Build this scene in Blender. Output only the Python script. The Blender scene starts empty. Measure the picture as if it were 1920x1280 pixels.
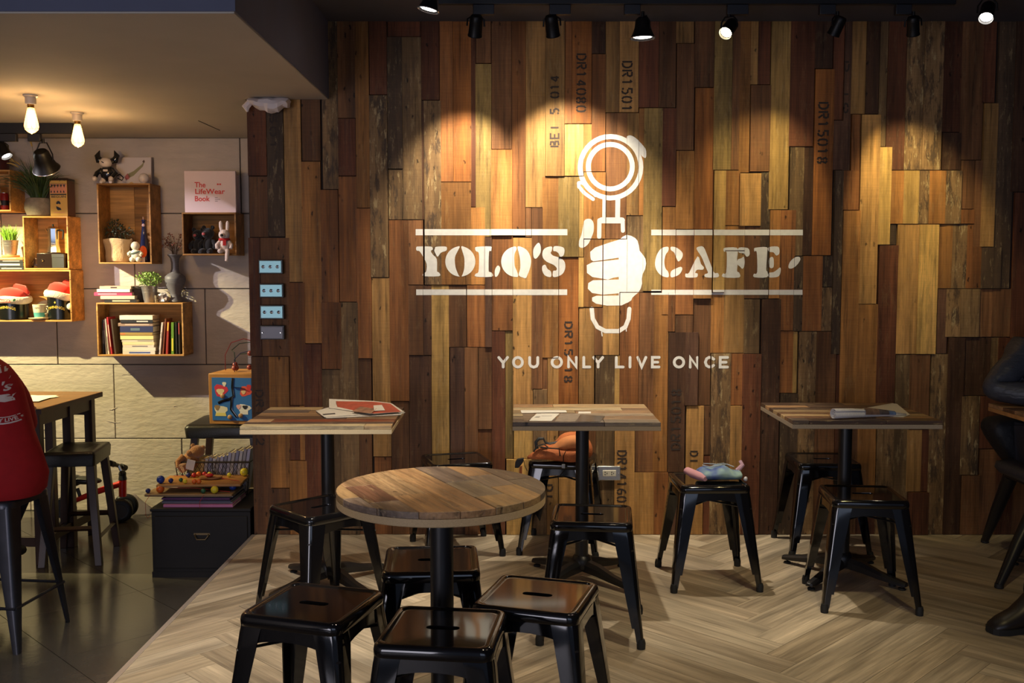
import bpy, bmesh, math, random
from mathutils import Vector, Matrix, geometry, bvhtree
random.seed(7)
sc = bpy.context.scene
COL = sc.collection
# ---------------------------------------------------------------- camera
FPX, CAMH = 1866.7, 1.38
TH = math.atan(137.0 / FPX)
CT, ST = math.cos(TH), math.sin(TH)
cam = bpy.data.cameras.new('camera'); cam.sensor_width = 36.0; cam.lens = FPX * 36.0 / 1920.0
cam_o = bpy.data.objects.new('camera', cam); COL.objects.link(cam_o)
cam_o.location = (0, 0, CAMH); cam_o.rotation_euler = (math.pi / 2 - TH, 0, 0)
cam.clip_start = 0.05
sc.camera = cam_o
# ---------------------------------------------------------------- world, exposure
w = bpy.data.worlds.new('world'); sc.world = w; w.use_nodes = True
w.node_tree.nodes['Background'].inputs[0].default_value = (0.34, 0.42, 0.62, 1)
w.node_tree.nodes['Background'].inputs[1].default_value = 0.10
sc.view_settings.view_transform = 'Standard'; sc.view_settings.look = 'None'
sc.view_settings.gamma = 1.0; sc.view_settings.use_curve_mapping = False
sc.view_settings.exposure = 1.08

def light(name, kind, loc, energy, color, target=None, **kw):
    l = bpy.data.lights.new(name, kind); l.energy = energy; l.color = color
    for k, v in kw.items(): setattr(l, k, v)
    o = bpy.data.objects.new(name, l); COL.objects.link(o); o.location = loc
    if target is not None:
        o.rotation_euler = (Vector(target) - Vector(loc)).to_track_quat('-Z', 'Y').to_euler()
    return o
WARM, AMBER, COOL, LEM = (1.0, 0.72, 0.40), (1.0, 0.66, 0.30), (0.62, 0.76, 1.0), (1.0, 0.82, 0.50)
def spot(name, loc, target, energy, color, deg, blend=0.5, r=0.03):
    return light(name, 'SPOT', loc, energy, color, target, spot_size=math.radians(deg), spot_blend=blend, shadow_soft_size=r)
# the shop front behind the photographer: dusk daylight through a wide window
light('shopfront_daylight', 'AREA', (0.9, -2.6, 1.6), 9.0, (0.62, 0.74, 1.0), (0.6, 5, 1.2), shape='RECTANGLE', size=3.2, size_y=1.7)
light('side_window_daylight', 'AREA', (-3.0, -2.6, 1.0), 34.0, (0.92, 0.88, 1.0), (-2.2, 4.2, 2.7), shape='RECTANGLE', size=2.4, size_y=1.6)  # added fill with no real source, lifts the soffit and the left room
# unseen ceiling spots of the front track (hung over the photographer's side of the room)
spot('front_track_spot', (-0.45, 2.4, 2.55), (-0.95, 3.55, 0.0), 115, (1, .91, .76), 46, 0.8)
spot('front_track_spot', (0.35, 2.3, 2.55), (-0.20, 2.85, 0.75), 16, (1, .80, .56), 50, 0.8)
spot('front_track_spot', (1.2, 2.6, 2.55), (0.45, 3.45, 0.0), 36, (1, .84, .56), 60, 0.8)
spot('front_track_spot', (-0.2, 3.2, 2.55), (-0.72, 4.30, 0.75), 16, (1, .86, .66), 40, 0.6)
spot('front_track_spot', (1.6, 2.6, 2.55), (1.70, 4.0, 0.0), 15, (1, .78, .36), 66, 0.9)
# the room's left side: two spots of the rear track light the painted block wall
spot('rear_track_spot', (-3.95, 5.50, 2.15), (-2.62, 6.55, 0.08), 225, (1.0, 0.86, 0.41), 70, 0.4, 0.012)
spot('rear_track_spot', (-3.85, 5.45, 2.15), (-1.70, 6.55, 1.10), 85, (0.92, 0.84, 0.90), 34, 0.5, 0.012)
PW = [40, 48, 52, 10, 16, 23, 26, 10]      # watts of the track lamps
PB = 2.2       # watts of a filament bulb
COLA, COLB = (1.0, 0.885, 0.66), (1.0, 0.83, 0.42)
# ---------------------------------------------------------------- projection helpers (photo pixel -> place in the room)
def ray(u, v):
    a, b = (u - 960) / FPX, (640 - v) / FPX
    return Vector((a, CT + b * ST, -ST + b * CT))
def at_z(u, v, Z):
    r = ray(u, v); t = (Z - CAMH) / r.z
    return Vector((r.x * t, r.y * t, Z))
def at_y(u, v, Y):
    r = ray(u, v); t = Y / r.y
    return Vector((r.x * t, Y, CAMH + r.z * t))

# ---------------------------------------------------------------- colour + materials
def S(r, g, b, a=1.0):
    f = lambda x: ((x / 255 + 0.055) / 1.055) ** 2.4 if x > 10 else x / 255 / 12.92
    return (f(r), f(g), f(b), a)
def mat(name, col, rough=0.6, metal=0.0, spec=None, coat=0.0, emit=None, es=0.0, noise=0.0, nscale=20, bump=0.0, bscale=60, stretch=(1, 1, 1), alpha=1.0, trans=0.0, sheen=0.0):
    m = bpy.data.materials.new(name); m.use_nodes = True
    nt = m.node_tree; b = nt.nodes['Principled BSDF']
    b.inputs['Base Color'].default_value = col; b.inputs['Roughness'].default_value = rough
    b.inputs['Metallic'].default_value = metal; b.inputs['Coat Weight'].default_value = coat
    b.inputs['Coat Roughness'].default_value = 0.05
    if spec is not None: b.inputs['Specular IOR Level'].default_value = spec
    if trans: b.inputs['Transmission Weight'].default_value = trans
    if alpha < 1: b.inputs['Alpha'].default_value = alpha
    if sheen: b.inputs['Sheen Weight'].default_value = sheen
    if emit: b.inputs['Emission Color'].default_value = emit; b.inputs['Emission Strength'].default_value = es
    if noise or bump:
        tc = nt.nodes.new('ShaderNodeTexCoord'); mp = nt.nodes.new('ShaderNodeMapping')
        mp.inputs['Scale'].default_value = stretch
        nt.links.new(tc.outputs['Object'], mp.inputs[0])
        if noise:
            n = nt.nodes.new('ShaderNodeTexNoise'); n.inputs['Scale'].default_value = nscale; n.inputs['Detail'].default_value = 5
            nt.links.new(mp.outputs[0], n.inputs['Vector'])
            mr = nt.nodes.new('ShaderNodeMapRange'); mr.inputs[1].default_value = 0.3; mr.inputs[2].default_value = 0.7
            mr.inputs[3].default_value = 1 - noise; mr.inputs[4].default_value = 1 + noise
            nt.links.new(n.outputs[0], mr.inputs[0])
            mx = nt.nodes.new('ShaderNodeMix'); mx.data_type = 'RGBA'; mx.blend_type = 'MULTIPLY'; mx.inputs[0].default_value = 1
            mx.inputs[6].default_value = col; nt.links.new(mr.outputs[0], mx.inputs[7])
            nt.links.new(mx.outputs[2], b.inputs['Base Color'])
        if bump:
            n2 = nt.nodes.new('ShaderNodeTexNoise'); n2.inputs['Scale'].default_value = bscale; n2.inputs['Detail'].default_value = 4
            nt.links.new(mp.outputs[0], n2.inputs['Vector'])
            bp = nt.nodes.new('ShaderNodeBump'); bp.inputs['Strength'].default_value = bump; bp.inputs['Distance'].default_value = 0.01
            nt.links.new(n2.outputs[0], bp.inputs['Height']); nt.links.new(bp.outputs[0], b.inputs['Normal'])
    return m
def wood_mat(name, axis, gain=1.0, rough=0.62, holes=True, saw=0.5, weather=True, spec=0.3):
    """one wood for many boards: the object's own colour is its tint, alpha its weathering; axis = the grain's direction"""
    m = bpy.data.materials.new(name); m.use_nodes = True; nt = m.node_tree; N = nt.nodes; L = nt.links
    b = N['Principled BSDF']; b.inputs['Specular IOR Level'].default_value = spec
    tc = N.new('ShaderNodeTexCoord'); oi = N.new('ShaderNodeObjectInfo')
    off = N.new('ShaderNodeMath'); off.operation = 'MULTIPLY'; off.inputs[1].default_value = 57.0; L.new(oi.outputs['Random'], off.inputs[0])
    add = N.new('ShaderNodeVectorMath'); add.operation = 'ADD'; L.new(tc.outputs['Object'], add.inputs[0]); L.new(off.outputs[0], add.inputs[1])
    def mapped(across, along):
        mp = N.new('ShaderNodeMapping'); s = [across] * 3; s[axis] = along; mp.inputs['Scale'].default_value = s
        L.new(add.outputs[0], mp.inputs[0]); return mp.outputs[0]
    def noise(vec, scale=1.0, detail=4, rg=0.6):
        n = N.new('ShaderNodeTexNoise'); n.inputs['Scale'].default_value = scale; n.inputs['Detail'].default_value = detail; n.inputs['Roughness'].default_value = rg
        L.new(vec, n.inputs['Vector']); return n.outputs[0]
    def rng(x, a, c, lo, hi):
        r = N.new('ShaderNodeMapRange'); r.inputs[1].default_value = a; r.inputs[2].default_value = c; r.inputs[3].default_value = lo; r.inputs[4].default_value = hi
        L.new(x, r.inputs[0]); return r.outputs[0]
    def mul(a, c):
        r = N.new('ShaderNodeMath'); r.operation = 'MULTIPLY'
        for i, x in enumerate((a, c)):
            if isinstance(x, float): r.inputs[i].default_value = x
            else: L.new(x, r.inputs[i])
        return r.outputs[0]
    grain = noise(mapped(85, 3.0), 1, 6, 0.65)
    broad = noise(mapped(14, 1.6), 1, 3, 0.5)
    sawn = noise(mapped(5, 330), 1, 2, 0.5)
    k = mul(rng(grain, .3, .7, .66 * gain, 1.24 * gain), rng(broad, .3, .7, .58, 1.30))
    k = mul(k, rng(sawn, .3, .7, 1 - .2 * saw, 1 + .14 * saw))
    if holes:
        vo = N.new('ShaderNodeTexVoronoi'); vo.voronoi_dimensions = '2D'; vo.inputs['Scale'].default_value = 11
        sx_ = N.new('ShaderNodeSeparateXYZ'); cx_ = N.new('ShaderNodeCombineXYZ'); wob = N.new('ShaderNodeVectorMath'); wob.operation = 'MULTIPLY_ADD'; wn = N.new('ShaderNodeTexNoise'); wn.inputs['Scale'].default_value = 60; L.new(add.outputs[0], wn.inputs['Vector']); L.new(wn.outputs['Color'], wob.inputs[0]); wob.inputs[1].default_value = (.02, .02, .02); L.new(mapped(1.25, .55), wob.inputs[2]); L.new(wob.outputs[0], sx_.inputs[0])
        L.new(sx_.outputs[0], cx_.inputs[0]); L.new(sx_.outputs[2 if axis == 2 else 1], cx_.inputs[1]); L.new(cx_.outputs[0], vo.inputs['Vector'])
        dots = rng(vo.outputs['Distance'], .030, .085, .16, 1.0); vo.inputs['Randomness'].default_value = 1.0
        gate = noise(mapped(2.2, 1.2), 1, 1, .5)
        dots2 = N.new('ShaderNodeMix'); L.new(rng(gate, .54, .59, 0, 1), dots2.inputs[0]); dots2.inputs[2].default_value = 1.0; L.new(dots, dots2.inputs[3])
        k = mul(k, dots2.outputs[0])
    if weather: k = mul(k, rng(noise(mapped(48, 2.2), 1, 5, .7), .56, .70, 1.0, .45))
    mx = N.new('ShaderNodeMix'); mx.data_type = 'RGBA'; mx.blend_type = 'MULTIPLY'; mx.inputs[0].default_value = 1
    L.new(oi.outputs['Color'], mx.inputs[6]); L.new(k, mx.inputs[7]); out = mx.outputs[2]
    if weather:
        # hue wander towards orange / grey along the grain
        hv = N.new('ShaderNodeMix'); hv.data_type = 'RGBA'; L.new(rng(noise(mapped(22, 1.1), 1, 3), .42, .66, 0, .55), hv.inputs[0])
        L.new(out, hv.inputs[6])
        dk = N.new('ShaderNodeMix'); dk.data_type = 'RGBA'; dk.blend_type = 'MULTIPLY'; dk.inputs[0].default_value = 1; L.new(out, dk.inputs[6]); dk.inputs[7].default_value = (.62, .60, .66, 1)
        L.new(dk.outputs[2], hv.inputs[7]); out = hv.outputs[2]
        patch = mul(rng(noise(mapped(28, 7), 1, 6, .7), .50, .60, 0, 1), oi.outputs['Alpha'])
        m1 = N.new('ShaderNodeMix'); m1.data_type = 'RGBA'; L.new(patch, m1.inputs[0]); L.new(out, m1.inputs[6]); m1.inputs[7].default_value = S(66, 52, 42)
        p2 = mul(rng(noise(mapped(40, 9), 1, 6, .75), .56, .62, 0, .8), oi.outputs['Alpha'])
        m2 = N.new('ShaderNodeMix'); m2.data_type = 'RGBA'; L.new(p2, m2.inputs[0]); L.new(m1.outputs[2], m2.inputs[6]); m2.inputs[7].default_value = S(196, 170, 122)
        out = m2.outputs[2]
    L.new(out, b.inputs['Base Color'])
    L.new(rng(grain, .3, .7, rough - .08, rough + .14), b.inputs['Roughness'])
    bp = N.new('ShaderNodeBump'); bp.inputs['Strength'].default_value = 0.35; bp.inputs['Distance'].default_value = 0.003
    L.new(k, bp.inputs['Height']); L.new(bp.outputs[0], b.inputs['Normal'])
    return m
PLANK = wood_mat('reclaimed_planks', 2)
BOARD = wood_mat('table_boards', 0, saw=0.25, rough=0.42, spec=0.45)
FLOORW = wood_mat('floor_planks', 0, holes=False, saw=0.0, rough=0.36, spec=0.5, weather=False)
CRATEW = wood_mat('crate_pine', 0, holes=False, saw=0.1, weather=False)
BLACK = mat('black_gloss_steel', (0.005, 0.0045, 0.005, 1), 0.08, 0.0, spec=0.5, coat=0.3)
BLACKM = mat('black_satin_steel', (0.012, 0.011, 0.012, 1), 0.38, 0.0, spec=0.5)
RUBBER = mat('black_rubber', (0.012, 0.012, 0.012, 1), 0.7)
STEEL = mat('brushed_steel', (0.55, 0.56, 0.58, 1), 0.32, 1.0, noise=.08, nscale=90, stretch=(1, 1, 12))
CHROME = mat('polished_chrome', (0.75, 0.75, 0.77, 1), 0.12, 1.0)
PLY = mat('plywood_edge', S(188, 160, 118), 0.6, noise=.18, nscale=30, stretch=(6, 6, 40))
WHITE = mat('white_wall_paint', S(238, 234, 228), 0.75, noise=.06, nscale=40)
INK = mat('stencil_ink', S(58, 45, 37), 0.8)
PAPER = mat('paper', S(226, 220, 208), 0.85)

# ---------------------------------------------------------------- mesh builder
class MB:
    def __init__(s): s.v = []; s.f = []; s.uv = None
    def add(s, vs, fs):
        n = len(s.v); s.v += [Vector(p) for p in vs]; s.f += [tuple(i + n for i in f) for f in fs]; return s
    def box(s, c, d, M=None):
        x, y, z = [k / 2 for k in d]
        P = [Vector((sx * x, sy * y, sz * z)) for sz in (-1, 1) for sy in (-1, 1) for sx in (-1, 1)]
        if M is not None: P = [M @ p for p in P]
        c = Vector(c); return s.add([p + c for p in P], [(0, 2, 3, 1), (4, 5, 7, 6), (0, 1, 5, 4), (2, 6, 7, 3), (0, 4, 6, 2), (1, 3, 7, 5)])
    def bb(s, a, b): return s.box([(p + q) / 2 for p, q in zip(a, b)], [abs(q - p) for p, q in zip(a, b)])
    def rings(s, R, cap0=True, cap1=True, closed=True):
        n = len(R[0]); base = len(s.v)
        for r in R: s.v += [Vector(p) for p in r]
        for i in range(len(R) - 1):
            for j in range(n if closed else n - 1):
                k = (j + 1) % n
                s.f.append((base + i * n + j, base + i * n + k, base + (i + 1) * n + k, base + (i + 1) * n + j))
        if cap0: s.f.append(tuple(base + j for j in reversed(range(n))))
        if cap1: s.f.append(tuple(base + (len(R) - 1) * n + j for j in range(n)))
        return s
    def tube(s, pts, r, n=8, sq=(1, 1), cap=True, closed=False):
        pts = [Vector(p) for p in pts]; m = len(pts); rs = r if isinstance(r, (list, tuple)) else [r] * m
        T = []
        for i in range(m):
            a = pts[(i - 1) % m] if closed or i > 0 else pts[i]; b = pts[(i + 1) % m] if closed or i < m - 1 else pts[i]
            T.append((b - a).normalized())
        up = Vector((0, 0, 1)) if abs(T[0].z) < .9 else Vector((0, 1, 0))
        x = T[0].cross(up).normalized(); R = []
        for i in range(m):
            x = (x - T[i] * x.dot(T[i])).normalized(); y = T[i].cross(x)
            R.append([pts[i] + (x * math.cos(2 * math.pi * j / n) * sq[0] + y * math.sin(2 * math.pi * j / n) * sq[1]) * rs[i] for j in range(n)])
        if closed: R.append(R[0]); cap = False
        return s.rings(R, cap, cap)
    def lathe(s, prof, n=20, c=(0, 0, 0), M=None, cap=True, sx=1, sy=1):
        c = Vector(c); R = []
        for r, z in prof:
            P = [Vector((r * sx * math.cos(2 * math.pi * j / n), r * sy * math.sin(2 * math.pi * j / n), z)) for j in range(n)]
            R.append([(M @ p if M is not None else p) + c for p in P])
        return s.rings(R, cap, cap)
    def ball(s, c, r, n=12, m=8, M=None):
        r = (r, r, r) if not isinstance(r, (tuple, list)) else r
        R = []
        for i in range(1, m):
            a = math.pi * i / m
            P = [Vector((r[0] * math.sin(a) * math.cos(2 * math.pi * j / n), r[1] * math.sin(a) * math.sin(2 * math.pi * j / n), -r[2] * math.cos(a))) for j in range(n)]
            R.append([(M @ p if M is not None else p) + Vector(c) for p in P])
        return s.rings(R)
    def prism(s, poly, fn, d0, d1):
        """poly: 2D outline; fn(a,b,d)->3D; caps tessellated"""
        n = len(poly); A = [fn(a, b, d0) for a, b in poly]; Bq = [fn(a, b, d1) for a, b in poly]
        tri = geometry.tessellate_polygon([[Vector((a, b, 0)) for a, b in poly]])
        base = len(s.v); s.v += [Vector(p) for p in A + Bq]
        for t in tri:
            s.f.append(tuple(base + i for i in t)); s.f.append(tuple(base + n + i for i in reversed(t)))
        for i in range(n):
            j = (i + 1) % n; s.f.append((base + i, base + j, base + n + j, base + n + i))
        return s
    def flat(s, poly, fn):
        tri = geometry.tessellate_polygon([[Vector((a, b, 0)) for a, b in poly]])
        return s.add([fn(a, b) for a, b in poly], tri)
    def mesh(s, name):
        me = bpy.data.meshes.new(name); me.from_pydata([tuple(p) for p in s.v], [], s.f)
        bm = bmesh.new(); bm.from_mesh(me); bmesh.ops.recalc_face_normals(bm, faces=bm.faces); bm.to_mesh(me); bm.free()
        return me
    def build(s, name, m, parent=None, smooth=40, bevel=0, seg=2, color=None, sub=0, loc=None):
        me = s.mesh(name); me.materials.append(m)
        if smooth:
            for p in me.polygons: p.use_smooth = True
            me.set_sharp_from_angle(angle=math.radians(smooth))
        o = bpy.data.objects.new(name, me); COL.objects.link(o); o.parent = parent
        if loc is not None: o.location = loc
        if bevel:
            b = o.modifiers.new('bevel', 'BEVEL'); b.width = bevel; b.segments = seg; b.limit_method = 'ANGLE'; b.angle_limit = math.radians(40)
        if sub:
            b = o.modifiers.new('subsurf', 'SUBSURF'); b.levels = sub; b.render_levels = sub
        if color: o.color = color
        return o
def tag(o, label=None, cat=None, group=None, kind=None):
    if label: o['label'] = label
    if cat: o['category'] = cat
    if group: o['group'] = group
    if kind: o['kind'] = kind
    return o
def thing(name, label, cat, loc=(0, 0, 0), rz=0.0, group=None):
    o = bpy.data.objects.new(name, None); COL.objects.link(o); o.empty_display_size = .05
    o.location = loc; o.rotation_euler = (0, 0, rz)
    return tag(o, label, cat, group)
def dup(o, parent=None, loc=None, rz=None, label=None):
    c = o.copy(); COL.objects.link(c); c.parent = parent
    if loc is not None: c.location = loc
    if rz is not None: c.rotation_euler = (0, 0, rz)
    if label: c['label'] = label
    for ch in list(o.children): dup(ch, c)
    return c
def recolor(root, name, cols):
    """give the boards of a copy their own tints"""
    i = 0
    for ch in root.children:
        if ch.name.startswith(name): ch.color = cols[i % len(cols)]; i += 1
def structure(name, kind='structure'):
    o = bpy.data.objects.new(name, None); COL.objects.link(o); o['kind'] = kind; return o
def text_polys(txt, size, bold=0.0):
    cu = bpy.data.curves.new('lettering', 'FONT'); cu.body = txt; cu.size = size; cu.offset = bold; cu.resolution_u = 3
    cu.align_x = 'CENTER'; cu.align_y = 'CENTER'
    o = bpy.data.objects.new('lettering', cu); me = bpy.data.meshes.new_from_object(o)
    v = [x.co.copy() for x in me.vertices]; f = [tuple(p.vertices) for p in me.polygons]
    bpy.data.objects.remove(o); bpy.data.curves.remove(cu); bpy.data.meshes.remove(me)
    return v, f
def lettering(name, txt, size, m, parent, place, bold=0.0, fit=None):
    """place(x,y)->3D of the text plane; fit=(w,h) scales to a box"""
    v, f = text_polys(txt, size, bold)
    if fit:
        xs = [p.x for p in v]; ys = [p.y for p in v]; cx, cy = (min(xs) + max(xs)) / 2, (min(ys) + max(ys)) / 2
        kx = fit[0] / (max(xs) - min(xs)); ky = fit[1] / (max(ys) - min(ys))
        v = [Vector(((p.x - cx) * kx, (p.y - cy) * ky, 0)) for p in v]
    b = MB(); b.add([place(p.x, p.y) for p in v], f)
    return b.build(name, m, parent, smooth=0)
# ================================================================ THE ROOM
WALLY, GREYY, LOWZ, DROPZ, CEILZ, EDGEX = 5.09, 6.55, -0.233, 2.226, 2.613, -1.343
# ---- wood plank wall
PCOL = dict(r=(104, 60, 42), c=(154, 99, 56), b=(126, 87, 57), o=(186, 129, 69), p=(192, 119, 58), t=(198, 152, 90),
            y=(226, 184, 106), g=(124, 102, 72), k=(78, 66, 54), d=(72, 50, 39), m=(100, 72, 60), w=(148, 120, 84), q=(172, 146, 86))
PL = """
464,501,187,330,r
467,504,330,445,b
500,533,187,444,k
533,566,187,529,t
565,601,187,302,b
566,603,302,644,o
603,634,40,355,w
602,636,355,692,c
632,667,40,222,b
634,668,222,330,r
635,671,330,566,c
666,693,40,390,o
668,697,390,672,c
672,698,672,1003,b
692,726,40,178,r
693,728,178,520,w
698,733,520,856,t
702,735,856,1003,c
726,789,40,69,r
726,755,69,317,k
728,757,317,412,w
754,791,69,412,g
730,767,412,752,c
734,768,752,1003,b
765,794,412,534,b
789,824,40,188,r
789,797,188,412,d
795,828,188,534,w
765,794,534,666,b
793,810,534,666,d
767,810,666,1003,d
809,843,534,1003,y
824,850,40,341,c
849,884,40,341,p
882,893,40,388,r
826,884,341,534,o
882,910,388,534,o
840,875,534,651,b
875,911,534,651,c
844,872,651,1003,m
871,897,651,1003,b
896,923,651,805,b
896,924,805,1003,c
892,921,40,119,b
891,922,119,444,q
921,960,40,280,b
920,961,280,442,o
909,923,444,651,m
922,962,442,620,c
922,948,620,1003,r
947,963,620,860,q
949,1000,860,1003,y
959,986,40,442,c
985,1023,40,389,t
985,997,389,445,b
961,1000,445,800,t
963,1000,800,860,y
996,1018,389,729,b
1016,1048,331,671,o
1022,1059,40,331,t
1017,1027,671,765,b
1026,1048,671,765,t
999,1026,729,1003,g
1025,1047,765,1003,t
1046,1086,331,482,q
1085,1095,330,482,y
1047,1085,482,800,p
1047,1085,800,895,b
1047,1085,895,1003,t
1058,1073,40,232,c
1072,1110,40,232,p
1058,1095,232,330,y
1094,1110,232,322,o
1084,1095,482,576,y
1085,1115,576,760,t
1085,1117,760,1003,b
1109,1136,40,101,d
1109,1136,101,322,c
1094,1136,322,448,o
1094,1130,448,576,o
1114,1131,576,666,b
1130,1162,448,666,t
1115,1152,666,1003,g
1150,1163,666,805,y
1135,1162,40,211,t
1161,1198,40,211,t
1135,1176,211,448,b
1175,1198,211,404,t
1197,1208,202,404,o
1175,1208,404,548,g
1161,1176,448,548,o
1161,1198,548,805,c
1151,1190,805,1003,t
1197,1236,40,202,r
1235,1268,40,202,b
1206,1242,202,546,q
1241,1268,202,387,r
1241,1267,387,590,o
1197,1226,548,885,b
1189,1198,805,885,b
1188,1227,885,1003,t
1224,1253,548,885,o
1225,1253,885,1003,c
1252,1266,590,622,b
1252,1266,548,622,c
1252,1285,622,885,d
1252,1286,885,1003,m
1265,1300,590,624,b
1284,1309,622,760,m
1267,1302,40,81,t
1268,1302,81,282,b
1267,1302,282,430,o
1266,1301,430,590,c
1302,1340,40,164,b
1302,1339,164,430,p
1300,1335,430,560,o
1299,1333,560,760,b
1285,1319,760,1003,t
1318,1332,760,853,b
1318,1354,853,1003,r
1338,1373,40,319,q
1337,1360,319,548,y
1332,1358,548,662,o
1331,1369,662,1003,w
1357,1396,470,662,t
1367,1395,662,760,c
1367,1390,760,1003,t
1372,1388,40,319,b
1386,1407,40,324,o
1359,1388,319,423,o
1358,1397,423,470,o
1386,1427,324,424,t
1395,1426,424,560,b
1394,1425,560,663,g
1389,1425,663,1003,r
1406,1422,40,159,t
1421,1445,40,159,r
1406,1445,159,322,b
1425,1443,322,560,k
1443,1481,40,393,y
1442,1463,393,560,o
1461,1491,393,620,c
1424,1461,560,1003,d
1460,1490,620,737,c
1460,1494,737,1003,k
1487,1505,480,621,k
1486,1495,621,737,y
1494,1528,621,1003,w
1480,1527,40,275,r
1479,1507,275,480,g
1505,1527,275,479,d
1526,1562,40,129,d
1525,1562,129,479,p
1504,1542,479,621,c
1540,1577,479,538,k
1540,1566,538,621,w
1527,1565,621,1003,b
1562,1583,40,225,r
1582,1597,40,320,m
1562,1589,225,319,m
1561,1578,319,664,k
1564,1582,664,1003,r
1576,1611,319,394,c
1576,1610,394,760,o
1580,1607,760,1003,b
1596,1624,40,214,t
1623,1649,40,214,d
1648,1664,40,275,g
1595,1612,214,394,c
1611,1648,214,570,t
1606,1646,570,760,o
1606,1643,760,910,o
1604,1643,910,1003,r
1647,1671,275,459,y
1663,1699,40,319,r
1670,1695,319,420,o
1669,1681,420,459,k
1644,1681,459,760,r
1642,1676,760,1003,w
1693,1723,319,420,y
1721,1743,319,420,w
1741,1773,319,420,o
1680,1721,420,664,t
1720,1758,420,664,y
1757,1786,420,541,o
1757,1777,541,663,m
1675,1705,664,1003,g
1704,1743,664,805,b
1699,1728,805,922,t
1699,1740,922,1003,r
1727,1745,805,922,r
1741,1774,663,1003,w
1698,1732,40,319,w
1731,1768,40,319,w
1767,1803,40,248,r
1767,1803,248,319,d
1771,1803,319,420,w
1801,1845,40,300,b
1801,1828,300,392,b
1801,1828,392,420,c
1826,1842,300,463,b
1784,1814,420,541,w
1812,1841,420,541,c
1773,1803,541,632,w
1800,1837,541,632,g
1772,1804,632,1003,d
1802,1858,632,742,d
1800,1835,742,890,w
1825,1838,742,841,r
1800,1838,890,1003,b
1843,1868,40,193,r
1841,1868,193,463,t
1839,1877,463,541,k
1835,1862,541,632,b
1866,1902,40,541,k
1860,1896,541,632,b
1856,1872,632,742,g
1870,1900,632,742,r
1836,1872,742,841,r
1834,1867,841,1003,b
1866,1900,742,1003,r
1900,1936,40,360,d
1898,1934,360,660,r
1898,1936,660,1003,b
1934,1972,40,500,b
1932,1970,500,1003,d
1970,2004,40,300,r
1968,2003,300,720,g
1968,2003,720,1003,c
2002,2040,40,560,t
2001,2038,560,1003,r
2036,2074,40,260,k
2036,2072,260,1003,b
467,490,445,668,r
489,544,445,668,b
542,573,529,760,c
473,508,668,1003,b
505,544,668,915,o
505,544,915,1003,b
543,565,760,863,r
562,577,760,863,o
543,577,863,1003,o
571,606,644,1003,r
604,640,692,1003,g
603,641,566,692,c
638,674,566,1003,g
"""
wall = structure('wall_back'); wall.location = (0, WALLY, 0)
core = MB(); core.bb((EDGEX + .004, .016, LOWZ), (4.0, .12, 2.9)); core.build('wall_core', mat('wall_core', S(46, 34, 28), 0.9), wall)
planks = []
for row in PL.split():
    u0, u1, v0, v1, k = row.split(','); u0, u1, v0, v1 = map(float, (u0, u1, v0, v1))
    vm = (v0 + v1) / 2
    x0, x1 = at_y(u0, vm, WALLY).x, at_y(u1, vm, WALLY).x
    z1, z0 = at_y(960, v0, WALLY).z, at_y(960, v1, WALLY).z
    if v0 <= 40: z1 = CEILZ + .02
    if v0 == 187 and u0 < 600: z1 = DROPZ + .01
    if v1 >= 1003: z0 = 0.0
    x0 = max(x0, EDGEX)
    rr = random.Random(int(u0 * 7 + v0 * 3))
    fr = rr.uniform(-.0045, .0035) - (.007 if rr.random() < .16 else 0)
    g = .0009
    hx, hz = (x1 - x0) / 2 - g, (z1 - z0) / 2 - g
    b = MB(); b.bb((-hx, fr, -hz), (hx, .016, hz))
    # slightly chamfered front arrises
    for i in (0, 1, 4, 5):
        p = b.v[i]; p.x *= (hx - .0012) / hx; p.z *= (hz - .0012) / hz
    kk = rr.uniform(.88, 1.10); base = [(c * .82 + m_ * .18) * kk for c, m_ in zip(PCOL[k], (166, 106, 52))]
    al = {'w': .8, 'k': .35, 'g': .3, 'q': .25, 'y': .22, 't': .15, 'o': .12}.get(k, .08)
    col = list(S(*base)); col[3] = al
    o = b.build('plank', PLANK, wall, smooth=0, color=col, loc=((x0 + x1) / 2, 0, (z0 + z1) / 2))
    planks.append((x0, x1, z0, z1, fr, o))

# ---- paint on the planks, cut along every joint and laid on each plank's own face
def clip(poly, axis, val, sign):
    out = []
    for i in range(len(poly)):
        a, b = poly[i - 1], poly[i]
        da, db = sign * (a[axis] - val), sign * (b[axis] - val)
        if (da >= 0) != (db >= 0):
            t = da / (da - db); out.append((a[0] + (b[0] - a[0]) * t, a[1] + (b[1] - a[1]) * t))
        if db >= 0: out.append(b)
    return out
def paint(name, tris, m, parent, only=None, lift=.0006):
    """tris: convex outlines in wall (x,z)"""
    mb = MB()
    X0 = min(p[0] for t in tris for p in t); X1 = max(p[0] for t in tris for p in t)
    Z0 = min(p[1] for t in tris for p in t); Z1 = max(p[1] for t in tris for p in t)
    for (x0, x1, z0, z1, fr, o) in planks:
        if x1 < X0 or x0 > X1 or z1 < Z0 or z0 > Z1 or (only is not None and o is not only): continue
        for t in tris:
            if max(p[0] for p in t) < x0 or min(p[0] for p in t) > x1 or max(p[1] for p in t) < z0 or min(p[1] for p in t) > z1: continue
            q = list(t)
            for ax, val, sg in ((0, x0 + .002, 1), (0, x1 - .002, -1), (1, z0 + .002, 1), (1, z1 - .002, -1)):
                q = clip(q, ax, val, sg)
                if len(q) < 3: break
            if len(q) >= 3:
                mb.add([(x, fr - lift - .00004 * getattr(t, 'layer', 0), z) for x, z in q], [tuple(range(len(q)))])
    if not mb.v: return None
    me = bpy.data.meshes.new(name); me.from_pydata([tuple(p) for p in mb.v], [], mb.f); me.materials.append(m)
    o = bpy.data.objects.new(name, me); COL.objects.link(o); o.parent = parent
    return o
class Pc(list): layer = 0
LAYER = [0]
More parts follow.
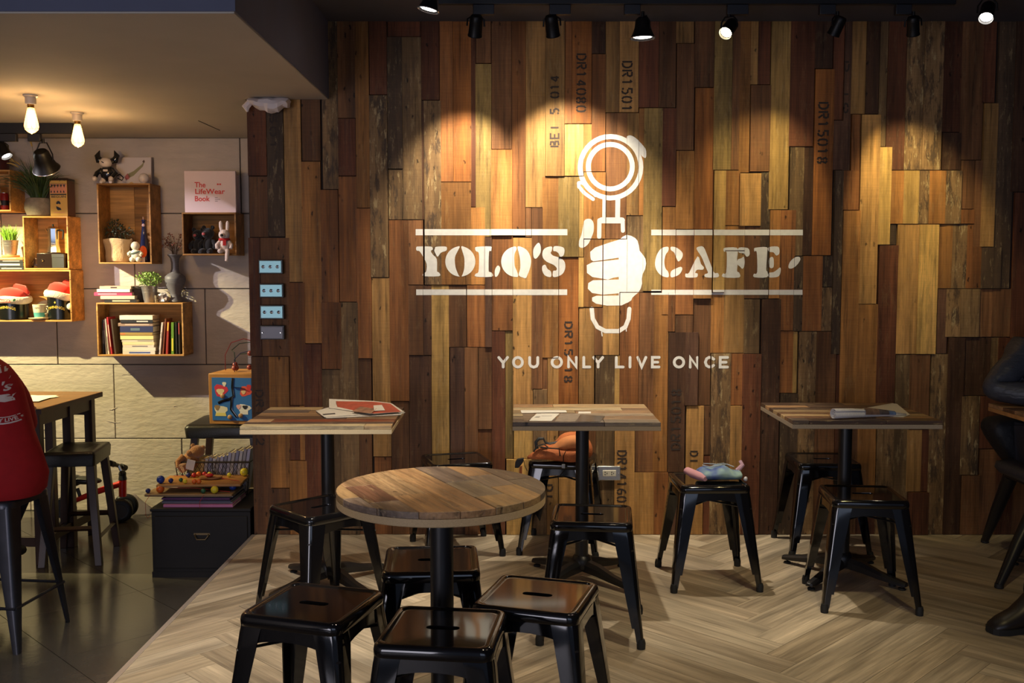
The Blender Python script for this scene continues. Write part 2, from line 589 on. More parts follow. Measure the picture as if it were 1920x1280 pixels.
def layered(polys):
    LAYER[0] += 1; out = []
    for q in polys:
        q = Pc(q); q.layer = LAYER[0] % 14; out.append(q)
    return out
def px_poly(pts, ox, oy, k):
    P = [at_y(ox + x / k, oy + y / k, WALLY) for x, y in pts]; P = [(p.x, p.z) for p in P]
    tri = geometry.tessellate_polygon([[Vector((a, b, 0)) for a, b in P]])
    return layered([[P[i] for i in t] for t in tri])
def px_smooth(pts, ox, oy, k, n=4):
    """closed Catmull-Rom through the points"""
    out = []; m = len(pts)
    for i in range(m):
        p0, p1, p2, p3 = [Vector((*pts[(i + j) % m], 0)) for j in (-1, 0, 1, 2)]
        for q in range(n):
            t = q / n
            v = .5 * ((2 * p1) + (p2 - p0) * t + (2 * p0 - 5 * p1 + 4 * p2 - p3) * t * t + (3 * p1 - p0 - 3 * p2 + p3) * t ** 3)
            out.append((v.x, v.y))
    return px_poly(out, ox, oy, k)
def stroke(pts, wd, closed=False, rnd=True):
    """polyline in the plane -> a mitred ribbon in convex pieces, rounded at its ends"""
    P = [Vector(p) for p in pts]
    if len(P) > 2 and (P[0] - P[-1]).length < 1e-6: P.pop(); closed = True
    n = len(P); h = wd / 2; A = []
    for i in range(n):
        a = P[i - 1] if (closed or i > 0) else None; c = P[(i + 1) % n] if (closed or i < n - 1) else None
        d0 = (P[i] - a).normalized() if a is not None else None; d1 = (c - P[i]).normalized() if c is not None else None
        d0 = d0 or d1; d1 = d1 or d0
        n0, n1 = Vector((-d0.y, d0.x)), Vector((-d1.y, d1.x)); mt = (n0 + n1)
        mt = mt.normalized() if mt.length > 1e-6 else n0
        A.append(mt * min(h / max(mt.dot(n0), .25), h * 2.2))
    out = [[tuple(P[i] + A[i]), tuple(P[i] - A[i]), tuple(P[(i + 1) % n] - A[(i + 1) % n]), tuple(P[(i + 1) % n] + A[(i + 1) % n])] for i in range(n if closed else n - 1)]
    if rnd and not closed:
        for p, q in ((P[0], P[1]), (P[-1], P[-2])):
            t = (p - q).normalized(); s_ = Vector((-t.y, t.x))
            out.append([tuple(p + s_ * h * math.cos(j * math.pi / 6) + t * h * math.sin(j * math.pi / 6)) for j in range(7)])
    return layered(out)
def px_stroke(pts, wd, ox, oy, k, closed=False, rnd=True):
    P = [at_y(ox + x / k, oy + y / k, WALLY) for x, y in pts]
    return stroke([(p.x, p.z) for p in P], wd / k * 5.09 / FPX, closed, rnd)
sign = thing('painted_sign', 'white stencilled café name, fist and portafilter painted across the wood wall', 'painted sign', (0, WALLY, 0))
E_ = (760, 220, 4); F_ = (1080, 240, 4); I_ = (900, 440, 4)
def px_bar(u0, v0, u1, v1): return px_poly([(u0, v0), (u1, v0), (u1, v1), (u0, v1)], 0, 0, 1)
for bar in ((779.5, 429.5, 1063.8, 441), (780.5, 542.3, 1063.5, 553), (1221, 430.5, 1505.5, 441), (1221, 543, 1504, 552.5)):
    paint('painted_bar', px_bar(*bar), WHITE, sign)
def arc(cx, cy, rx, ry, a0, a1, n=10): return [(cx + rx * math.cos(math.radians(a0 + (a1 - a0) * i / n)), cy - ry * math.sin(math.radians(a0 + (a1 - a0) * i / n))) for i in range(n + 1)]
LET = [
 (E_, [[(82, 990), (84, 972), (100, 968), (188, 968), (203, 976), (206, 990), (192, 1002), (206, 1028), (236, 1062), (238, 1140), (240, 1156), (256, 1166), (254, 1190), (138, 1190), (136, 1168), (156, 1156), (160, 1098), (132, 1042), (108, 1004), (90, 1000)],
       [(222, 985), (232, 970), (298, 968), (312, 978), (306, 1000), (268, 1014), (244, 1044), (230, 1026), (218, 1000)]]),
 (E_, [arc(412, 1080, 112, 113, 92, 268) + [(398, 1180), (376, 1120), (372, 1050), (394, 1000)],
       arc(412, 1080, 113, 113, 86, -84) + [(430, 1176), (442, 1130), (443, 1060), (430, 1010)]]),
 (E_, [[(524, 985), (536, 970), (640, 968), (646, 985), (643, 1003), (628, 1010), (625, 1140), (632, 1158), (650, 1166), (650, 1194), (530, 1194), (527, 1172), (548, 1158), (553, 1080), (550, 1015), (530, 1003)],
       [(672, 1145), (688, 1114), (702, 1113), (712, 1130), (706, 1160), (690, 1190), (672, 1192)]]),
 (E_, [arc(832, 1082, 113, 114, 92, 264) + [(846, 1192), (836, 1150), (820, 1110), (818, 1030), (834, 990)],
       [(842, 968), (880, 975), (915, 1000), (938, 1045), (943, 1090), (932, 1140), (918, 1175), (904, 1204), (880, 1200), (850, 1182), (862, 1130), (860, 1060), (848, 1005)]]),
 (E_, [[(1000, 940), (1014, 965), (1013, 1015), (982, 1058), (962, 1046), (960, 992), (978, 958)]]),
 (E_, [[(1098, 968), (1052, 978), (1030, 1005), (1030, 1048), (1060, 1082), (1112, 1106), (1135, 1130), (1130, 1148), (1108, 1152), (1108, 1195), (1150, 1190), (1185, 1166), (1200, 1120), (1190, 1075), (1150, 1050), (1108, 1036), (1090, 1016), (1098, 1000)],
       [(1112, 970), (1140, 965), (1184, 975), (1194, 1000), (1186, 1034), (1162, 1045), (1148, 1018), (1128, 1004), (1110, 1000)],
       [(1030, 1112), (1050, 1105), (1066, 1135), (1092, 1156), (1092, 1195), (1052, 1188), (1030, 1160), (1025, 1130)]]),
 (F_, [[(690, 890), (640, 902), (606, 950), (592, 1010), (602, 1062), (640, 1106), (692, 1118), (692, 1080), (670, 1050), (662, 1000), (672, 950), (692, 920)],
       [(712, 890), (752, 896), (790, 925), (800, 950), (790, 980), (766, 1000), (750, 970), (735, 932), (712, 915)],
       [(712, 1075), (750, 1052), (784, 1040), (796, 1055), (780, 1090), (750, 1110), (712, 1118)]]),
 (F_, [[(818, 1108), (822, 1090), (848, 1082), (908, 962), (934, 1018), (956, 1044), (946, 1062), (906, 1062), (890, 1085), (908, 1090), (908, 1112), (890, 1120), (830, 1120)],
       [(900, 905), (924, 888), (954, 893), (980, 950), (1030, 1078), (1060, 1086), (1070, 1108), (1050, 1120), (970, 1118), (962, 1096), (986, 1085), (970, 1045), (940, 970)]]),
 (F_, [[(1103, 912), (1118, 897), (1205, 897), (1213, 935), (1208, 980), (1212, 1020), (1208, 1072), (1224, 1084), (1224, 1120), (1102, 1118), (1100, 1090), (1126, 1082), (1130, 935), (1110, 928)],
       [(1220, 897), (1288, 900), (1302, 930), (1298, 955), (1278, 964), (1258, 940), (1222, 934)],
       [(1213, 986), (1240, 976), (1258, 964), (1265, 1000), (1260, 1040), (1246, 1055), (1230, 1038), (1212, 1022)]]),
 (F_, [[(1335, 908), (1346, 897), (1430, 893), (1433, 935), (1426, 1060), (1434, 1075), (1432, 1118), (1336, 1118), (1334, 1092), (1358, 1080), (1355, 932), (1338, 926)],
       [(1445, 893), (1510, 888), (1525, 910), (1522, 944), (1500, 955), (1480, 932), (1446, 926)],
       [(1445, 986), (1464, 966), (1480, 975), (1483, 1020), (1478, 1045), (1460, 1050), (1446, 1030)],
       [(1445, 1086), (1480, 1080), (1510, 1060), (1530, 1045), (1535, 1065), (1525, 1104), (1500, 1118), (1445, 1118)]]),
 (F_, [[(1640, 970), (1670, 965), (1680, 985), (1660, 1020), (1625, 1050), (1598, 1052), (1592, 1035), (1606, 1000)]]),
]
for fr_, polys in LET:
    T = []
    for p in polys: T += px_smooth(p, *fr_, n=3)
    paint('painted_letter', T, WHITE, sign)
# portafilter: two rings, two lugs, neck and collar
def ring(u, v, r, wd, n=36):
    c = at_y(u, v, WALLY); R = r * 5.085 / FPX
    return stroke([(c.x + R * math.cos(2 * math.pi * i / n), c.z + R * math.sin(2 * math.pi * i / n)) for i in range(n)], wd * 5.085 / FPX, True)
T = ring(1144.8, 313.6, 56.5, 9.0) + ring(1144.3, 312.4, 41.0, 9.0)
T += px_smooth([(1660, 150), (1690, 135), (1740, 165), (1800, 235), (1804, 300), (1782, 296), (1755, 262), (1700, 200)], *E_)
T += px_stroke([(1300, 492), (1302, 520), (1345, 570), (1408, 614)], 26, *E_) + px_stroke([(1310, 487), (1350, 505), (1425, 588)], 20, *E_)
T += px_stroke([(1492, 612), (1490, 750)], 28, *E_) + px_stroke([(1594, 608), (1592, 750)], 36, *E_) + px_stroke([(1470, 772), (1625, 772)], 44, *E_)
T += px_stroke([(1455, 772), (1453, 895)], 32, *E_) + px_stroke([(1630, 772), (1632, 850)], 30, *E_)
paint('painted_portafilter', T, WHITE, sign)
T = px_smooth([(1345, 770), (1385, 762), (1410, 790), (1412, 850), (1395, 900), (1370, 950), (1330, 978), (1302, 966), (1302, 930), (1320, 880), (1332, 820)], *E_)
T += px_poly([(828, 165), (826, 128), (862, 96), (960, 62), (1052, 34), (1050, 170), (1000, 178), (940, 187), (850, 199), (832, 188)], *I_)
T += px_poly([(800, 228), (842, 206), (1050, 184), (1050, 314), (1000, 322), (960, 336), (842, 316), (802, 286)], *I_)
T += px_poly([(812, 362), (846, 341), (1050, 335), (1050, 438), (920, 449), (840, 436), (808, 404)], *I_)
T += px_poly([(840, 470), (872, 457), (1050, 455), (1140, 458), (1130, 495), (1062, 530), (950, 531), (870, 516), (840, 496)], *I_)
T += px_poly([(1040, 42), (1070, 15), (1100, 0), (1135, 8), (1165, 25), (1182, 45), (1192, 80), (1198, 120), (1222, 150), (1240, 180), (1245, 215), (1238, 255), (1220, 295), (1214, 330), (1216, 365), (1205, 405), (1188, 432), (1160, 455), (1142, 472), (1134, 492), (1110, 508), (1040, 530)], *I_)
paint('painted_fist', T, WHITE, sign)
T = px_stroke([(838, 555), (846, 630), (880, 690), (940, 722), (1040, 722), (1090, 690), (1114, 630), (1120, 556)], 32, *I_) + px_stroke([(912, 728), (916, 758)], 8, *I_) + px_stroke([(1096, 690), (1097, 722)], 7, *I_)
paint('painted_grip', T, WHITE, sign)
GL = {'Y': [[(0, 1), (.5, .45), (1, 1)], [(.5, .45), (.5, 0)]], 'O': [[(.5 + .5 * math.cos(a * math.pi / 8), .5 + .5 * math.sin(a * math.pi / 8)) for a in range(17)]],
      'U': [[(0, 1), (0, .35), (.15, .1), (.5, 0), (.85, .1), (1, .35), (1, 1)]], 'N': [[(0, 0), (0, 1), (1, 0), (1, 1)]], 'L': [[(0, 1), (0, 0), (1, 0)]],
      'I': [[(.5, 0), (.5, 1)]], 'V': [[(0, 1), (.5, 0), (1, 1)]], 'E': [[(1, 1), (0, 1), (0, 0), (1, 0)], [(0, .5), (.8, .5)]],
      'C': [[(1, .82), (.75, .97), (.45, 1), (.15, .85), (0, .5), (.15, .15), (.45, 0), (.75, .03), (1, .18)]],
      'D': [[(0, 0), (0, 1)], [(.22, 1), (.75, .92), (1, .65), (1, .35), (.75, .08), (.22, 0)]], 'R': [[(0, 0), (0, 1)], [(.22, 1), (.85, .98), (1, .78), (.85, .56), (.22, .52)], [(.5, .42), (1, 0)]],
      'B': [[(0, 0), (0, 1)], [(.22, 1), (.85, .95), (.85, .62), (.22, .54)], [(.22, .44), (.95, .38), (.95, .06), (.22, 0)]],
      '1': [[(.15, .8), (.5, 1)], [(.5, .9), (.5, 0)]], '5': [[(.95, 1), (.15, 1), (.1, .6)], [(.25, .58), (.75, .58), (1, .35), (.8, .05), (.45, 0)], [(.28, .02), (0, .15)]],
      '0': [[(.4, 1), (.08, .85), (0, .5), (.08, .15), (.4, 0)], [(.6, 1), (.92, .85), (1, .5), (.92, .15), (.6, 0)]],
      '8': [[(.4, 1), (.08, .82), (.2, .6), (.42, .53)], [(.6, 1), (.92, .82), (.8, .6), (.58, .53)], [(.42, .45), (.05, .3), (.1, .08), (.4, 0)], [(.58, .45), (.95, .3), (.9, .08), (.6, 0)]],
      '4': [[(.72, 0), (.72, 1)], [(.6, .95), (0, .3)], [(.12, .28), (.6, .28)], [(.84, .28), (1, .28)]], '6': [[(.85, .95), (.4, .9), (.08, .6), (.02, .25), (.4, 0)], [(.6, 0), (.98, .15), (.9, .48), (.2, .5)]],
      '2': [[(0, .8), (.2, .98), (.45, 1)], [(.6, 1), (.98, .8), (.8, .45), (0, .02)], [(.2, 0), (1, 0)]]}
def glyph(ch, x0, x1, y0, y1, wd):
    out = []
    for pl in GL[ch]: out += stroke([(x0 + (x1 - x0) * a, y0 + (y1 - y0) * b) for a, b in pl], wd)
    return out
W1 = 5.1 / FPX
for ch, a, b in zip('YOUONLYLIVEONCE', (141, 250, 372, 540, 664, 778, 852, 1022, 1108, 1182, 1292, 1455, 1574, 1690, 1800), (207, 318, 433, 612, 722, 824, 920, 1074, 1142, 1244, 1344, 1527, 1628, 1752, 1856)):
    lo, hi = at_y(900 + a / 4, 440 + 991 / 4, WALLY), at_y(900 + b / 4, 440 + 919 / 4, WALLY)
    paint('painted_letter', glyph(ch, lo.x, hi.x, lo.z, hi.z, 5.2 * W1), WHITE, sign)
# crate-style stencil numbers on single planks (they are that plank's own print)
def stamp(txt, u, v0, v1, width, down=True, wd=3.2, gaps=0.35):
    n = len(txt); A = at_y(u, v0, WALLY); B = at_y(u, v1, WALLY); W = width * W1
    host = None
    for (x0, x1, z0, z1, fr, o) in planks:
        if x0 <= A.x <= x1 and z0 <= (A.z + B.z) / 2 <= z1: host = o
    if host is None: return
    step = (A.z - B.z) / n; T = []
    for i, ch in enumerate(txt):
        if ch == ' ': continue
        lo, hi = i * step, i * step + step * (1 - gaps)
        for pl in GL[ch]:
            P = []
            for a, b in pl:
                s_ = lo + (hi - lo) * a
                if down: P.append((A.x - W / 2 + W * b, A.z - s_))       # reads downwards, heads to the right
                else: P.append((A.x + W / 2 - W * b, B.z + s_))          # reads upwards
            T += stroke(P, wd * W1, rnd=False)
    o = paint('stencil_number', T, INK, host, only=host)
    if o: o.location = (-host.location.x, 0, -host.location.z)
stamp('DR14080', 1090, 102, 215, 17); stamp('BEI 5 014', 1040, 138, 275, 15, False); stamp('DR1501', 1176, 116, 214, 18)
stamp('DR15018', 1544, 193, 312, 18, wd=3.6); stamp('DR15 18', 1066, 604, 722, 14); stamp('DR15018', 1268, 724, 842, 17, False)
stamp('DR14160', 1166, 845, 945, 17); stamp('DR1 12', 486, 732, 840, 14); stamp('DI', 1301, 846, 872, 14); stamp('DI', 1030, 908, 940, 12)
stamp('501', 512, 214, 288, 11); stamp('D I0', 1588, 116, 220, 8)

# ---- painted block wall of the lower room on the left
gw = structure('wall_left'); gw.location = (0, GREYY, 0)
BLOCK = mat('painted_block', S(180, 169, 160), 0.62, noise=.07, nscale=6, bump=.5, bscale=16, stretch=(1, 1, 2.4))
b = MB(); b.bb((-4.6, .012, LOWZ), (-1.2, .14, 2.5)); b.build('wall_core', mat('block_joint', S(84, 80, 76), .9), gw)
zs = [LOWZ, .253, .747, 1.247, 1.738, DROPZ]
cuts = {4: (-3.7, -2.75, 453), 3: (8, 255, 505), 2: (110, 388), 1: (-62, 218), 0: (60, 345)}
for r in range(5):
    xs = [-4.6] + sorted((at_y(c, 640 - (zs[r] + .2 - 1.24) * 285, GREYY).x if c > -50 or c == -62 else c) for c in cuts[r]) + [-1.25]
    xs = sorted(set(round(x, 3) for x in xs if -4.6 <= x <= -1.25))
    for a, c in zip(xs, xs[1:]):
        b = MB(); hx, hz = (c - a) / 2 - .003, (zs[r + 1] - zs[r]) / 2 - .003
        b.bb((-hx, 0, -hz), (hx, .02, hz)); b.build('block', BLOCK, gw, smooth=0, bevel=.003, loc=((a + c) / 2, random.uniform(-.002, .002), (zs[r] + zs[r + 1]) / 2))
# ridges of hardened paint and patched render on the two lower courses
RID = []
for i in range(26):
    u, v = random.uniform(60, 340), random.choice([random.uniform(690, 815), random.uniform(830, 930)])
    p = at_y(u, v, GREYY); L_ = random.uniform(.02, .10); a = random.uniform(-.35, .25)
    RID.append([(p.x + L_ * t, -.002, p.z + a * L_ * t + .004 * math.sin(4 * t + i)) for t in (0, .33, .66, 1)])
b = MB()
for q in RID: b.tube(q, [.0006, .0020, .0018, .0005], 5)
tag(b.build('paint_ridges', BLOCK, gw), kind='stuff')
# side walls and the pier behind the plank wall
PAINTD = mat('dark_wall_paint', S(74, 74, 82), .8)
b = MB(); b.bb((-4.62, -3.0, LOWZ), (-4.5, 6.6, 2.7)); tag(b.build('wall_far_left', mat('plaster', S(170, 160, 148), .8), None, smooth=0), kind='structure')
b = MB(); b.bb((3.95, -3.0, 0), (4.1, 5.2, 2.7)); tag(b.build('wall_right', PAINTD, None, smooth=0), kind='structure')
b = MB(); b.bb((EDGEX + .002, WALLY + .125, LOWZ), (-1.2, GREYY + .1, 2.3)); tag(b.build('wall_pier', PAINTD, None, smooth=0), kind='structure')

# ---- ceilings
CEILD = mat('dark_ceiling_paint', S(72, 75, 90), .85, noise=.05, nscale=8)
b = MB(); b.bb((-4.6, -3.0, CEILZ), (4.1, 5.25, 2.75)); tag(b.build('ceiling', CEILD, None, smooth=0), kind='structure')
drop = structure('ceiling')
PLAST = mat('ceiling_plaster', S(180, 172, 162), .85, noise=.05, nscale=3, bump=.15, bscale=5)
b = MB(); b.bb((-4.55, 3.385, DROPZ), (-.925, WALLY - .012, DROPZ + .012)); b.bb((-4.55, WALLY - .012, DROPZ), (EDGEX + .001, GREYY + .02, DROPZ + .012)); b.build('soffit', PLAST, drop, smooth=0)
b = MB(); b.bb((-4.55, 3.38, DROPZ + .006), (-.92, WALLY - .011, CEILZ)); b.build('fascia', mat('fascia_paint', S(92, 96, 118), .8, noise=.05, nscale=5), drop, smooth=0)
b = MB(); b.bb((-4.55, WALLY, DROPZ + .012), (-1.2, 6.7, CEILZ)); b.build('fascia', CEILD, drop, smooth=0)
pa, pb = at_z(372, 226, DROPZ), at_z(412, 244, DROPZ)
b = MB(); b.tube([pa - Vector((0, 0, .001)), pb - Vector((0, 0, .001))], .002, 4); b.build('plaster_crack', mat('crack', S(70, 62, 56), .9), drop)

# ---- floors
fl = structure('floor')
b = MB(); b.bb((EDGEX - .004, -3.0, LOWZ), (4.0, WALLY + .02, -.006)); b.build('platform', mat('platform_riser', S(60, 52, 46), .8), fl, smooth=0)
tr = MB(); tr.bb((EDGEX - .008, -3.0, -.03), (EDGEX + .012, WALLY - .005, .002)); tag(tr.build('trim_1', mat('edge_strip', S(196, 188, 184), .35, .6), None, smooth=0), kind='structure')
FC = [(180, 163, 139), (172, 155, 131), (186, 170, 147), (168, 151, 128), (178, 161, 138), (190, 174, 151)]
PWd, PLn = .12, .96
nfl = 0
b = MB(); b.bb((EDGEX + .012, -3.0, -.02), (4.0, 2.3, 0)); b.build('floor_field', FLOORW, fl, smooth=0, color=S(170, 150, 120))
def clip_rect(P, x0, x1, y0, y1):
    for ax, val, sg in ((0, x0, 1), (0, x1, -1), (1, y0, 1), (1, y1, -1)):
        P = clip(P, ax, val, sg)
        if len(P) < 3: return []
    return P
ANG = math.radians(45)
ca, sa = math.cos(ANG), math.sin(ANG)
K = int(PLn / PWd)
def fplank(cx, cy, a):
    global nfl
    x, y = math.cos(a), math.sin(a); hl, hw = PLn / 2 - .0007, PWd / 2 - .0007
    P = [(cx + x * l - y * q, cy + y * l + x * q) for l, q in ((-hl, -hw), (hl, -hw), (hl, hw), (-hl, hw))]
    P = clip_rect(P, EDGEX + .0122, 3.3, 2.3, WALLY + .012)
    if not P: return
    R = Matrix.Rotation(-a, 3, 'Z'); Q = [R @ Vector((px - cx, py - cy, 0)) for px, py in P]
    m = MB(); n = len(Q)
    m.add([(q.x, q.y, 0) for q in Q] + [(q.x, q.y, -.008) for q in Q], [tuple(range(n))] + [(i, i + n, (i + 1) % n + n, (i + 1) % n) for i in range(n)])
    o = m.build('floor_plank', FLOORW, fl, smooth=0, color=S(*(lambda q, cc: [c * q for c in cc])(random.uniform(.97, 1.03), random.choice(FC))), loc=(cx, cy, random.uniform(-.0004, .0002)))
    o.rotation_euler = (0, 0, a); nfl += 1
# herringbone: two interleaved sets of planks at right angles, laid at 45 degrees
for i in range(-60, 60):
    for j in range(-14, 14):
        for kind in (0, 1):
            if kind == 0: lx, ly, a = i * PWd + PLn / 2 + 2 * j * PLn, i * PWd + PWd / 2, 0
            else: lx, ly, a = i * PWd + PWd / 2 + 2 * j * PLn, i * PWd + PWd + PLn / 2, math.pi / 2
            X, Y = 1.0 + lx * ca - ly * sa, 3.4 + lx * sa + ly * ca
            if -2.0 < X < 4.0 and 1.7 < Y < 5.7: fplank(X, Y, ANG + a)
# lower tiled floor, large square tiles laid diagonally
lf = structure('floor')
b = MB(); b.bb((-4.55, -3.0, LOWZ - .05), (EDGEX, GREYY + .1, LOWZ - .004)); b.build('tile_bed', mat('grout', S(44, 42, 40), .9), lf, smooth=0)
TILE = mat('dark_floor_tile', S(74, 70, 65), .17, noise=.12, nscale=9, spec=.5, bump=.03, bscale=40)
ts = .61
for i in range(-2, 17):
    for j in range(-12, 6):
        # corners along the two diagonals: x+y = const lines through 3.015 and 2.155
        a0, a1 = 3.015 / math.sqrt(2) + (i - 6) * ts, 3.015 / math.sqrt(2) + (i - 5) * ts
        c0, c1 = (j - 4) * ts + .1, (j - 3) * ts + .1
        P = [((a - c) / math.sqrt(2), (a + c) / math.sqrt(2)) for a, c in ((a0 + .0012, -c0 - .0012), (a1 - .0012, -c0 - .0012), (a1 - .0012, -c1 + .0012), (a0 + .0012, -c1 + .0012))]
        P = clip_rect(P, -4.5, EDGEX - .004, 2.4, GREYY + .012)
        if len(P) < 3: continue
        cx = sum(p[0] for p in P) / len(P); cy = sum(p[1] for p in P) / len(P); n = len(P)
        m = MB(); m.add([(p[0] - cx, p[1] - cy, 0) for p in P] + [(p[0] - cx, p[1] - cy, -.006) for p in P], [tuple(range(n))] + [(k, k + n, (k + 1) % n + n, (k + 1) % n) for k in range(n)])
        m.build('floor_tile', TILE, lf, smooth=0, loc=(cx, cy, LOWZ))
b = MB(); b.bb((-4.55, -3.0, LOWZ - .02), (EDGEX - .004, 2.4, LOWZ - .0005)); b.build('tile_field', TILE, lf, smooth=0)
# ================================================================ FURNITURE
# ---- glossy black pressed-steel stools
def rsq(h, r, z, n=8):
    """rounded square outline, 4*n points, counter-clockwise from the +x side"""
    out = []
    for q, (sx, sy) in enumerate(((1, 1), (-1, 1), (-1, -1), (1, -1))):
        for i in range(n):
            a = math.pi / 2 * q + math.pi / 2 * i / (n - 1)
            out.append((sx * (h - r) + r * math.cos(a), sy * (h - r) + r * math.sin(a), z))
    return out
def make_stool():
    root = thing('metal_stool', 'stool', 'stool')
    b = MB()
    N = 32
    slot = []
    for q, (sx, sy) in enumerate(((1, 1), (-1, 1), (-1, -1), (1, -1))):
        for i in range(8):
            a = math.pi / 2 * q + math.pi / 2 * i / 7
            slot.append((sx * .030 + .014 * math.cos(a), .014 * math.sin(a)))
    R = [rsq(.1500, .030, .418), rsq(.1520, .030, .420), rsq(.1525, .030, .434), rsq(.1505, .030, .444), rsq(.1460, .028, .4505), rsq(.1400, .026, .4520), rsq(.1345, .024, .4510), rsq(.1310, .023, .4478), rsq(.1280, .022, .4470), rsq(.1240, .021, .4470)]
    mid = [[(x * .45 + sx * .55, y * .45 + sy * .55, .4470) for (x, y, z), (sx, sy) in zip(R[-1], slot)]]
    R += mid + [[(x, y, .4470) for x, y in slot], [(x * .985, y * .97, .4440) for x, y in slot], [(x * .97, y * .92, .432) for x, y in slot]]
    b.rings(R, False, False)
    # underside of the seat pan
    b.rings([[(x * .97, y * .92, .432) for x, y in slot], rsq(.146, .028, .432), rsq(.150, .030, .418)], False, False)
    b.build('seat', BLACK, root, smooth=50)
    for q in range(4):                                    # arched apron panel under each side of the seat
        M = Matrix.Rotation(q * math.pi / 2, 4, 'Z'); a = MB(); n = 10
        top, bot = [], []
        for i in range(n + 1):
            t = -1 + 2 * i / n; x = .125 * t
            zb = .388 - .022 * abs(t) ** 2.2
            top.append((x, .1485, .421)); bot.append((x, .1500, zb))
        P = [(M @ Vector(p)) for p in top] + [(M @ Vector(p)) for p in bot]
        I = [(M @ Vector((p[0], p[1] - .003, p[2]))) for p in top] + [(M @ Vector((p[0], p[1] - .003, p[2]))) for p in bot]
        a.add(P + I, [(i, i + 1, i + n + 2, i + n + 1) for i in range(n)] + [(2 * n + 2 + i, 3 * n + 3 + i, 3 * n + 4 + i, 2 * n + 3 + i) for i in range(n)] + [(n + 1 + i, n + 2 + i, 3 * n + 4 + i, 3 * n + 3 + i) for i in range(n)])
        a.build('apron', BLACK, root, smooth=50)
    for sx, sy in ((1, 1), (-1, 1), (-1, -1), (1, -1)):
        a = MB(); R = []
        for z, cx, fl, rr in ((.424, .1490, .072, .024), (.40, .1530, .070, .024), (.30, .1640, .060, .020), (.18, .1775, .049, .016), (.075, .1895, .0385, .012), (.0745, .1895, .0300, .012), (.020, .1955, .0265, .011)):
            pts = [(cx - fl, cx)] + [(cx - rr + rr * math.cos(t), cx - rr + rr * math.sin(t)) for t in [math.pi / 2 - k * math.pi / 8 for k in range(5)]] + [(cx, cx - fl)]
            th = .0035
            inn = [(cx - th, cx - fl)] + [(cx - rr + (rr - th) * math.cos(t), cx - rr + (rr - th) * math.sin(t)) for t in [k * math.pi / 8 for k in range(5)]] + [(cx - fl, cx - th)]
            R.append([(sx * x, sy * y, z) for x, y in pts + inn])
        a.rings(R)
        lg = a.build('leg', BLACK, root, smooth=38)
        f = MB(); f.rings([[(sx * (.185 + q * math.cos(t)), sy * (.185 + q * math.sin(t)), z) for t in [k * math.pi / 5 for k in range(10)]] for z, q in ((0, .0155), (.022, .0165), (.036, .013))])
        f.build('foot', RUBBER, lg)
        br = MB(); br.tube([(sx * .152, sy * .152, .352), (sx * .004, sy * .004, .356)], .0075, 6, sq=(1, .5)); br.build('brace', BLACKM, root)
    return root
stool0 = make_stool()
STOOLS = [  # x, y, yaw, label
    (-.274, 4.835, 16, 'black metal stool by the wall, seen just above the round table'),
    (.255, 4.868, -12, 'black metal stool by the wall under the orange backpack'),
    (.305, 3.735, -6, 'black metal stool with a bare seat in front of the middle square table'),
    (.870, 4.354, 2, 'black metal stool standing alone, a blue drawstring bag on its seat'),
    (1.526, 4.842, -2, 'black metal stool against the wall behind the square table with the rolled newspaper'),
    (1.458, 4.084, -5, 'black metal stool in front of the square table with the rolled newspaper'),
    (-.752, 3.862, 44, 'black metal stool turned corner-on in front of the table with the folded newspaper'),
    (-.259, 3.141, 4, 'black metal stool half hidden behind the round table pole'),
    (-.554, 2.723, -17, 'black metal stool turned askew to the left of the round table'),
    (.073, 2.798, -17, 'black metal stool turned askew to the right of the round table'),
    (-.180, 2.532, -7, 'nearest black metal stool, straight in front of the round table pole'),
]
for i, (x, y, a, lab) in enumerate(STOOLS):
    o = stool0 if i == 0 else dup(stool0)
    o.location = (x, y, 0); o.rotation_euler = (0, 0, math.radians(a)); o['label'] = lab; o['group'] = 'black metal stools'

# ---- cafe tables: reclaimed boards on a black pedestal
BC = dict(a=(122, 88, 64), b=(168, 130, 92), c=(190, 160, 116), d=(90, 68, 56), e=(140, 72, 44), f=(150, 132, 110), g=(210, 188, 144), h=(116, 98, 86))
def boards(rows, W, D, z0, z1, root, y0=None, cols=None):
    """rows of boards along x; each row = [(width share, colour key) ...]"""
    n = len(rows); y = -D / 2
    for hgt, row in rows:
        x = -W / 2; tot = sum(q for q, _ in row)
        for q, k in row:
            wx = W * q / tot; m = MB(); hx, hy = wx / 2 - .0006, D * hgt / 2 - .0006
            m.bb((-hx, -hy, z0), (hx, hy, z1 + random.uniform(-.0012, .0008)))
            m.build('board', BOARD, root, smooth=0, bevel=.0012, seg=1, color=(lambda c, q2: S(*[v * q2 for v in c], .45))(BC[k], random.uniform(.9, 1.08)), loc=(x + wx / 2, y + D * hgt / 2, 0)); x += wx
        y += D * hgt
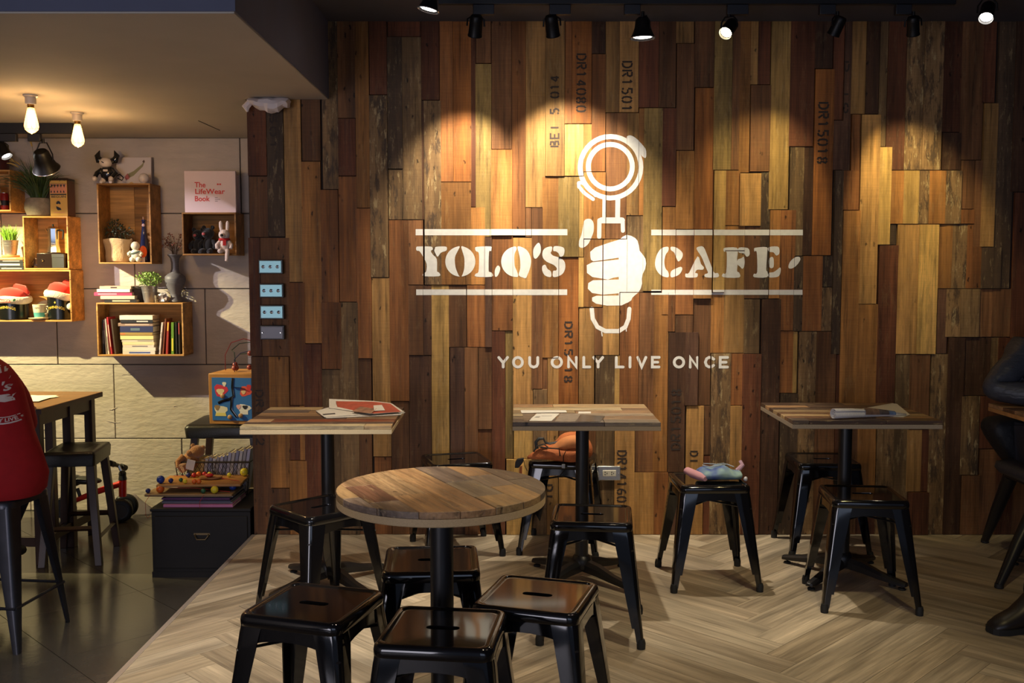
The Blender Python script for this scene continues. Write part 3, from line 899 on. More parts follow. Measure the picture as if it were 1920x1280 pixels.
def pedestal(root, top, r=.029, spread=.30, rot=45, r2=None):
    m = MB(); m.lathe([(r, .10), (r, top - .012)], 20); m.build('pole', BLACKM, root)
    m = MB(); m.box((0, 0, top - .008), (.26, .05, .010)); m.box((0, 0, top - .008), (.05, .26, .010)); m.build('top_plate', BLACKM, root)
    m = MB(); m.lathe([(.040, .052), (.046, .060), (.046, .088), (.040, .104), (.033, .112)], 20); m.build('hub', BLACKM, root)
    for q in range(4):
        a = math.radians(rot + 90 * q); ux, uy = math.cos(a), math.sin(a); m = MB(); R = []
        for t, zt, zb, wd in ((.02, .096, .046, .026), (.10, .084, .040, .024), (spread * .6, .058, .028, .021), (spread - .03, .040, .019, .020), (spread - .005, .035, .018, .016), (spread, .031, .021, .008)):
            P = [(-wd, zb), (-wd, zb + (zt - zb) * .62), (-wd * .55, zt), (wd * .55, zt), (wd, zb + (zt - zb) * .62), (wd, zb)]
            R.append([(ux * t - uy * p, uy * t + ux * p, z) for p, z in P])
        m.rings(R); ft = m.build('foot', BLACKM, root, smooth=30)
        g = MB(); g.lathe([(.015, 0), (.017, .004), (.015, .008), (.005, .010), (.005, .024)], 12, (ux * (spread - .025), uy * (spread - .025), 0)); g.build('glide', RUBBER, ft)
def square_table(x, y, a, label, rows, W=.612, D=.555, edge=PLY):
    t = thing('cafe_table', label, 'table', (x, y, 0), math.radians(a), 'square reclaimed wood tables')
    boards(rows, W, D, .7305, .747, t)
    m = MB(); m.bb((-W / 2, -D / 2, .712), (W / 2, D / 2, .7300)); m.build('plywood_core', edge, t, smooth=0, bevel=.001, seg=1)
    pedestal(t, .712)
    return t
square_table(-.797, 4.258, 1.0, 'square wooden café table nearest the left end of the wall, folded newspaper on it',
    [(.10, [(.9, 'g'), (.2, 'c')]), (.09, [(1, 'd')]), (.14, [(.2, 'b'), (1, 'e')]), (.17, [(.75, 'a'), (.4, 'b')]), (.17, [(.5, 'b'), (.5, 'f')]), (.16, [(.35, 'h'), (.7, 'b')]), (.17, [(.4, 'c'), (.6, 'd')])], edge=mat('plywood_edge_ivory', S(216, 194, 154), .6, noise=.15, nscale=30, stretch=(6, 6, 40)))
square_table(.310, 4.345, -.4, 'square wooden café table with flat leaflets, between the two other square tables',
    [(.17, [(.62, 'h'), (.38, 'f')]), (.17, [(.3, 'f'), (.7, 'b')]), (.13, [(.2, 'g'), (.8, 'f')]), (.18, [(.45, 'c'), (.55, 'b')]), (.14, [(.8, 'g'), (.2, 'b')]), (.21, [(.3, 'b'), (.7, 'c')])], edge=mat('plywood_edge_grey', S(158, 138, 110), .6, noise=.2, nscale=30, stretch=(6, 6, 40)))
square_table(1.486, 4.394, -.6, 'square wooden café table with a rolled newspaper on it',
    [(.13, [(.12, 'h'), (.55, 'd'), (.4, 'd')]), (.10, [(.3, 'a'), (.3, 'd'), (.4, 'b')]), (.12, [(.35, 'c'), (.35, 'b'), (.4, 'c')]), (.11, [(.6, 'a'), (.4, 'd')]), (.13, [(.4, 'c'), (.6, 'b')]), (.12, [(.6, 'd'), (.5, 'a')]), (.14, [(.3, 'b'), (.7, 'd')]), (.15, [(.6, 'd'), (.4, 'b')])], W=.625, edge=mat('plywood_edge_pale', S(150, 136, 118), .6, noise=.2, nscale=30, stretch=(6, 6, 40)))
square_table(2.545, 4.372, -.5, 'square wooden café table at the right edge, a dark sleeve resting on it',
    [(.15, [(.6, 'b'), (.4, 'a')]), (.2, [(.3, 'c'), (.7, 'b')]), (.2, [(.6, 'b'), (.4, 'a')]), (.2, [(.5, 'a'), (.5, 'b')]), (.25, [(.7, 'b'), (.3, 'c')])], edge=mat('plywood_edge_amber', S(176, 128, 76), .6, noise=.2, nscale=30))
# round table in the foreground
rt = thing('round_table', 'round reclaimed wood table on a black pole among four stools in front', 'table', (-.205, 2.855, 0), 0)
RR, RA = .302, None
pA, pB = at_z(695, 887, .747), at_z(805, 950, .747); RA = math.atan2(pB.y - pA.y, pB.x - pA.x)
circ = [(RR * math.cos(i * math.pi / 32), RR * math.sin(i * math.pi / 32)) for i in range(64)]
ROWS = [(.055, [(-1, .02, 'b'), (.02, 1, 'f')]), (.085, [(-1, -.12, 'b'), (-.12, .10, 'a'), (.10, 1, 'f')]), (.10, [(-1, .05, 'b'), (.05, 1, 'b')]), (.10, [(-1, 1, 'b')]),
        (.095, [(-1, -.05, 'h'), (-.05, .16, 'f'), (.16, 1, 'b')]), (.085, [(-1, -.10, 'b'), (-.10, .06, 'f'), (.06, 1, 'b')]), (.095, [(-1, 0, 'h'), (0, 1, 'h')])]
yy = -.3075
for hgt, segs in ROWS:
    for x0, x1, k in segs:
        P = clip_rect(circ, x0 + .0006, x1 - .0006, yy + .0006, yy + hgt - .0006)
        if len(P) > 2:
            m = MB(); dz = random.uniform(-.001, .0008); m.prism(P, lambda a, b, d: (a, b, d), .7275, .747 + dz)
            o = m.build('board', BOARD, rt, smooth=0, bevel=.0012, seg=1, color=S(*[c * random.uniform(.97, 1.03) * 1.0 for c in BC[k]], .35)); o.rotation_euler = (0, 0, RA)
    yy += hgt
m = MB(); m.lathe([(RR - .002, .705), (RR, .707), (RR, .727)], 64); m.build('plywood_core', PLY, rt, smooth=30)
pedestal(rt, .705, r=.034, spread=.27, rot=25)

# ---- things on the tables and stools
TZ = .7479
def sheet(name, label, cat, px, z, m, th=.0006, group=None, par=None):
    P = [at_z(u, v, z) for u, v in px]; c = sum(P, Vector()) / len(P)
    b = MB(); b.prism([(p.x - c.x, p.y - c.y) for p in P], lambda x, y, d: (x, y, d), 0, th)
    o = b.build(name, m, par, smooth=0)
    o.location = (c.x, c.y, z)
    return tag(o, label, cat, group)
GREYP = mat('grey_print', S(128, 120, 112), .5, noise=.25, nscale=40)
s1 = sheet('leaflet', 'cream leaflet with grey columns lying on the middle table', 'leaflet', [(990, 789), (1034, 789), (1049, 775), (1007, 775)], TZ, PAPER, group='leaflets on the middle table')
for a0, a1 in ((0.2, .28), (.34, .42), (.48, .56)):
    b = MB(); b.bb((-.045 + .02 * a0, -.03 + .08 * a0, .0007), (-.025 + .02 * a0, -.03 + .08 * a1, .0009)); b.build('print', GREYP, s1, smooth=0)
b = MB(); b.bb((-.01, .030, .0007), (.035, .036, .0009)); b.build('print', GREYP, s1, smooth=0)
sheet('leaflet', 'grey photo leaflet beside the cream leaflet on the middle table', 'leaflet', [(1040, 790), (1078, 790), (1092, 776), (1052, 775)], TZ, mat('grey_leaflet', S(150, 138, 124), .35, noise=.3, nscale=30), group='leaflets on the middle table')
sheet('leaflet', 'dark glossy leaflet closest to the pole side of the middle table', 'leaflet', [(1080, 790.5), (1125, 790.5), (1134, 780), (1088, 777)], TZ + .0008, mat('dark_leaflet', S(92, 84, 78), .22, noise=.35, nscale=26), group='leaflets on the middle table')
sheet('leaflet', 'long white paper strip at the back of the middle table', 'leaflet', [(978, 774), (1063, 773), (1061, 769), (976, 769)], TZ + .001, PAPER, group='leaflets on the middle table')
sheet('leaflet', 'brown leaflet under the white strip on the middle table', 'leaflet', [(982, 789), (992, 789), (1005, 774.8), (980, 774.8)], TZ, mat('brown_leaflet', S(120, 104, 88), .4, noise=.3, nscale=30), group='leaflets on the middle table')
sheet('card', 'small white card lying alone on the middle table', 'card', [(1084, 775), (1108, 775), (1108, 771.5), (1085, 771.5)], TZ, PAPER)
# folded newspaper on the left table
NEWS = mat('newsprint', S(214, 206, 192), .8, noise=.12, nscale=60, stretch=(1, 4, 1)); REDP = mat('red_print', S(178, 82, 58), .7, noise=.2, nscale=30); DKP = mat('dark_print', S(70, 62, 60), .7, noise=.3, nscale=60)
nw = thing('newspaper', 'folded newspaper with a red front page on the left square table', 'newspaper', (-.68, 4.27, TZ))
def npx(u, v, dz): p = at_z(u, v, TZ + dz); return Vector((p.x + .68, p.y - 4.27, dz))
def leaf(name, px, zs, th, m):
    P = [npx(u, v, z) for (u, v), z in zip(px, zs)]; b = MB(); n = len(P)
    b.add(P + [p + Vector((0, 0, th)) for p in P], [tuple(range(n)), tuple(range(2 * n - 1, n - 1, -1))] + [(i, (i + 1) % n, n + (i + 1) % n, n + i) for i in range(n)])
    return b.build(name, m, nw, smooth=0)
leaf('folded_sheet', [(609, 783), (612, 784), (752, 778), (757, 772), (735, 757), (620, 763), (592, 771)], [0] * 7, .002, NEWS)
leaf('folded_sheet', [(608, 782), (727, 774), (733, 769), (640, 764), (592, 770)], [.003, .004, .004, .004, .003], .0015, NEWS)
leaf('folded_sheet', [(617, 765), (700, 776), (753, 772), (733, 756), (700, 752), (617, 748)], [.006, .009, .009, .022, .024, .024], .0015, NEWS)
leaf('red_page', [(633, 765), (700, 775), (752, 771.6), (732, 756.5), (700, 752.8), (630, 752)], [.0078, .0108, .0108, .0238, .0258, .0258], .0004, REDP)
leaf('photo', [(660, 771), (696, 775), (706, 766), (676, 762)], [.0140, .0132, .0205, .0215], .0004, mat('food_photo', S(150, 110, 84), .6, noise=.5, nscale=40))
leaf('photo', [(702, 770), (722, 769), (716, 759), (700, 760)], [.0172, .0160, .0250, .0262], .0004, NEWS)
leaf('photo', [(607, 778), (629, 776), (628, 774), (604, 776)], [.0049] * 4, .0003, DKP)
b = MB(); P0, P1, P2 = npx(748, 775, .001), npx(759, 773, .006), npx(748, 773, .011)
b.tube([P0, (P0 + P1) / 2 + Vector((.006, 0, -.001)), P1, (P1 + P2) / 2 + Vector((.004, 0, .002)), P2], .002, 6); b.build('fold', NEWS, nw)
# rolled newspaper on the right table
rn = thing('newspaper', 'half rolled newspaper on the square table towards the right', 'newspaper', (1.50, 4.35, TZ))
def spiral(cx, zc, r0, r1, turns, n=40, flat=.86):
    return [(cx + (r0 + (r1 - r0) * i / n) * math.cos(2 * math.pi * turns * i / n + .6), zc + (r0 + (r1 - r0) * i / n) * flat * math.sin(2 * math.pi * turns * i / n + .6)) for i in range(n + 1)]
q0, q1 = at_z(1562, 785, TZ), at_z(1700, 780, TZ)
ax = (q1 - q0); ax.z = 0; Lr = ax.length; ax.normalize(); pr = Vector((-ax.y, ax.x, 0))
b = MB(); Rr = []
for t, rr_ in ((0, 1.0), (.25, .96), (.5, .80), (.75, .55), (1, .22)):
    o_ = q0 + ax * (Lr * t) + pr * (.006 * t) - Vector((1.50, 4.35, TZ)); sp = spiral(0, .0, .005, .029 * rr_, 2.3)
    zlow = min(z for _, z in sp)
    Rr.append([o_ + pr * x + Vector((0, 0, z - zlow + .001)) for x, z in sp])
b.rings(Rr, False, False, closed=False)
me_o = b.build('rolled_sheet', mat('rolled_newsprint', S(214, 210, 208), .75, noise=.14, nscale=90, stretch=(9, 1, 1)), rn, smooth=60)
sm = me_o.modifiers.new('thick', 'SOLIDIFY'); sm.thickness = .0012
for ta, tb, cc in ((.40, .60, S(120, 92, 76)), (.60, .74, S(84, 74, 76)), (.74, .84, S(92, 112, 150))):
    b = MB(); Rr = []
    for t in (ta, (ta + tb) / 2, tb):
        rr_ = 1 - .78 * t ** 1.6; o_ = q0 + ax * (Lr * t) + pr * (.006 * t) - Vector((1.50, 4.35, TZ))
        Rr.append([o_ + pr * (.0306 * rr_ * math.cos(a)) + Vector((0, 0, .0262 * rr_ + .0262 * rr_ * math.sin(a) + .0016)) for a in [math.radians(80 + 15 * k) for k in range(9)]])
    b.rings(Rr, False, False, closed=False); b.build('printed_photo', mat('news_photo', cc, .7, noise=.4, nscale=50), rn, smooth=60)
P = [at_z(u, v, TZ + .002) for u, v in ((1600, 771), (1673, 756), (1682, 758), (1706, 777), (1694, 781), (1650, 779))]
b = MB(); b.prism([(p.x - 1.50, p.y - 4.35) for p in P], lambda x, y, d: (x, y, d + max(0, .010 - .05 * abs(y - .1))), 0, .002); b.build('flat_sheet', PAPER, rn, smooth=0)

# orange backpack lying on a stool
ORG = mat('orange_canvas', S(190, 106, 56), .8, noise=.2, nscale=30, bump=.3, bscale=140); ORGD = mat('orange_lining', S(216, 138, 82), .8, noise=.15, nscale=25); STRAP = mat('black_webbing', (0.012, .011, .011, 1), .6)
bp = thing('backpack', 'orange canvas backpack with black straps lying on a stool behind the middle table', 'backpack', (.255, 4.85, .4525))
def bpx(u, v, Y=4.80): p = at_y(u, v, Y); return (p.x - .255, p.z - .4525)
def pillow(outline, y0, y1, puff, nrm_noise=.004, k=5):
    """closed outline in (x,z) blown up between depths y0..y1"""
    cx = sum(p[0] for p in outline) / len(outline); cz = sum(p[1] for p in outline) / len(outline); R = []
    for i in range(k + 1):
        t = -1 + 2 * i / k; s_ = math.sqrt(max(0.0, 1 - abs(t) ** puff)) if abs(t) < 1 else .25; s_ = max(s_, .30)
        R.append([(cx + (x - cx) * s_, y0 + (y1 - y0) * (t + 1) / 2, max(.001, cz + (z - cz) * s_) + nrm_noise * math.sin(9 * x * 10 + 3 * i)) for x, z in outline])
    return MB().rings(R)
body = [bpx(*q) for q in ((1000, 850), (1020, 838), (1045, 832), (1048, 818), (1070, 811), (1095, 812), (1108, 828), (1113, 840), (1113, 855), (1104, 862), (1080, 868), (1062, 868), (1040, 856), (1018, 856))]
pillow(body, -.13, .10, 3.2).build('body', ORG, bp, smooth=70, sub=1)
flap = [bpx(*q) for q in ((984, 851), (1000, 840), (1012, 832), (1040, 834), (1060, 834), (1090, 836), (1106, 838), (1104, 850), (1085, 862), (1066, 866), (1045, 858), (1010, 854), (988, 856))]
pillow(flap, -.165, -.09, 2.5).build('front_pocket', ORG, bp, smooth=70, sub=1)
top = [bpx(*q) for q in ((1024, 839), (1040, 828), (1048, 818), (1066, 811), (1094, 810), (1106, 824), (1100, 835), (1062, 837), (1040, 840))]
pillow(top, -.155, -.07, 2.8, .003).build('top_flap', ORGD, bp, smooth=70, sub=1)
b = MB(); b.tube([(*[bpx(1012, 833)[0]], -.15, bpx(1012, 833)[1] + .004), (bpx(1046, 834)[0], -.17, bpx(1046, 834)[1] + .003), (bpx(1048, 846)[0], -.168, bpx(1048, 846)[1])], .0035, 6); b.build('piping', STRAP, bp)
def strap(name, pts, wd=.012, th=.002, Y=-.17, m=STRAP):
    P = [Vector((bpx(u, v)[0], Y + .004 * i, bpx(u, v)[1])) for i, (u, v) in enumerate(pts)]
    b = MB(); b.tube(P, wd / 2, 6, sq=(1, .35)); return b.build(name, m, bp)
strap('handle', [(1006, 836), (1004, 824), (1010, 818), (1018, 818), (1022, 826), (1030, 828), (1062, 822), (1075, 824)], .016, Y=-.12)
strap('shoulder_strap', [(1000, 840), (1005, 830), (1018, 826), (1026, 832)], .016, Y=-.15)
strap('buckle_strap', [(1060, 834), (1054, 846), (1054, 862), (1056, 872), (1050, 880), (1044, 888)], .010)
b = MB(); b.box((bpx(1054, 864)[0], -.178, bpx(1054, 864)[1]), (.016, .006, .02)); b.build('buckle', STEEL, bp, bevel=.002)
b = MB(); P = [bpx(*q) for q in ((966, 858), (970, 852), (982, 850), (980, 858), (972, 868), (965, 868))]; b.prism(P, lambda x, z, d: (x, d, z), -.17, -.145); b.build('strap_end', STRAP, bp, bevel=.003)
b = MB(); P = [bpx(*q) for q in ((974, 866), (979, 864), (978, 888), (972, 888))]; b.prism(P, lambda x, z, d: (x, d, z), -.165, -.160); b.build('hanging_strap', ORG, bp)
b = MB(); b.tube([(bpx(u, v)[0], -.16, bpx(u, v)[1]) for u, v in ((981, 854), (984, 866), (988, 874))], .0018, 5); b.build('cord', STRAP, bp)

# blue drawstring bag on a stool
bb_ = thing('drawstring_bag', 'small blue cloth drawstring bag with a pink rolled end on a lone stool', 'bag', (.90, 4.34, .4535))
BLUE = bpy.data.materials.new('tie_dye_cloth'); BLUE.use_nodes = True
nt = BLUE.node_tree; tc = nt.nodes.new('ShaderNodeTexCoord'); nz = nt.nodes.new('ShaderNodeTexNoise'); nz.inputs['Scale'].default_value = 14; cr = nt.nodes.new('ShaderNodeValToRGB')
nt.links.new(tc.outputs['Object'], nz.inputs['Vector']); nt.links.new(nz.outputs[0], cr.inputs[0]); nt.links.new(cr.outputs[0], nt.nodes['Principled BSDF'].inputs['Base Color'])
cr.color_ramp.elements[0].position = .36; cr.color_ramp.elements[0].color = S(76, 96, 160); cr.color_ramp.elements[1].position = .66; cr.color_ramp.elements[1].color = S(150, 178, 170)
nt.nodes['Principled BSDF'].inputs['Roughness'].default_value = .85
b = MB(); R = []
for i in range(13):
    t = i / 12; x = -.085 + .20 * t; hh = .030 * math.sin(math.pi * (.12 + .80 * t)) ** .6 + .004 * math.sin(14 * t); wd = .085 * math.sin(math.pi * (.22 + .70 * t)) ** .7
    R.append([(x, wd * math.cos(a) + .004 * math.sin(3 * a + 9 * t), max(.0005, hh + hh * math.sin(a) * (1 + .10 * math.sin(5 * a + 7 * t)))) for a in [k * math.pi / 8 for k in range(16)]])
b.rings(R); b.build('body', BLUE, bb_, smooth=80, sub=1)
b = MB(); b.tube([(-.125, .02, .034), (-.105, -.015, .027), (-.075, -.055, .020), (-.06, -.075, .016)], [.019, .023, .021, .014], 12, sq=(1, .8)); b.build('rolled_end', mat('pink_fleece', S(206, 150, 158), .9), bb_)
for pts in ([(-.06, .0, .062), (-.03, -.03, .060), (.02, -.02, .066), (.05, .01, .064), (.075, -.02, .058)], [(-.05, .03, .063), (.0, -.01, .068), (.04, .03, .064), (.08, .02, .052)]):
    b = MB(); b.tube(pts, .0022, 6); b.build('cord', mat('pale_cord', S(176, 182, 186), .8), bb_)
b = MB(); b.tube([(.10, .03, .03), (.125, .035, .055), (.118, .05, .07)], [.012, .010, .008], 8); b.build('gathered_tip', mat('pink_lining', S(200, 160, 176), .9), bb_)
b = MB(); b.ball((.118, -.055, .010), .009); b.ball((.125, -.03, .009), .008); b.build('toggle', mat('clear_bead', S(190, 190, 196), .2), bb_)

# ---- wall fittings
ol = thing('wall_outlet', 'steel double power outlet on the wood wall beside the middle table', 'outlet', (at_y(1142, 886, WALLY).x, WALLY - .008, at_y(1142, 886, WALLY).z))
b = MB(); b.bb((-.058, -.006, -.037), (.058, .008, .037)); b.build('plate', STEEL, ol, bevel=.003)
b = MB(); b.bb((-.034, -.009, -.016), (.034, -.005, .016)); b.build('socket_insert', mat('ivory_plastic', S(222, 214, 196), .4), ol, bevel=.003)
for sx in (-.018, .016):
    for dx, dz, w_, h_ in ((-.004, .006, .006, .002), (-.004, -.006, .006, .002), (.006, .0, .003, .004)):
        b = MB(); b.bb((sx + dx - w_ / 2, -.0096, dz - h_), (sx + dx + w_ / 2, -.0088, dz + h_)); b.build('slot', RUBBER, ol, smooth=0)
for sx in (-.049, .049):
    b = MB(); b.lathe([(.003, 0), (.002, .0015)], 10, (sx, -.006, 0), Matrix.Rotation(math.pi / 2, 3, 'X')); b.build('screw', CHROME, ol)
SWL = ['top steel switch plate of the four at the left end of the wood wall', 'second steel switch plate from the top at the left end of the wood wall', 'third steel switch plate from the top, above the blank one', 'bottom steel plate without switches at the left end of the wood wall']
TEAL = mat('steel_plate_film', S(150, 200, 204), .35, .35); DULL = mat('dull_steel', S(132, 130, 134), .5, .6); DARKB = mat('steel_box', S(84, 84, 86), .45, .8)
for i, (u, v, h_) in enumerate(((510, 500, 28), (511.5, 544.5, 28), (512.5, 584.5, 28), (513, 622.5, 28))):
    p = at_y(u, v, WALLY); s_ = thing('switch_plate', SWL[i], 'switch', (p.x, WALLY - .006, p.z), 0, 'switch plates on the wood wall')
    b = MB(); b.bb((-.062, -.026, -.036), (.062, .004, .036)); b.build('back_box', DARKB, s_, bevel=.003)
    b = MB(); b.bb((-.056, -.031, -.031), (.056, -.025, .031)); b.build('plate', TEAL if i < 3 else DULL, s_, bevel=.002)
    for k in range(3 if i < 3 else 2):
        x = (-.036 + .036 * k) if i < 3 else (-.046 + .092 * k); R_ = Matrix.Rotation(math.pi / 2, 3, 'X'); sc_ = 1 if i < 3 else .5
        b = MB(); b.lathe([(.009 * sc_, 0), (.008 * sc_, .003), (.004 * sc_, .004), (.0035 * sc_, .012), (.002, .013)], 12, (x, -.031, 0), R_); b.build('toggle' if i < 3 else 'screw', CHROME, s_)
# ================================================================ TRACK LIGHTS
TRY = 4.62
tk = thing('lighting_track', 'long black lighting track under the dark ceiling before the wood wall', 'lighting track', (at_y(1306, 6, TRY).x, TRY, CEILZ))
hw = at_y(1790, 6, TRY).x - at_y(1306, 6, TRY).x
b = MB(); b.bb((-hw, -.018, -.040), (hw, .018, -.001)); b.build('rail', mat('track_black', S(22, 22, 26), .45), tk, bevel=.002)
b = MB(); b.bb((-hw, -.006, -.0415), (hw, .006, -.039)); b.build('slot', RUBBER, tk, smooth=0)
TRACKB = mat('spot_black', S(17, 15, 15), .42, spec=.3); ADAPT = mat('adapter_black', S(30, 31, 38), .5)
LAMPW = mat('lamp_disc_warm', (1, .93, .72, 1), .4, emit=(1, .86, .52, 1), es=14); LAMPC = mat('lamp_disc_white', (1, 1, 1, 1), .4, emit=(1, .94, .86, 1), es=9)
RIMM = mat('lamp_rim', S(190, 190, 196), .25, .8)
def look(d): return Vector(d).normalized().to_track_quat('-Z', 'Y').to_matrix()
def track_spot(label, x, y, ztop, aim, shape='can', lit=None, power=0, color=WARM, deg=44, blend=.45, adapter=True, drop=.085, size=1.0, flip=1, disc=None):
    """adapter box, yoke and a head turned to its aim; x,y,ztop where it hangs"""
    t = thing('track_spotlight', label, 'spotlight', (x, y, ztop), 0, 'track spotlights')
    if adapter:
        b = MB(); b.bb((-.012, -.016, -.046), (.085 * flip, .016, -.001)); b.build('adapter', ADAPT, t, bevel=.003)
    hc = Vector((0, 0, -drop - .01)); d = (Vector(aim) - Vector((x, y, ztop)) - hc).normalized(); R = look(d)
    side = R @ Vector((1, 0, 0)); k = size
    b = MB(); b.tube([(0, 0, -.03), (0, 0, -.055)], .008, 8); b.build('stem', TRACKB, t)
    b = MB(); ww = .040 * k
    b.tube([hc + side * ww, hc + side * ww * .95 + Vector((0, 0, .030 * k)), Vector((0, 0, -.053)) + side * .02, Vector((0, 0, -.053)) - side * .02, hc - side * ww * .95 + Vector((0, 0, .030 * k)), hc - side * ww], .0042, 6); b.build('yoke', TRACKB, t)
    b = MB()
    if shape == 'can': prof = [(.010, .050), (.024, .048), (.029, .040), (.030, .020), (.031, -.036), (.033, -.040), (.033, -.046), (.030, -.046), (.028, -.030), (.024, -.028)]
    else: prof = [(.010, .052), (.026, .050), (.033, .040), (.036, .012), (.046, -.018), (.056, -.036), (.058, -.040), (.054, -.040), (.044, -.020), (.034, -.010)]
    b.lathe([(r * k, z * k) for r, z in prof], 22, hc, R, cap=True); hd = b.build('head', TRACKB, t, smooth=45)
    if shape == 'bell':
        b = MB(); b.tube([hc + R @ Vector((.0575 * k * math.cos(a), .0575 * k * math.sin(a), -.039 * k)) for a in [i * math.pi / 14 for i in range(28)]], .0022, 6, closed=True); b.build('rim', RIMM, hd)
    b = MB(); rl, zl = ((.026, -.032) if shape == 'can' else (.046, -.030)); b.lathe([(rl * k * .6, (zl + .002) * k), (rl * k, zl * k), (rl * k * .9, (zl - .003) * k), (rl * k * .3, (zl - .004) * k)], 20, hc, R); b.build('lens', (disc or LAMPW) if lit else RIMM, hd)
    if power:
        lo = spot('lamp_beam', (0, 0, 0), (0, 0, -1), power, color, deg, blend, .018)
        lo.parent = t; lo.location = hc + d * (.055 * k); lo.rotation_euler = d.to_track_quat('-Z', 'Y').to_euler()
    return t
def wallp(u, v): return at_y(u, v, WALLY)
zt = CEILZ - .040
def hx(u, v=50): return at_y(u, v, TRY).x
track_spot('black can spotlight at the left end of the long track, turned to the wall', hx(892), TRY, zt, wallp(862, 385), 'can', True, PW[0], COLA, 58, .8)
track_spot('second black can spotlight from the left on the long track, turned to the wall', hx(1035), TRY, zt, wallp(1078, 395), 'can', True, PW[1], COLA, 70, .8)
track_spot('bell-shaped black spotlight shining straight down in front of the wall', hx(1205), TRY, zt, at_z(1215, 1045, 0), 'bell', True, PW[2], (1, .88, .68), 62, .5, drop=.10, flip=-1, size=1.0, disc=LAMPC)
track_spot('spotlight with a glowing yellow disc facing into the room', hx(1367), TRY, zt, (-.35, 3.0, .75), 'can', True, PW[3], (1, .84, .55), 58, .6, drop=.095)
track_spot('small dark spotlight tilted left near the right end of the long track', hx(1570), TRY, zt, wallp(1395, 410), 'can', True, PW[4], COLB, 62, 1.0, size=.9, flip=-1)
track_spot('rightmost dark spotlight on the long track, turned to the wall', hx(1712), TRY, zt, wallp(1712, 405), 'can', True, PW[5], COLB, 52, .8, size=.9, flip=-1)
# a second, nearer track is just cut off by the top of the photo
p1, p2 = at_z(806, 4, 2.49), at_z(1851, 24, 2.50)
track_spot('bell-shaped spotlight with a bright rim at the very top of the picture', p1.x, p1.y, CEILZ, at_z(560, 1100, 0), 'bell', True, PW[6], (1, .86, .66), 50, .6, adapter=True, drop=.115, disc=LAMPC, size=.8)
track_spot('bright spotlight in the top right corner shining towards the room', p2.x, p2.y, CEILZ, (1.0, 2.8, 0.3), 'can', True, PW[7], (1, .84, .55), 60, .6, drop=.10, disc=LAMPC)
# ================================================================ THE LOWER ROOM ON THE LEFT
CF, CB = 6.36, 6.548          # crate fronts and backs
def Wp(u, v, Y=CF): p = at_y(u, v, Y); return (p.x, p.z)
PINE = [(206, 152, 88), (198, 146, 84), (214, 162, 98), (190, 138, 80)]
def crate(label, u0, u1, v0, v1, split=1, dark=1.0):
    um = (v0 + v1) / 2; x0, x1 = Wp(u0, um)[0], Wp(u1, um)[0]; z1, z0 = Wp((u0 + u1) / 2, v0)[1], Wp((u0 + u1) / 2, v1)[1]
    cx = (x0 + x1) / 2; t = thing('wooden_crate', label, 'crate', (cx, CB, z0), 0, 'wooden crates on the block wall')
    w_, h_, d_, th = (x1 - x0), z1 - z0, CB - CF, .010
    def panel(name, a, c):
        m = MB(); m.bb(a, c); mid = [(p + q) / 2 for p, q in zip(a, c)]
        for p in m.v: p -= Vector(mid)
        o = m.build(name, CRATEW, t, smooth=0, bevel=.0015, seg=1, loc=mid)
        k = dark * random.uniform(.94, 1.05); o.color = S(*[min(255, q * k) for q in random.choice(PINE)]); return o
    panel('bottom_panel', (-w_ / 2, -d_, 0), (w_ / 2, 0, th)); panel('top_panel', (-w_ / 2, -d_, h_ - th), (w_ / 2, 0, h_))
    panel('side_panel', (-w_ / 2, -d_, th), (-w_ / 2 + th, 0, h_ - th)); panel('side_panel', (w_ / 2 - th, -d_, th), (w_ / 2, 0, h_ - th))
    n = split
    for i in range(n):
        panel('back_board', (-w_ / 2 + th + (w_ - 2 * th) * i / n + .0006, -.009, th), (-w_ / 2 + th + (w_ - 2 * th) * (i + 1) / n - .0006, 0, h_ - th))
    for sz in (.06, h_ - .06):
        b = MB(); b.tube([(w_ / 2 - th / 2, -d_ + .0005, sz), (w_ / 2 - th / 2, -d_ - .0008, sz)], .0035, 8); b.build('knot', mat('knot', S(92, 52, 30), .7) if 'knot' not in bpy.data.materials else bpy.data.materials['knot'], t)
    return t, cx, z0 + th, z0 + h_
c1, _, f1, t1 = crate('open pine crate cut off by the left edge, highest on the block wall', -78, 19.5, 318, 396)
c3, _, f3, t3 = crate('wide open pine crate holding two black tins in red hats', -78, 134, 506, 603, dark=1.05)
c2, _, f2, t2 = crate('open pine crate holding a metal coffee pot, under the grassy pot plant', 43.5, 128.5, 405, 505.4, 2, 1.08)
c4, _, f4, t4 = crate('tall open pine crate holding a sack planter and a blue bottle', 183, 283, 343.5, 494.5, 2, .86)
c5, _, f5, t5 = crate('small shadowed pine crate with plush toys beside the wood wall', 341.5, 443, 398, 478.5, 1, .8)
c6, _, f6, t6 = crate('low wide pine crate packed with books', 181.5, 344, 567.5, 667.5, 1, .9)

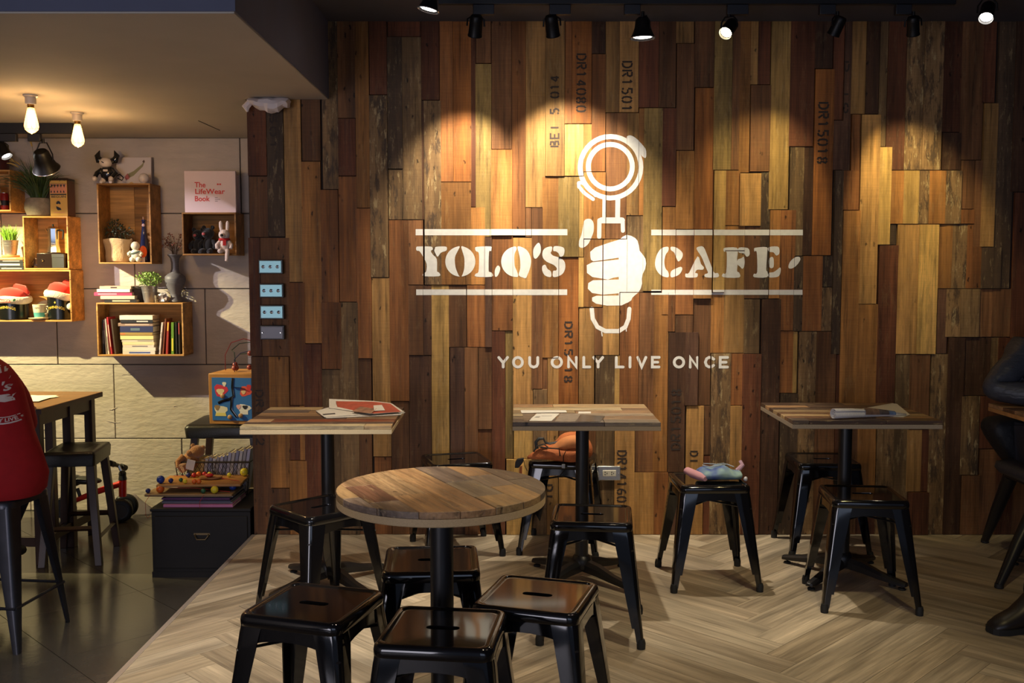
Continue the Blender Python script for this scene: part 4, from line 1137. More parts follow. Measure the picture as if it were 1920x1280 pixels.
def pmat(name, col, rough=.6, **k):
    return bpy.data.materials[name] if name in bpy.data.materials else mat(name, col, rough, **k)
PAGES = mat('book_pages', S(214, 200, 172), .9, noise=.12, nscale=220, stretch=(1, 1, 6))
def cm(c, rough=.5): return pmat('cover_%02x%02x%02x' % tuple(int(q) for q in c), S(*c), rough)
def book(label, group, x0, x1, z0, z1, yf, dep, col, upright=False, lean=0.0, band=None, soft=False, loc_only=None):
    """spine faces the room; lying flat or standing; covers, pages, optional printed band on the spine"""
    w_, h_ = x1 - x0, z1 - z0; t = thing('book', label, 'book', ((x0 + x1) / 2, yf, z0), 0, group)
    if lean: t.rotation_euler = (0, lean, 0)
    c = cm(col); th = .0022 if not soft else .001; m = MB()
    if upright:
        m.bb((-w_ / 2, .0, 0), (-w_ / 2 + th, dep, h_)); m.bb((w_ / 2 - th, 0, 0), (w_ / 2, dep, h_)); m.bb((-w_ / 2 + th, 0, 0), (w_ / 2 - th, th, h_)); pg = ((-w_ / 2 + th, th, .003), (w_ / 2 - th, dep - .004, h_ - .003))
    else:
        m.bb((-w_ / 2, 0, 0), (w_ / 2, dep, th)); m.bb((-w_ / 2, 0, h_ - th), (w_ / 2, dep, h_)); m.bb((-w_ / 2, 0, th), (w_ / 2, th, h_ - th)); pg = ((-w_ / 2 + .003, th, th), (w_ / 2 - .003, dep - .004, h_ - th))
    m.build('cover', c, t, smooth=0, bevel=.0006, seg=1)
    p = MB(); p.bb(*pg); p.build('pages', PAGES, t, smooth=0)
    if band:
        a, bnd, bc = band; q = MB()
        if upright: q.bb((-w_ * .3, -.0006, h_ * a), (w_ * .3, .0002, h_ * bnd))
        else: q.bb((-w_ / 2 + w_ * a, -.0006, h_ * .3), (-w_ / 2 + w_ * bnd, .0002, h_ * .7))
        q.build('spine_print', cm(bc), t, smooth=0)
    return t
def book_px(label, group, u0, u1, v0, v1, col, yf=6.385, dep=.14, z0=None, **k):
    x0, z1 = Wp(u0, v0, yf); x1, zz = Wp(u1, v1, yf)
    return book(label, group, x0, x1, zz if z0 is None else z0, z1, yf, dep, col, **k)
# stack of books lying in the crate, from the bottom up
def stack(rows, z, group, yf, dep):
    for lab, u0, u1, hpx, col, band in rows:
        h_ = hpx * 6.4 / FPX; x0, x1 = Wp(u0, 620, yf)[0], Wp(u1, 620, yf)[0]
        book(lab, group, x0, x1, z, z + h_, yf + random.uniform(-.004, .006), dep, col, band=band); z += h_ + .0004
    return z
stack([('white paperback with a wide blue spine panel, bottom of the stack in the book crate', 229, 290, 6.6, (206, 200, 196), (.2, .85, (62, 82, 150))),
       ('plain white book second from the bottom of the stack in the book crate', 229, 291, 6.2, (218, 210, 198), None),
       ('white book with a grey stripe, third from the bottom in the book crate', 229.5, 288, 4.5, (214, 200, 190), (.3, .8, (120, 116, 120))),
       ('thin cream book above the grey striped one in the book crate', 229, 289, 4.8, (226, 206, 160), None),
       ('thin grey white paperback in the middle of the crate stack', 227, 287, 5.2, (190, 182, 168), (.5, .95, (150, 142, 130))),
       ('thick pale yellow book in the middle of the crate stack', 225, 287, 7.6, (232, 210, 146), None),
       ('olive and orange book above the pale yellow one in the crate', 225, 286, 5.4, (160, 132, 70), (.0, .16, (214, 110, 60))),
       ('dark blue book with teal end in the crate stack', 225, 287, 11.5, (38, 44, 84), (.32, .6, (92, 110, 120))),
       ('mottled brown book third from the top of the crate stack', 221, 286, 6.0, (150, 122, 104), (.2, .9, (190, 168, 150))),
       ('black book with white lettering second from the top of the crate stack', 226, 287, 5.8, (34, 34, 38), (.5, .85, (200, 196, 190))),
       ('thick white book lying on top of the crate stack', 225, 287, 8.2, (226, 216, 198), None)], f6 + .0005, 'books stacked in the low crate', 6.375, .13)
for lab, ua, ub, v0, v1, col, ln, band in (
    ('black book standing in the left corner of the book crate', 191, 196, 600, 661.5, (28, 26, 30), 0, (.3, .7, (110, 100, 100))),
    ('thin white magazine leaning at the left end of the book crate', 196.5, 200, 599, 661.5, (196, 188, 184), -.05, (.7, .9, (190, 90, 110))),
    ('white magazine beside the red one in the book crate', 200.5, 205, 597, 661.5, (222, 214, 204), -.07, (.1, .5, (150, 144, 140))),
    ('red spined magazine leaning in the book crate', 206, 210.5, 594, 662, (192, 52, 66), -.09, (.2, .8, (226, 180, 170))),
    ('dark brown picture book leaning on the stack in the book crate', 213, 218, 598, 661.5, (82, 66, 56), -.09, None),
    ('white book leaning against the right side of the stack', 296, 300.5, 604, 662, (216, 206, 200), .11, (.5, .7, (170, 160, 150))),
    ('brown spined book leaning in the right half of the book crate', 302.5, 306.5, 597, 662, (128, 74, 50), .10, None),
    ('yellow topped red book in the right half of the book crate', 309, 314.5, 603, 662, (150, 44, 36), .07, (.72, .98, (214, 176, 60))),
    ('bright green book standing at the right of the book crate', 319.5, 326, 604, 663, (92, 132, 36), .02, (.1, .5, (206, 190, 60))),
    ('black book standing right of the green book', 328, 332.5, 604, 662, (24, 26, 24), 0, None),
    ('dark book at the right end of the book crate', 333.5, 338, 602, 662, (40, 34, 30), 0, (.6, .95, (160, 60, 56)))):
    book_px(lab, 'books standing in the low crate', ua, ub, v0, v1, col, z0=f6 + .0005, upright=True, lean=ln, band=band, dep=.12)
# books lying on the low crate
z = t6 + .0003
for lab, u0, u1, h_, col, band in (
    ('black book with white dashes at the bottom of the pile on the low crate', 195, 255, 6.6, (32, 30, 30), (.25, .8, (196, 180, 150))),
    ('cream book second from the bottom on the low crate', 188, 252, 6.0, (232, 216, 178), None),
    ('bright pink book sticking out of the pile on the low crate', 176, 247, 6.6, (214, 66, 108), (.1, .6, (236, 150, 170))),
    ('white book under the top one on the low crate', 182, 244, 5.8, (236, 230, 220), None),
    ('pale pink picture book on top of the pile on the low crate', 187, 246, 5.4, (226, 178, 160), (.35, .55, (70, 50, 50)))):
    x0, x1 = Wp(u0, 550, 6.375)[0], Wp(u1, 550, 6.375)[0]; hh = h_ * 6.4 / FPX
    book(lab, 'books lying on the low crate', x0, x1, z, z + hh, 6.372 + random.uniform(0, .006), .15, col, band=band); z += hh + .0004
# three books under the small grass pot
z = t3 + .0003
for lab, u0, u1, h_, col, band in (('black book with white blocks, bottom of the three under the small grass pot', -20, 44, 5.6, (30, 32, 40), (.35, .95, (170, 168, 168))),
    ('black book with white lettering, middle of the three under the small grass pot', -20, 43.5, 8.6, (24, 27, 36), (.3, .9, (206, 200, 190))), ('thin black book below the orange one', -20, 43, 4.0, (34, 34, 40), (.4, .9, (180, 170, 160))),
    ('orange brown book on top under the small grass pot', -20, 43, 5.4, (206, 126, 80), (.3, .8, (226, 180, 140)))):
    x0, x1 = Wp(u0, 495, 6.375)[0], Wp(u1, 495, 6.375)[0]; hh = h_ * 6.4 / FPX
    book(lab, 'books under the small grass pot', x0, x1, z, z + hh, 6.375, .13, col, band=band); z += hh + .0004
def base_at(u, Y): return Wp(u, 500, Y)[0]
ZPOT = z
t = thing('coaster', 'round wooden coaster under the small galvanised grass pot', 'coaster', (base_at(21, 6.44), 6.44, ZPOT)); b = MB(); b.lathe([(.050, 0), (.054, .002), (.054, .010), (.052, .012)], 26); b.build('disc', pmat('coaster_wood', S(196, 146, 92), .6), t)
GALV = mat('galvanised_steel', S(168, 168, 172), .38, .75, noise=.1, nscale=30)
def bucket(label, x, y, z, r0, r1, h_, m=GALV, cat='plant pot', name='plant_pot'):
    t = thing(name, label, cat, (x, y, z))
    b = MB(); b.lathe([(r0, 0), (r0 + .001, .002), (r1, h_ - .003), (r1 + .003, h_), (r1 + .001, h_ + .001), (r1 - .003, h_ - .002), (r1 - .006, h_ * .8), (.001, h_ * .8)], 24); b.build('pot', m, t, smooth=50)
    b = MB()
    for q in (.62, .80): rr_ = r0 + (r1 - r0) * q; b.tube([(rr_ * math.cos(a), rr_ * math.sin(a), h_ * q) for a in [i * math.pi / 12 for i in range(24)]], .0013, 5, closed=True)
    b.build('band', m, t)
    b = MB(); b.lathe([(.001, h_ * .86), (r1 - .006, h_ * .86), (.001, h_ * .9)], 16); b.build('soil', pmat('soil', S(52, 40, 30), .95), t)
    return t
def blades(n, r, h_, spread, wd, droop, seed=1, z0=0, up=.6):
    rg = random.Random(seed); b = MB()
    for i in range(n):
        a = rg.uniform(0, 6.283); rr_ = r * math.sqrt(rg.random()); L_ = h_ * rg.uniform(.65, 1.05); sp = spread * rg.uniform(.1, 1); k = 6
        P = []
        for j in range(k + 1):
            q = j / k; out = rr_ + sp * q ** 1.6; zz = z0 + L_ * (q - droop * rg.uniform(.9, 1.1) * sp / max(spread, 1e-6) * q ** 2.6)
            yy_ = out * math.sin(a); P.append(Vector((out * math.cos(a), yy_ * (.30 if yy_ > 0 else 1), zz)))
        n0 = len(b.v); fz = Vector((rg.uniform(-.8, .8), 1, rg.uniform(-.3, .3)))
        for j, p in enumerate(P):
            sd = (P[min(j + 1, k)] - P[max(j - 1, 0)]).cross(fz).normalized()
            ww = wd * (1 - (j / k) ** 2) + .0002; b.v += [p - sd * ww, p + sd * ww]
        for j in range(k): b.f.append((n0 + 2 * j, n0 + 2 * j + 1, n0 + 2 * j + 3, n0 + 2 * j + 2))
    return b
GR1 = mat('fresh_grass', S(116, 164, 44), .6, noise=.3, nscale=40); GR2 = mat('dark_grass', S(62, 84, 46), .6, noise=.35, nscale=30); DRYG = mat('dry_plume', S(206, 172, 96), .85)
gp = bucket('small galvanised pot of short bright green grass on the book stack', base_at(21, 6.44), 6.44, ZPOT + .0122, .034, .048, .095)
blades(170, .036, .125, .045, .0020, .25, 3, .075).build('grass', GR1, gp, smooth=0)
# big grassy plant on the coffee-pot crate
pz = t2 + .0004; px_ = base_at(78, 6.45)
big = thing('potted_grass', 'round grey stone pot with long arching dark grass and pale plumes', 'potted plant', (px_, 6.45, pz))
b = MB(); b.lathe([(.055, 0), (.075, .008), (.090, .05), (.088, .085), (.078, .115), (.072, .118), (.066, .112), (.064, .095), (.001, .095)], 28); b.build('pot', mat('stone_pot', S(150, 138, 122), .85, noise=.18, nscale=40, bump=.2, bscale=120), big)
blades(150, .045, .34, .27, .0030, .62, 11, .09).build('foliage', GR2, big, smooth=0)
blades(26, .03, .30, .09, .0030, .3, 14, .09).build('foliage', GR1, big, smooth=0)
for k, (a, L_, hh) in enumerate(((3.25, .24, .30), (3.5, .20, .25), (3.0, .19, .27), (2.5, .08, .41))):
    P = [(math.cos(a) * L_ * q ** 1.3, math.sin(a) * L_ * .35 * q, .10 + hh * (1.25 * q - .42 * q ** 3.2) * 1.15) for q in [i / 10 for i in range(11)]]
    b = MB(); b.tube(P[:8], .0012, 5); st = b.build('stem', GR2, big); b = MB(); b.tube(P[7:], [.004, .006, .006, .003], 7); b.build('plume', DRYG, st)
# tin beside it
tx, tz = base_at(122.5, 6.44), pz
tin = thing('tin_box', 'yellow square tin with a dark rounded lid edge beside the grassy plant', 'tin', (tx - .005, 6.44, tz))
YEL = mat('yellow_tin', S(222, 178, 92), .4); TIND = mat('tin_side', S(104, 66, 34), .4, .3)
hx_, hz_ = .058, .242
b = MB(); b.bb((-hx_, -.05, 0), (hx_, .06, hz_ - .012)); b.build('body', TIND, tin, bevel=.006)
b = MB(); b.bb((-hx_ + .003, -.0515, .003), (hx_ - .004, -.0495, hz_ - .016)); b.build('front_label', YEL, tin, smooth=0)
b = MB(); b.bb((-hx_ - .001, -.051, hz_ - .018), (hx_ + .001, .061, hz_)); b.build('lid', mat('tin_lid', S(64, 44, 28), .35, .4), tin, bevel=.006)
NAVY = pmat('navy_print', S(40, 44, 58), .6); PINK = pmat('salmon_print', S(222, 150, 116), .6)
yf = -.0520
b = MB()
for i in range(5): b.add([(-.052 + .020 * i, yf, .150), (-.040 + .020 * i, yf, .150), (-.046 + .020 * i, yf, .166)], [(0, 1, 2)]); b.add([(-.050 + .020 * i, yf, .200), (-.036 + .020 * i, yf, .200), (-.043 + .020 * i, yf, .180)], [(0, 1, 2)])
b.bb((-.052, yf - .0004, .134), (.050, yf, .142)); b.bb((-.052, yf - .0004, .204), (.050, yf, .206)); b.build('ornament', NAVY, tin, smooth=0)
b = MB(); b.bb((-.054, yf + .0006, .145), (.052, yf + .0002, .203)); b.build('ornament_band', PINK, tin, smooth=0)
lettering('lettering', 'BEGUIN', .02, NAVY, tin, lambda x, y: (x, yf - .0004, .124 + y), .0004, (.092, .014))
b = MB(); P = [(.0, .098), (.010, .094), (.016, .082), (.012, .074), (.004, .080), (-.008, .076), (-.014, .080), (-.010, .092)]; b.flat(P, lambda x, z: (x - .004, yf, z)); P = [(-.016, .064), (-.004, .060), (.012, .052), (.018, .040), (-.006, .038), (-.014, .050)]; b.flat(P, lambda x, z: (x - .002, yf, z)); b.build('portrait', NAVY, tin, smooth=0)
b = MB(); b.bb((-.035, yf, .022), (.035, yf - .0003, .026)); b.bb((-.014, yf, .104), (.018, yf - .0003, .108)); b.build('small_print', PINK, tin, smooth=0)
# things on and in the topmost left crate
tn = thing('round_tin', 'dark red tin with cream lettering on the topmost left crate', 'tin', (base_at(2, 6.45), 6.45, t1 + .0004))
b = MB(); b.lathe([(.066, 0), (.070, .003), (.070, .100), (.066, .104)], 28); b.build('body', mat('maroon_tin', S(84, 34, 34), .4), tn); b = MB(); b.lathe([(.071, .098), (.072, .101), (.072, .116), (.066, .119)], 28); b.build('lid', mat('maroon_lid', S(70, 28, 28), .4), tn)
lettering('lettering', 'RE', .04, pmat('cream_print', S(214, 190, 150), .6), tn, lambda x, y: (.070 * math.sin(x / .070), -.0708 * math.cos(x / .070), .034 + y), .0008, (.050, .022))
b = MB(); P = [(.0, .066), (.028, .07), (.030, .09), (.0, .095), (-.02, .085)]; b.flat(P, lambda x, z: (.0705 * math.sin((x + .005) / .07), -.0709 * math.cos((x + .005) / .07), z)); b.build('print', TIND, tn, smooth=0)
def plush(name, label, cat, loc, k, body_m, ear_m, nose_m, ears='long', rz=0, scarf=None, group=None, arms=True, legdrop=False):
    t = thing(name, label, cat, loc, rz, group)
    b = MB(); b.ball((0, 0, .052 * k), (.034 * k, .030 * k, .046 * k), 14, 10); b.build('body', body_m, t, smooth=80)
    hd = MB(); hd.ball((0, -.004 * k, .122 * k), (.036 * k, .034 * k, .034 * k), 16, 10); hd.ball((-.008 * k, -.034 * k, .116 * k), (.019 * k, .022 * k, .017 * k), 12, 8); h_ = hd.build('head', body_m, t, smooth=80)
    for s_ in (-1, 1):
        b = MB()
        if ears == 'long': b.tube([(s_ * .018 * k, 0, .148 * k), (s_ * .021 * k, .002, .175 * k), (s_ * .022 * k, .002, .200 * k), (s_ * .021 * k, .002, .212 * k)], [.009 * k, .0115 * k, .0105 * k, .004 * k], 10, sq=(1, .7))
        else: b.ball((s_ * .026 * k, 0, .156 * k), (.013 * k, .008 * k, .014 * k), 10, 8)
        b.build('ear', ear_m, t, smooth=80)
        if arms:
            b = MB(); b.tube([(s_ * .028 * k, -.004, .078 * k), (s_ * .046 * k, -.018 * k, .055 * k), (s_ * .044 * k, -.030 * k, .032 * k)], [.012 * k, .013 * k, .010 * k], 9); b.build('arm', body_m, t, smooth=80)
            dz = -.050 * k if (legdrop and s_ > 0) else .012 * k
            b = MB(); b.tube([(s_ * .018 * k, -.015 * k, .018 * k), (s_ * .024 * k, -.050 * k, .016 * k), (s_ * .020 * k, -.066 * k, dz)], [.015 * k, .015 * k, .011 * k], 9); b.build('leg', body_m, t, smooth=80)
    b = MB(); b.ball((-.010 * k, -.055 * k, .117 * k), (.010 * k, .007 * k, .009 * k), 10, 8); b.build('nose', nose_m, t)
    if scarf is not None:
        b = MB(); b.tube([(.030 * k * math.cos(a), .027 * k * math.sin(a), .092 * k) for a in [i * math.pi / 8 for i in range(16)]], .008 * k, 8, closed=True); b.box((.004 * k, -.032 * k, .070 * k), (.020 * k, .007 * k, .036 * k)); b.build('scarf', scarf, t, smooth=60)
    return t
BROWNP = mat('brown_plush', S(156, 112, 74), .95, sheen=.5, bump=.4, bscale=200); WHITEP = mat('white_plush', S(222, 206, 196), .95, sheen=.4, bump=.4, bscale=200); BLACKP = mat('black_plush', S(24, 24, 28), .95, sheen=.3); REDC = mat('red_cloth', S(190, 34, 34), .8); DARKN = mat('dark_nose', S(24, 20, 22), .5); PINKN = mat('pink_nose', S(190, 96, 100), .8)
CREAMP = mat('cream_plush', S(196, 176, 140), .95, sheen=.4)
plush('plush_rabbit', 'cream toy rabbit in the crate at the left edge', 'plush toy', (base_at(-3, 6.44), 6.44, f1 + .001), 1.0, CREAMP, CREAMP, DARKN)
ca_ = thing('red_can', 'small red can beside the toy rabbit in the left edge crate', 'can', (base_at(13, 6.43), 6.43, f1 + .0005))
b = MB(); b.lathe([(.024, 0), (.026, .004), (.026, .10), (.022, .108)], 20); b.build('body', mat('red_tin', S(150, 30, 28), .35), ca_); b = MB(); b.lathe([(.0262, .03), (.0264, .032), (.0264, .06), (.0262, .062)], 20, cap=False); b.build('label_band', pmat('black_band', S(30, 24, 26), .5), ca_); b = MB(); b.lathe([(.022, .107), (.022, .111)], 16); b.build('lid', STEEL, ca_)
# moka pot, grinder box, glass, grey box in crate 2
gb = thing('wooden_box', 'dark glossy wooden box under the metal coffee pot', 'box', (base_at(104, 6.45), 6.45, f2 + .0003)); b = MB(); b.bb((-.094, -.055, 0), (.070, .055, .096)); b.build('body', mat('dark_lacquer', S(36, 21, 16), .25), gb, bevel=.003); b = MB(); b.lathe([(.006, 0), (.007, .004), (.003, .008)], 10, (-.055, -.055, .05), Matrix.Rotation(math.pi / 2, 3, 'X')); b.build('knob', CHROME, gb)
gy = thing('grey_box', 'small grey cube box in front of the dark wooden box', 'box', (base_at(111, 6.375), 6.375, f2 + .0003)); b = MB(); b.bb((-.042, -.008, 0), (.036, .014, .088)); b.build('body', mat('grey_card', S(56, 56, 60), .7), gy, bevel=.002); b = MB(); b.bb((-.043, -.009, .066), (.037, .0142, .089)); b.build('lid', mat('grey_card_lid', S(62, 62, 66), .7), gy, bevel=.002)
mk = thing('moka_pot', 'shiny metal coffee pot standing on a dark box inside a crate', 'coffee pot', (base_at(102, 6.44), 6.44, f2 + .0968))
b = MB(); b.lathe([(.042, 0), (.044, .004), (.034, .056), (.034, .062)], 8); b.build('boiler', CHROME, mk, smooth=20); b = MB(); b.lathe([(.034, .062), (.0335, .066), (.036, .155), (.034, .160)], 8); b.build('upper_pot', CHROME, mk, smooth=20)
b = MB(); b.lathe([(.035, .160), (.026, .168), (.006, .174)], 8); l_ = b.build('lid', CHROME, mk, smooth=20); b = MB(); b.lathe([(.004, .174), (.006, .180), (.003, .186)], 10); b.build('knob', RUBBER, l_)
b = MB(); b.tube([(.034, 0, .146), (.062, 0, .146), (.066, 0, .138), (.060, 0, .09)], [.005, .006, .006, .004], 8); b.build('handle', RUBBER, mk); b = MB(); b.tube([(-.033, 0, .135), (-.048, 0, .160)], [.010, .004], 8); b.build('spout', CHROME, mk)
GLASS = mat('clear_glass', (1, 1, 1, 1), .02, trans=1.0)
gl = thing('small_glass', 'tiny clear glass carafe on the crate floor left of the dark box', 'glass', (base_at(68, 6.42), 6.42, f2 + .0003)); b = MB(); b.lathe([(.018, 0), (.030, .012), (.031, .030), (.016, .055), (.018, .066), (.0165, .066), (.0145, .055), (.0285, .030), (.027, .014), (.001, .004)], 20); b.build('bowl', GLASS, gl); b = MB(); b.tube([(.022, 0, .05), (.042, 0, .046), (.044, 0, .025), (.030, 0, .014)], .003, 6); b.build('handle', GLASS, gl)
# tea tins in santa hats, cup and saucer
BLKTIN = mat('black_tea_tin', S(16, 18, 18), .25, spec=.6); GOLD = pmat('gold_print', S(206, 176, 74), .4); HATR = mat('red_felt', S(208, 42, 34), .9, sheen=.5); HATW = mat('white_fleece', S(226, 216, 206), .95, sheen=.5, bump=.5, bscale=120)
def tea_tin(label, hatlabel, u, r, h_, hz, tilt, holly):
    x = base_at(u, 6.45); t = thing('tea_tin', label, 'tin', (x, 6.45, f3 + .0004), 0, 'black tea tins in the wide crate')
    b = MB(); b.lathe([(r - .004, 0), (r, .004), (r, h_ - .014), (r - .002, h_ - .012), (r - .002, h_)], 32); b.build('body', BLKTIN, t)
    b = MB(); b.lathe([(r - .001, h_ - .002), (r, h_), (r, h_ + .010), (r - .006, h_ + .013)], 32); b.build('lid', BLKTIN, t)
    lettering('lettering', 'TWININGS', .03, GOLD, t, lambda x_, y_: (r * math.sin(x_ / r), -(r + .0008) * math.cos(x_ / r), hz + y_ - 4.5 * x_ * x_), .0006, (.115, .018))
    b = MB(); P = [(0, .012), (.006, .004), (.003, -.003), (-.003, -.003), (-.006, .004)]; b.flat(P, lambda x_, y_: (x_, -(r + .0008), hz + .026 + y_)); b.build('emblem', GOLD, t, smooth=0)
    hat = thing('santa_hat', hatlabel, 'hat', (x, 6.45, f3 + .0004 + h_ - .010), 0, 'red felt hats on the tea tins'); hat.rotation_euler = (0, tilt, 0)
    b = MB(); R = r + .007
    b.tube([(R * math.cos(a), R * math.sin(a), .012 - .010 * math.sin(a) * 0 + .004 * math.sin(3 * a)) for a in [i * math.pi / 16 for i in range(32)]], .019, 8, closed=True, sq=(.8, 1.25)); br = b.build('brim', HATW, hat, smooth=80)
    b = MB(); b.lathe([(R - .004, .014), (R - .004, .040), (R * .85, .070), (R * .55, .088), (R * .2, .093), (.002, .094)], 24, sx=1.0); b.tube([(R * .2, 0, .088), (R * .8, -.01, .084), (R * 1.12, -.02, .050)], [.03, .022, .010], 8); b.build('crown', HATR, hat, smooth=80)
    if holly:
        lettering('print', 'Merry', .02, pmat('red_script', S(206, 80, 70), .7), br, lambda x_, y_: ((R + .018) * math.sin(x_ / R), -(R + .018) * math.cos(x_ / R), .018 + y_), .0004, (.06, .012)); lettering('print', 'Christmas', .02, pmat('red_script', S(206, 80, 70), .7), br, lambda x_, y_: ((R + .0185) * math.sin(x_ / R), -(R + .0185) * math.cos(x_ / R), .004 + y_), .0004, (.07, .011))
        for s_ in (-1, 1):
            b = MB(); P = [(s_ * .045, .012), (s_ * .052, .022), (s_ * .062, .018), (s_ * .058, .008), (s_ * .05, .004)]; b.flat(P, lambda x_, y_: ((R + .0185) * math.sin(x_ / R), -(R + .0185) * math.cos(x_ / R), y_)); b.build('holly', pmat('holly_green', S(40, 90, 56), .7), br, smooth=0)
    else:
        b = MB(); b.ball((R * 1.12, -.04, -.045), .026, 12, 8); b.build('pompom', HATW, hat, smooth=80)
tea_tin('wide black tea tin with gold lettering, left one in the wide crate', 'red felt hat with holly and script on its white brim', 22, .094, .125, .083, 0, True)
tea_tin('tall black tea tin with gold lettering, right one in the wide crate', 'red felt hat tilted on the right tea tin', 111, .078, .158, .083, .18, False)
cu = thing('cup', 'white and turquoise coffee cup standing between the tea tins', 'cup', (base_at(71, 6.40), 6.40, f3 + .0115)); CUPW = mat('cup_glaze', S(224, 214, 190), .3)
b = MB(); b.lathe([(.026, 0), (.030, .003), (.037, .055), (.041, .088), (.038, .088), (.034, .055), (.027, .006), (.001, .005)], 26); cb = b.build('bowl', CUPW, cu, smooth=60)
b = MB(); b.lathe([(.0312, .008), (.0352, .036), (.0354, .036)], 26, cap=False); b.build('turquoise_band', mat('turquoise_glaze', S(84, 158, 160), .3), cb)
b = MB(); b.tube([(.038, 0, .076), (.058, 0, .074), (.062, 0, .055), (.050, 0, .034), (.034, 0, .028)], .0045, 8); b.build('handle', CUPW, cu)
lettering('lettering', '1971', .02, NAVY, cb, lambda x_, y_: (.039 * math.sin(x_ / .039), -.0392 * math.cos(x_ / .039), .066 + y_), .0002, (.03, .010))
sa_ = thing('saucer', 'white saucer under the turquoise banded cup', 'saucer', (base_at(71, 6.40), 6.40, f3 + .0004)); b = MB(); b.lathe([(.030, 0), (.034, .002), (.066, .011), (.0665, .013), (.034, .006), (.001, .0045)], 30); b.build('dish', CUPW, sa_)
pl = thing('plate', 'pale plate standing on edge behind the coffee cup', 'plate', (base_at(83, 6.53), 6.53, f3 + .066)); b = MB(); b.lathe([(.040, .0), (.062, -.006), (.064, -.004), (.042, .004), (.001, .004)], 28, M=Matrix.Rotation(math.radians(82), 3, 'X')); b.build('dish', CUPW, pl); tag(pl)

# ---- tall crate: horned figure, canvas and ball on top; sack planter, bottle, white figure inside
fg = thing('horned_figurine', 'glossy black and white horned vinyl figurine on top of the tall crate', 'figurine', (base_at(207, 6.42), 6.42, t4 + .0004)); GLB = mat('black_vinyl', (.010, .010, .012, 1), .12, coat=.5); GLW = mat('white_vinyl', S(226, 210, 196), .3)
b = MB(); b.ball((0, 0, .066), (.046, .036, .052), 16, 12); b.build('body', GLB, fg); b = MB(); b.ball((-.006, -.012, .134), (.040, .032, .032), 16, 12); hd = b.build('head', GLW, fg)
for s_ in (-1, 1):
    b = MB(); P = [(s_ * .026, 0, .145), (s_ * .052, 0, .150), (s_ * .062, 0, .178), (s_ * .046, 0, .212)]
    b.tube(P, [.018, .024, .019, .002], 10); b.build('horn', GLB, hd, smooth=80)
b = MB(); b.box((-.014, -.043, .134), (.018, .003, .005), Matrix.Rotation(.5, 3, 'Y')); b.build('eye_slit', GLB, hd)
for s_ in (-1, 1):
    b = MB(); b.tube([(s_ * .034, -.004, .092), (s_ * .060, -.022, .066), (s_ * .052 - .012, -.040, .040)], [.014, .015, .014], 9); a_ = b.build('arm', GLB, fg); b = MB(); b.ball((s_ * .052 - .014, -.044, .030), .016); b.build('hand', GLW, a_)
    b = MB(); b.tube([(s_ * .022, -.006, .030), (s_ * .028, -.018, .012), (s_ * .030, -.036, .010)], [.018, .016, .010], 9); b.build('leg', GLW, fg)
b = MB(); b.tube([(.036, .014, .05), (.075, .01, .062), (.100, 0, .040), (.094, -.01, .022), (.066, -.01, .036)], .0042, 7); b.build('tail', GLB, fg)
b = MB(); b.box((0, -.036, .083), (.03, .004, .014)); b.build('collar', GLW, fg, bevel=.004)
cv = thing('canvas', 'small white canvas with a faint plant drawing behind the horned figurine', 'canvas', (base_at(255, 6.49), 6.49, t4 + .0004)); cv.rotation_euler = (math.radians(-4), 0, 0)
b = MB(); b.bb((-.112, 0, 0), (.112, .018, .178)); b.build('panel', mat('white_canvas', S(206, 196, 196), .8), cv, bevel=.001)
for col, pts in ((S(150, 146, 110), [(-.04, .07), (.0, .09), (.05, .13), (.07, .155), (.06, .12), (.04, .10), (.0, .06), (-.03, .045)]), (S(190, 110, 112), [(-.06, .05), (-.04, .075), (-.02, .06), (-.03, .04), (-.05, .03)]), (S(110, 92, 84), [(.055, .150), (.066, .163), (.073, .150), (.066, .140)]), (S(200, 170, 120), [(-.03, .012), (-.015, .02), (.0, .012), (-.01, .005)])):
    b = MB(); b.flat(pts, lambda x, z_: (x, -.0006, z_)); b.build('drawn_mark', mat('drawing', col, .9), cv, smooth=0)
bl = thing('white_ball', 'small frosted white ball at the corner of the tall crate top', 'ball', (base_at(274, 6.39), 6.39, t4 + .0006)); b = MB(); b.ball((0, 0, .033), (.032, .032, .033), 18, 12); b.build('globe', mat('frosted', S(206, 196, 192), .35), bl, smooth=80); b = MB(); b.lathe([(.014, 0), (.016, .003), (.012, .005)], 14); b.build('foot', GLW, bl)
sk = thing('sack_planter', 'beige cloth sack planter with dark bushy leaves inside the tall crate', 'potted plant', (base_at(221, 6.45), 6.45, f4 + .0004)); SACK = mat('beige_sack', S(206, 176, 132), .9, noise=.08, nscale=20, bump=.4, bscale=60)
b = MB(); R = []
for z_, r_ in ((0, .062), (.006, .070), (.035, .073), (.08, .070), (.112, .078), (.140, .092), (.150, .090), (.147, .082), (.12, .068)):
    R.append([(r_ * (1.08 + .05 * math.sin(5 * a + 20 * z_)) * math.cos(a), r_ * .66 * (1 + .06 * math.sin(4 * a + 1 + 30 * z_)) * math.sin(a), z_ + .004 * math.sin(3 * a)) for a in [i * math.pi / 14 for i in range(28)]])
b.rings(R); b.build('sack', SACK, sk, smooth=80)
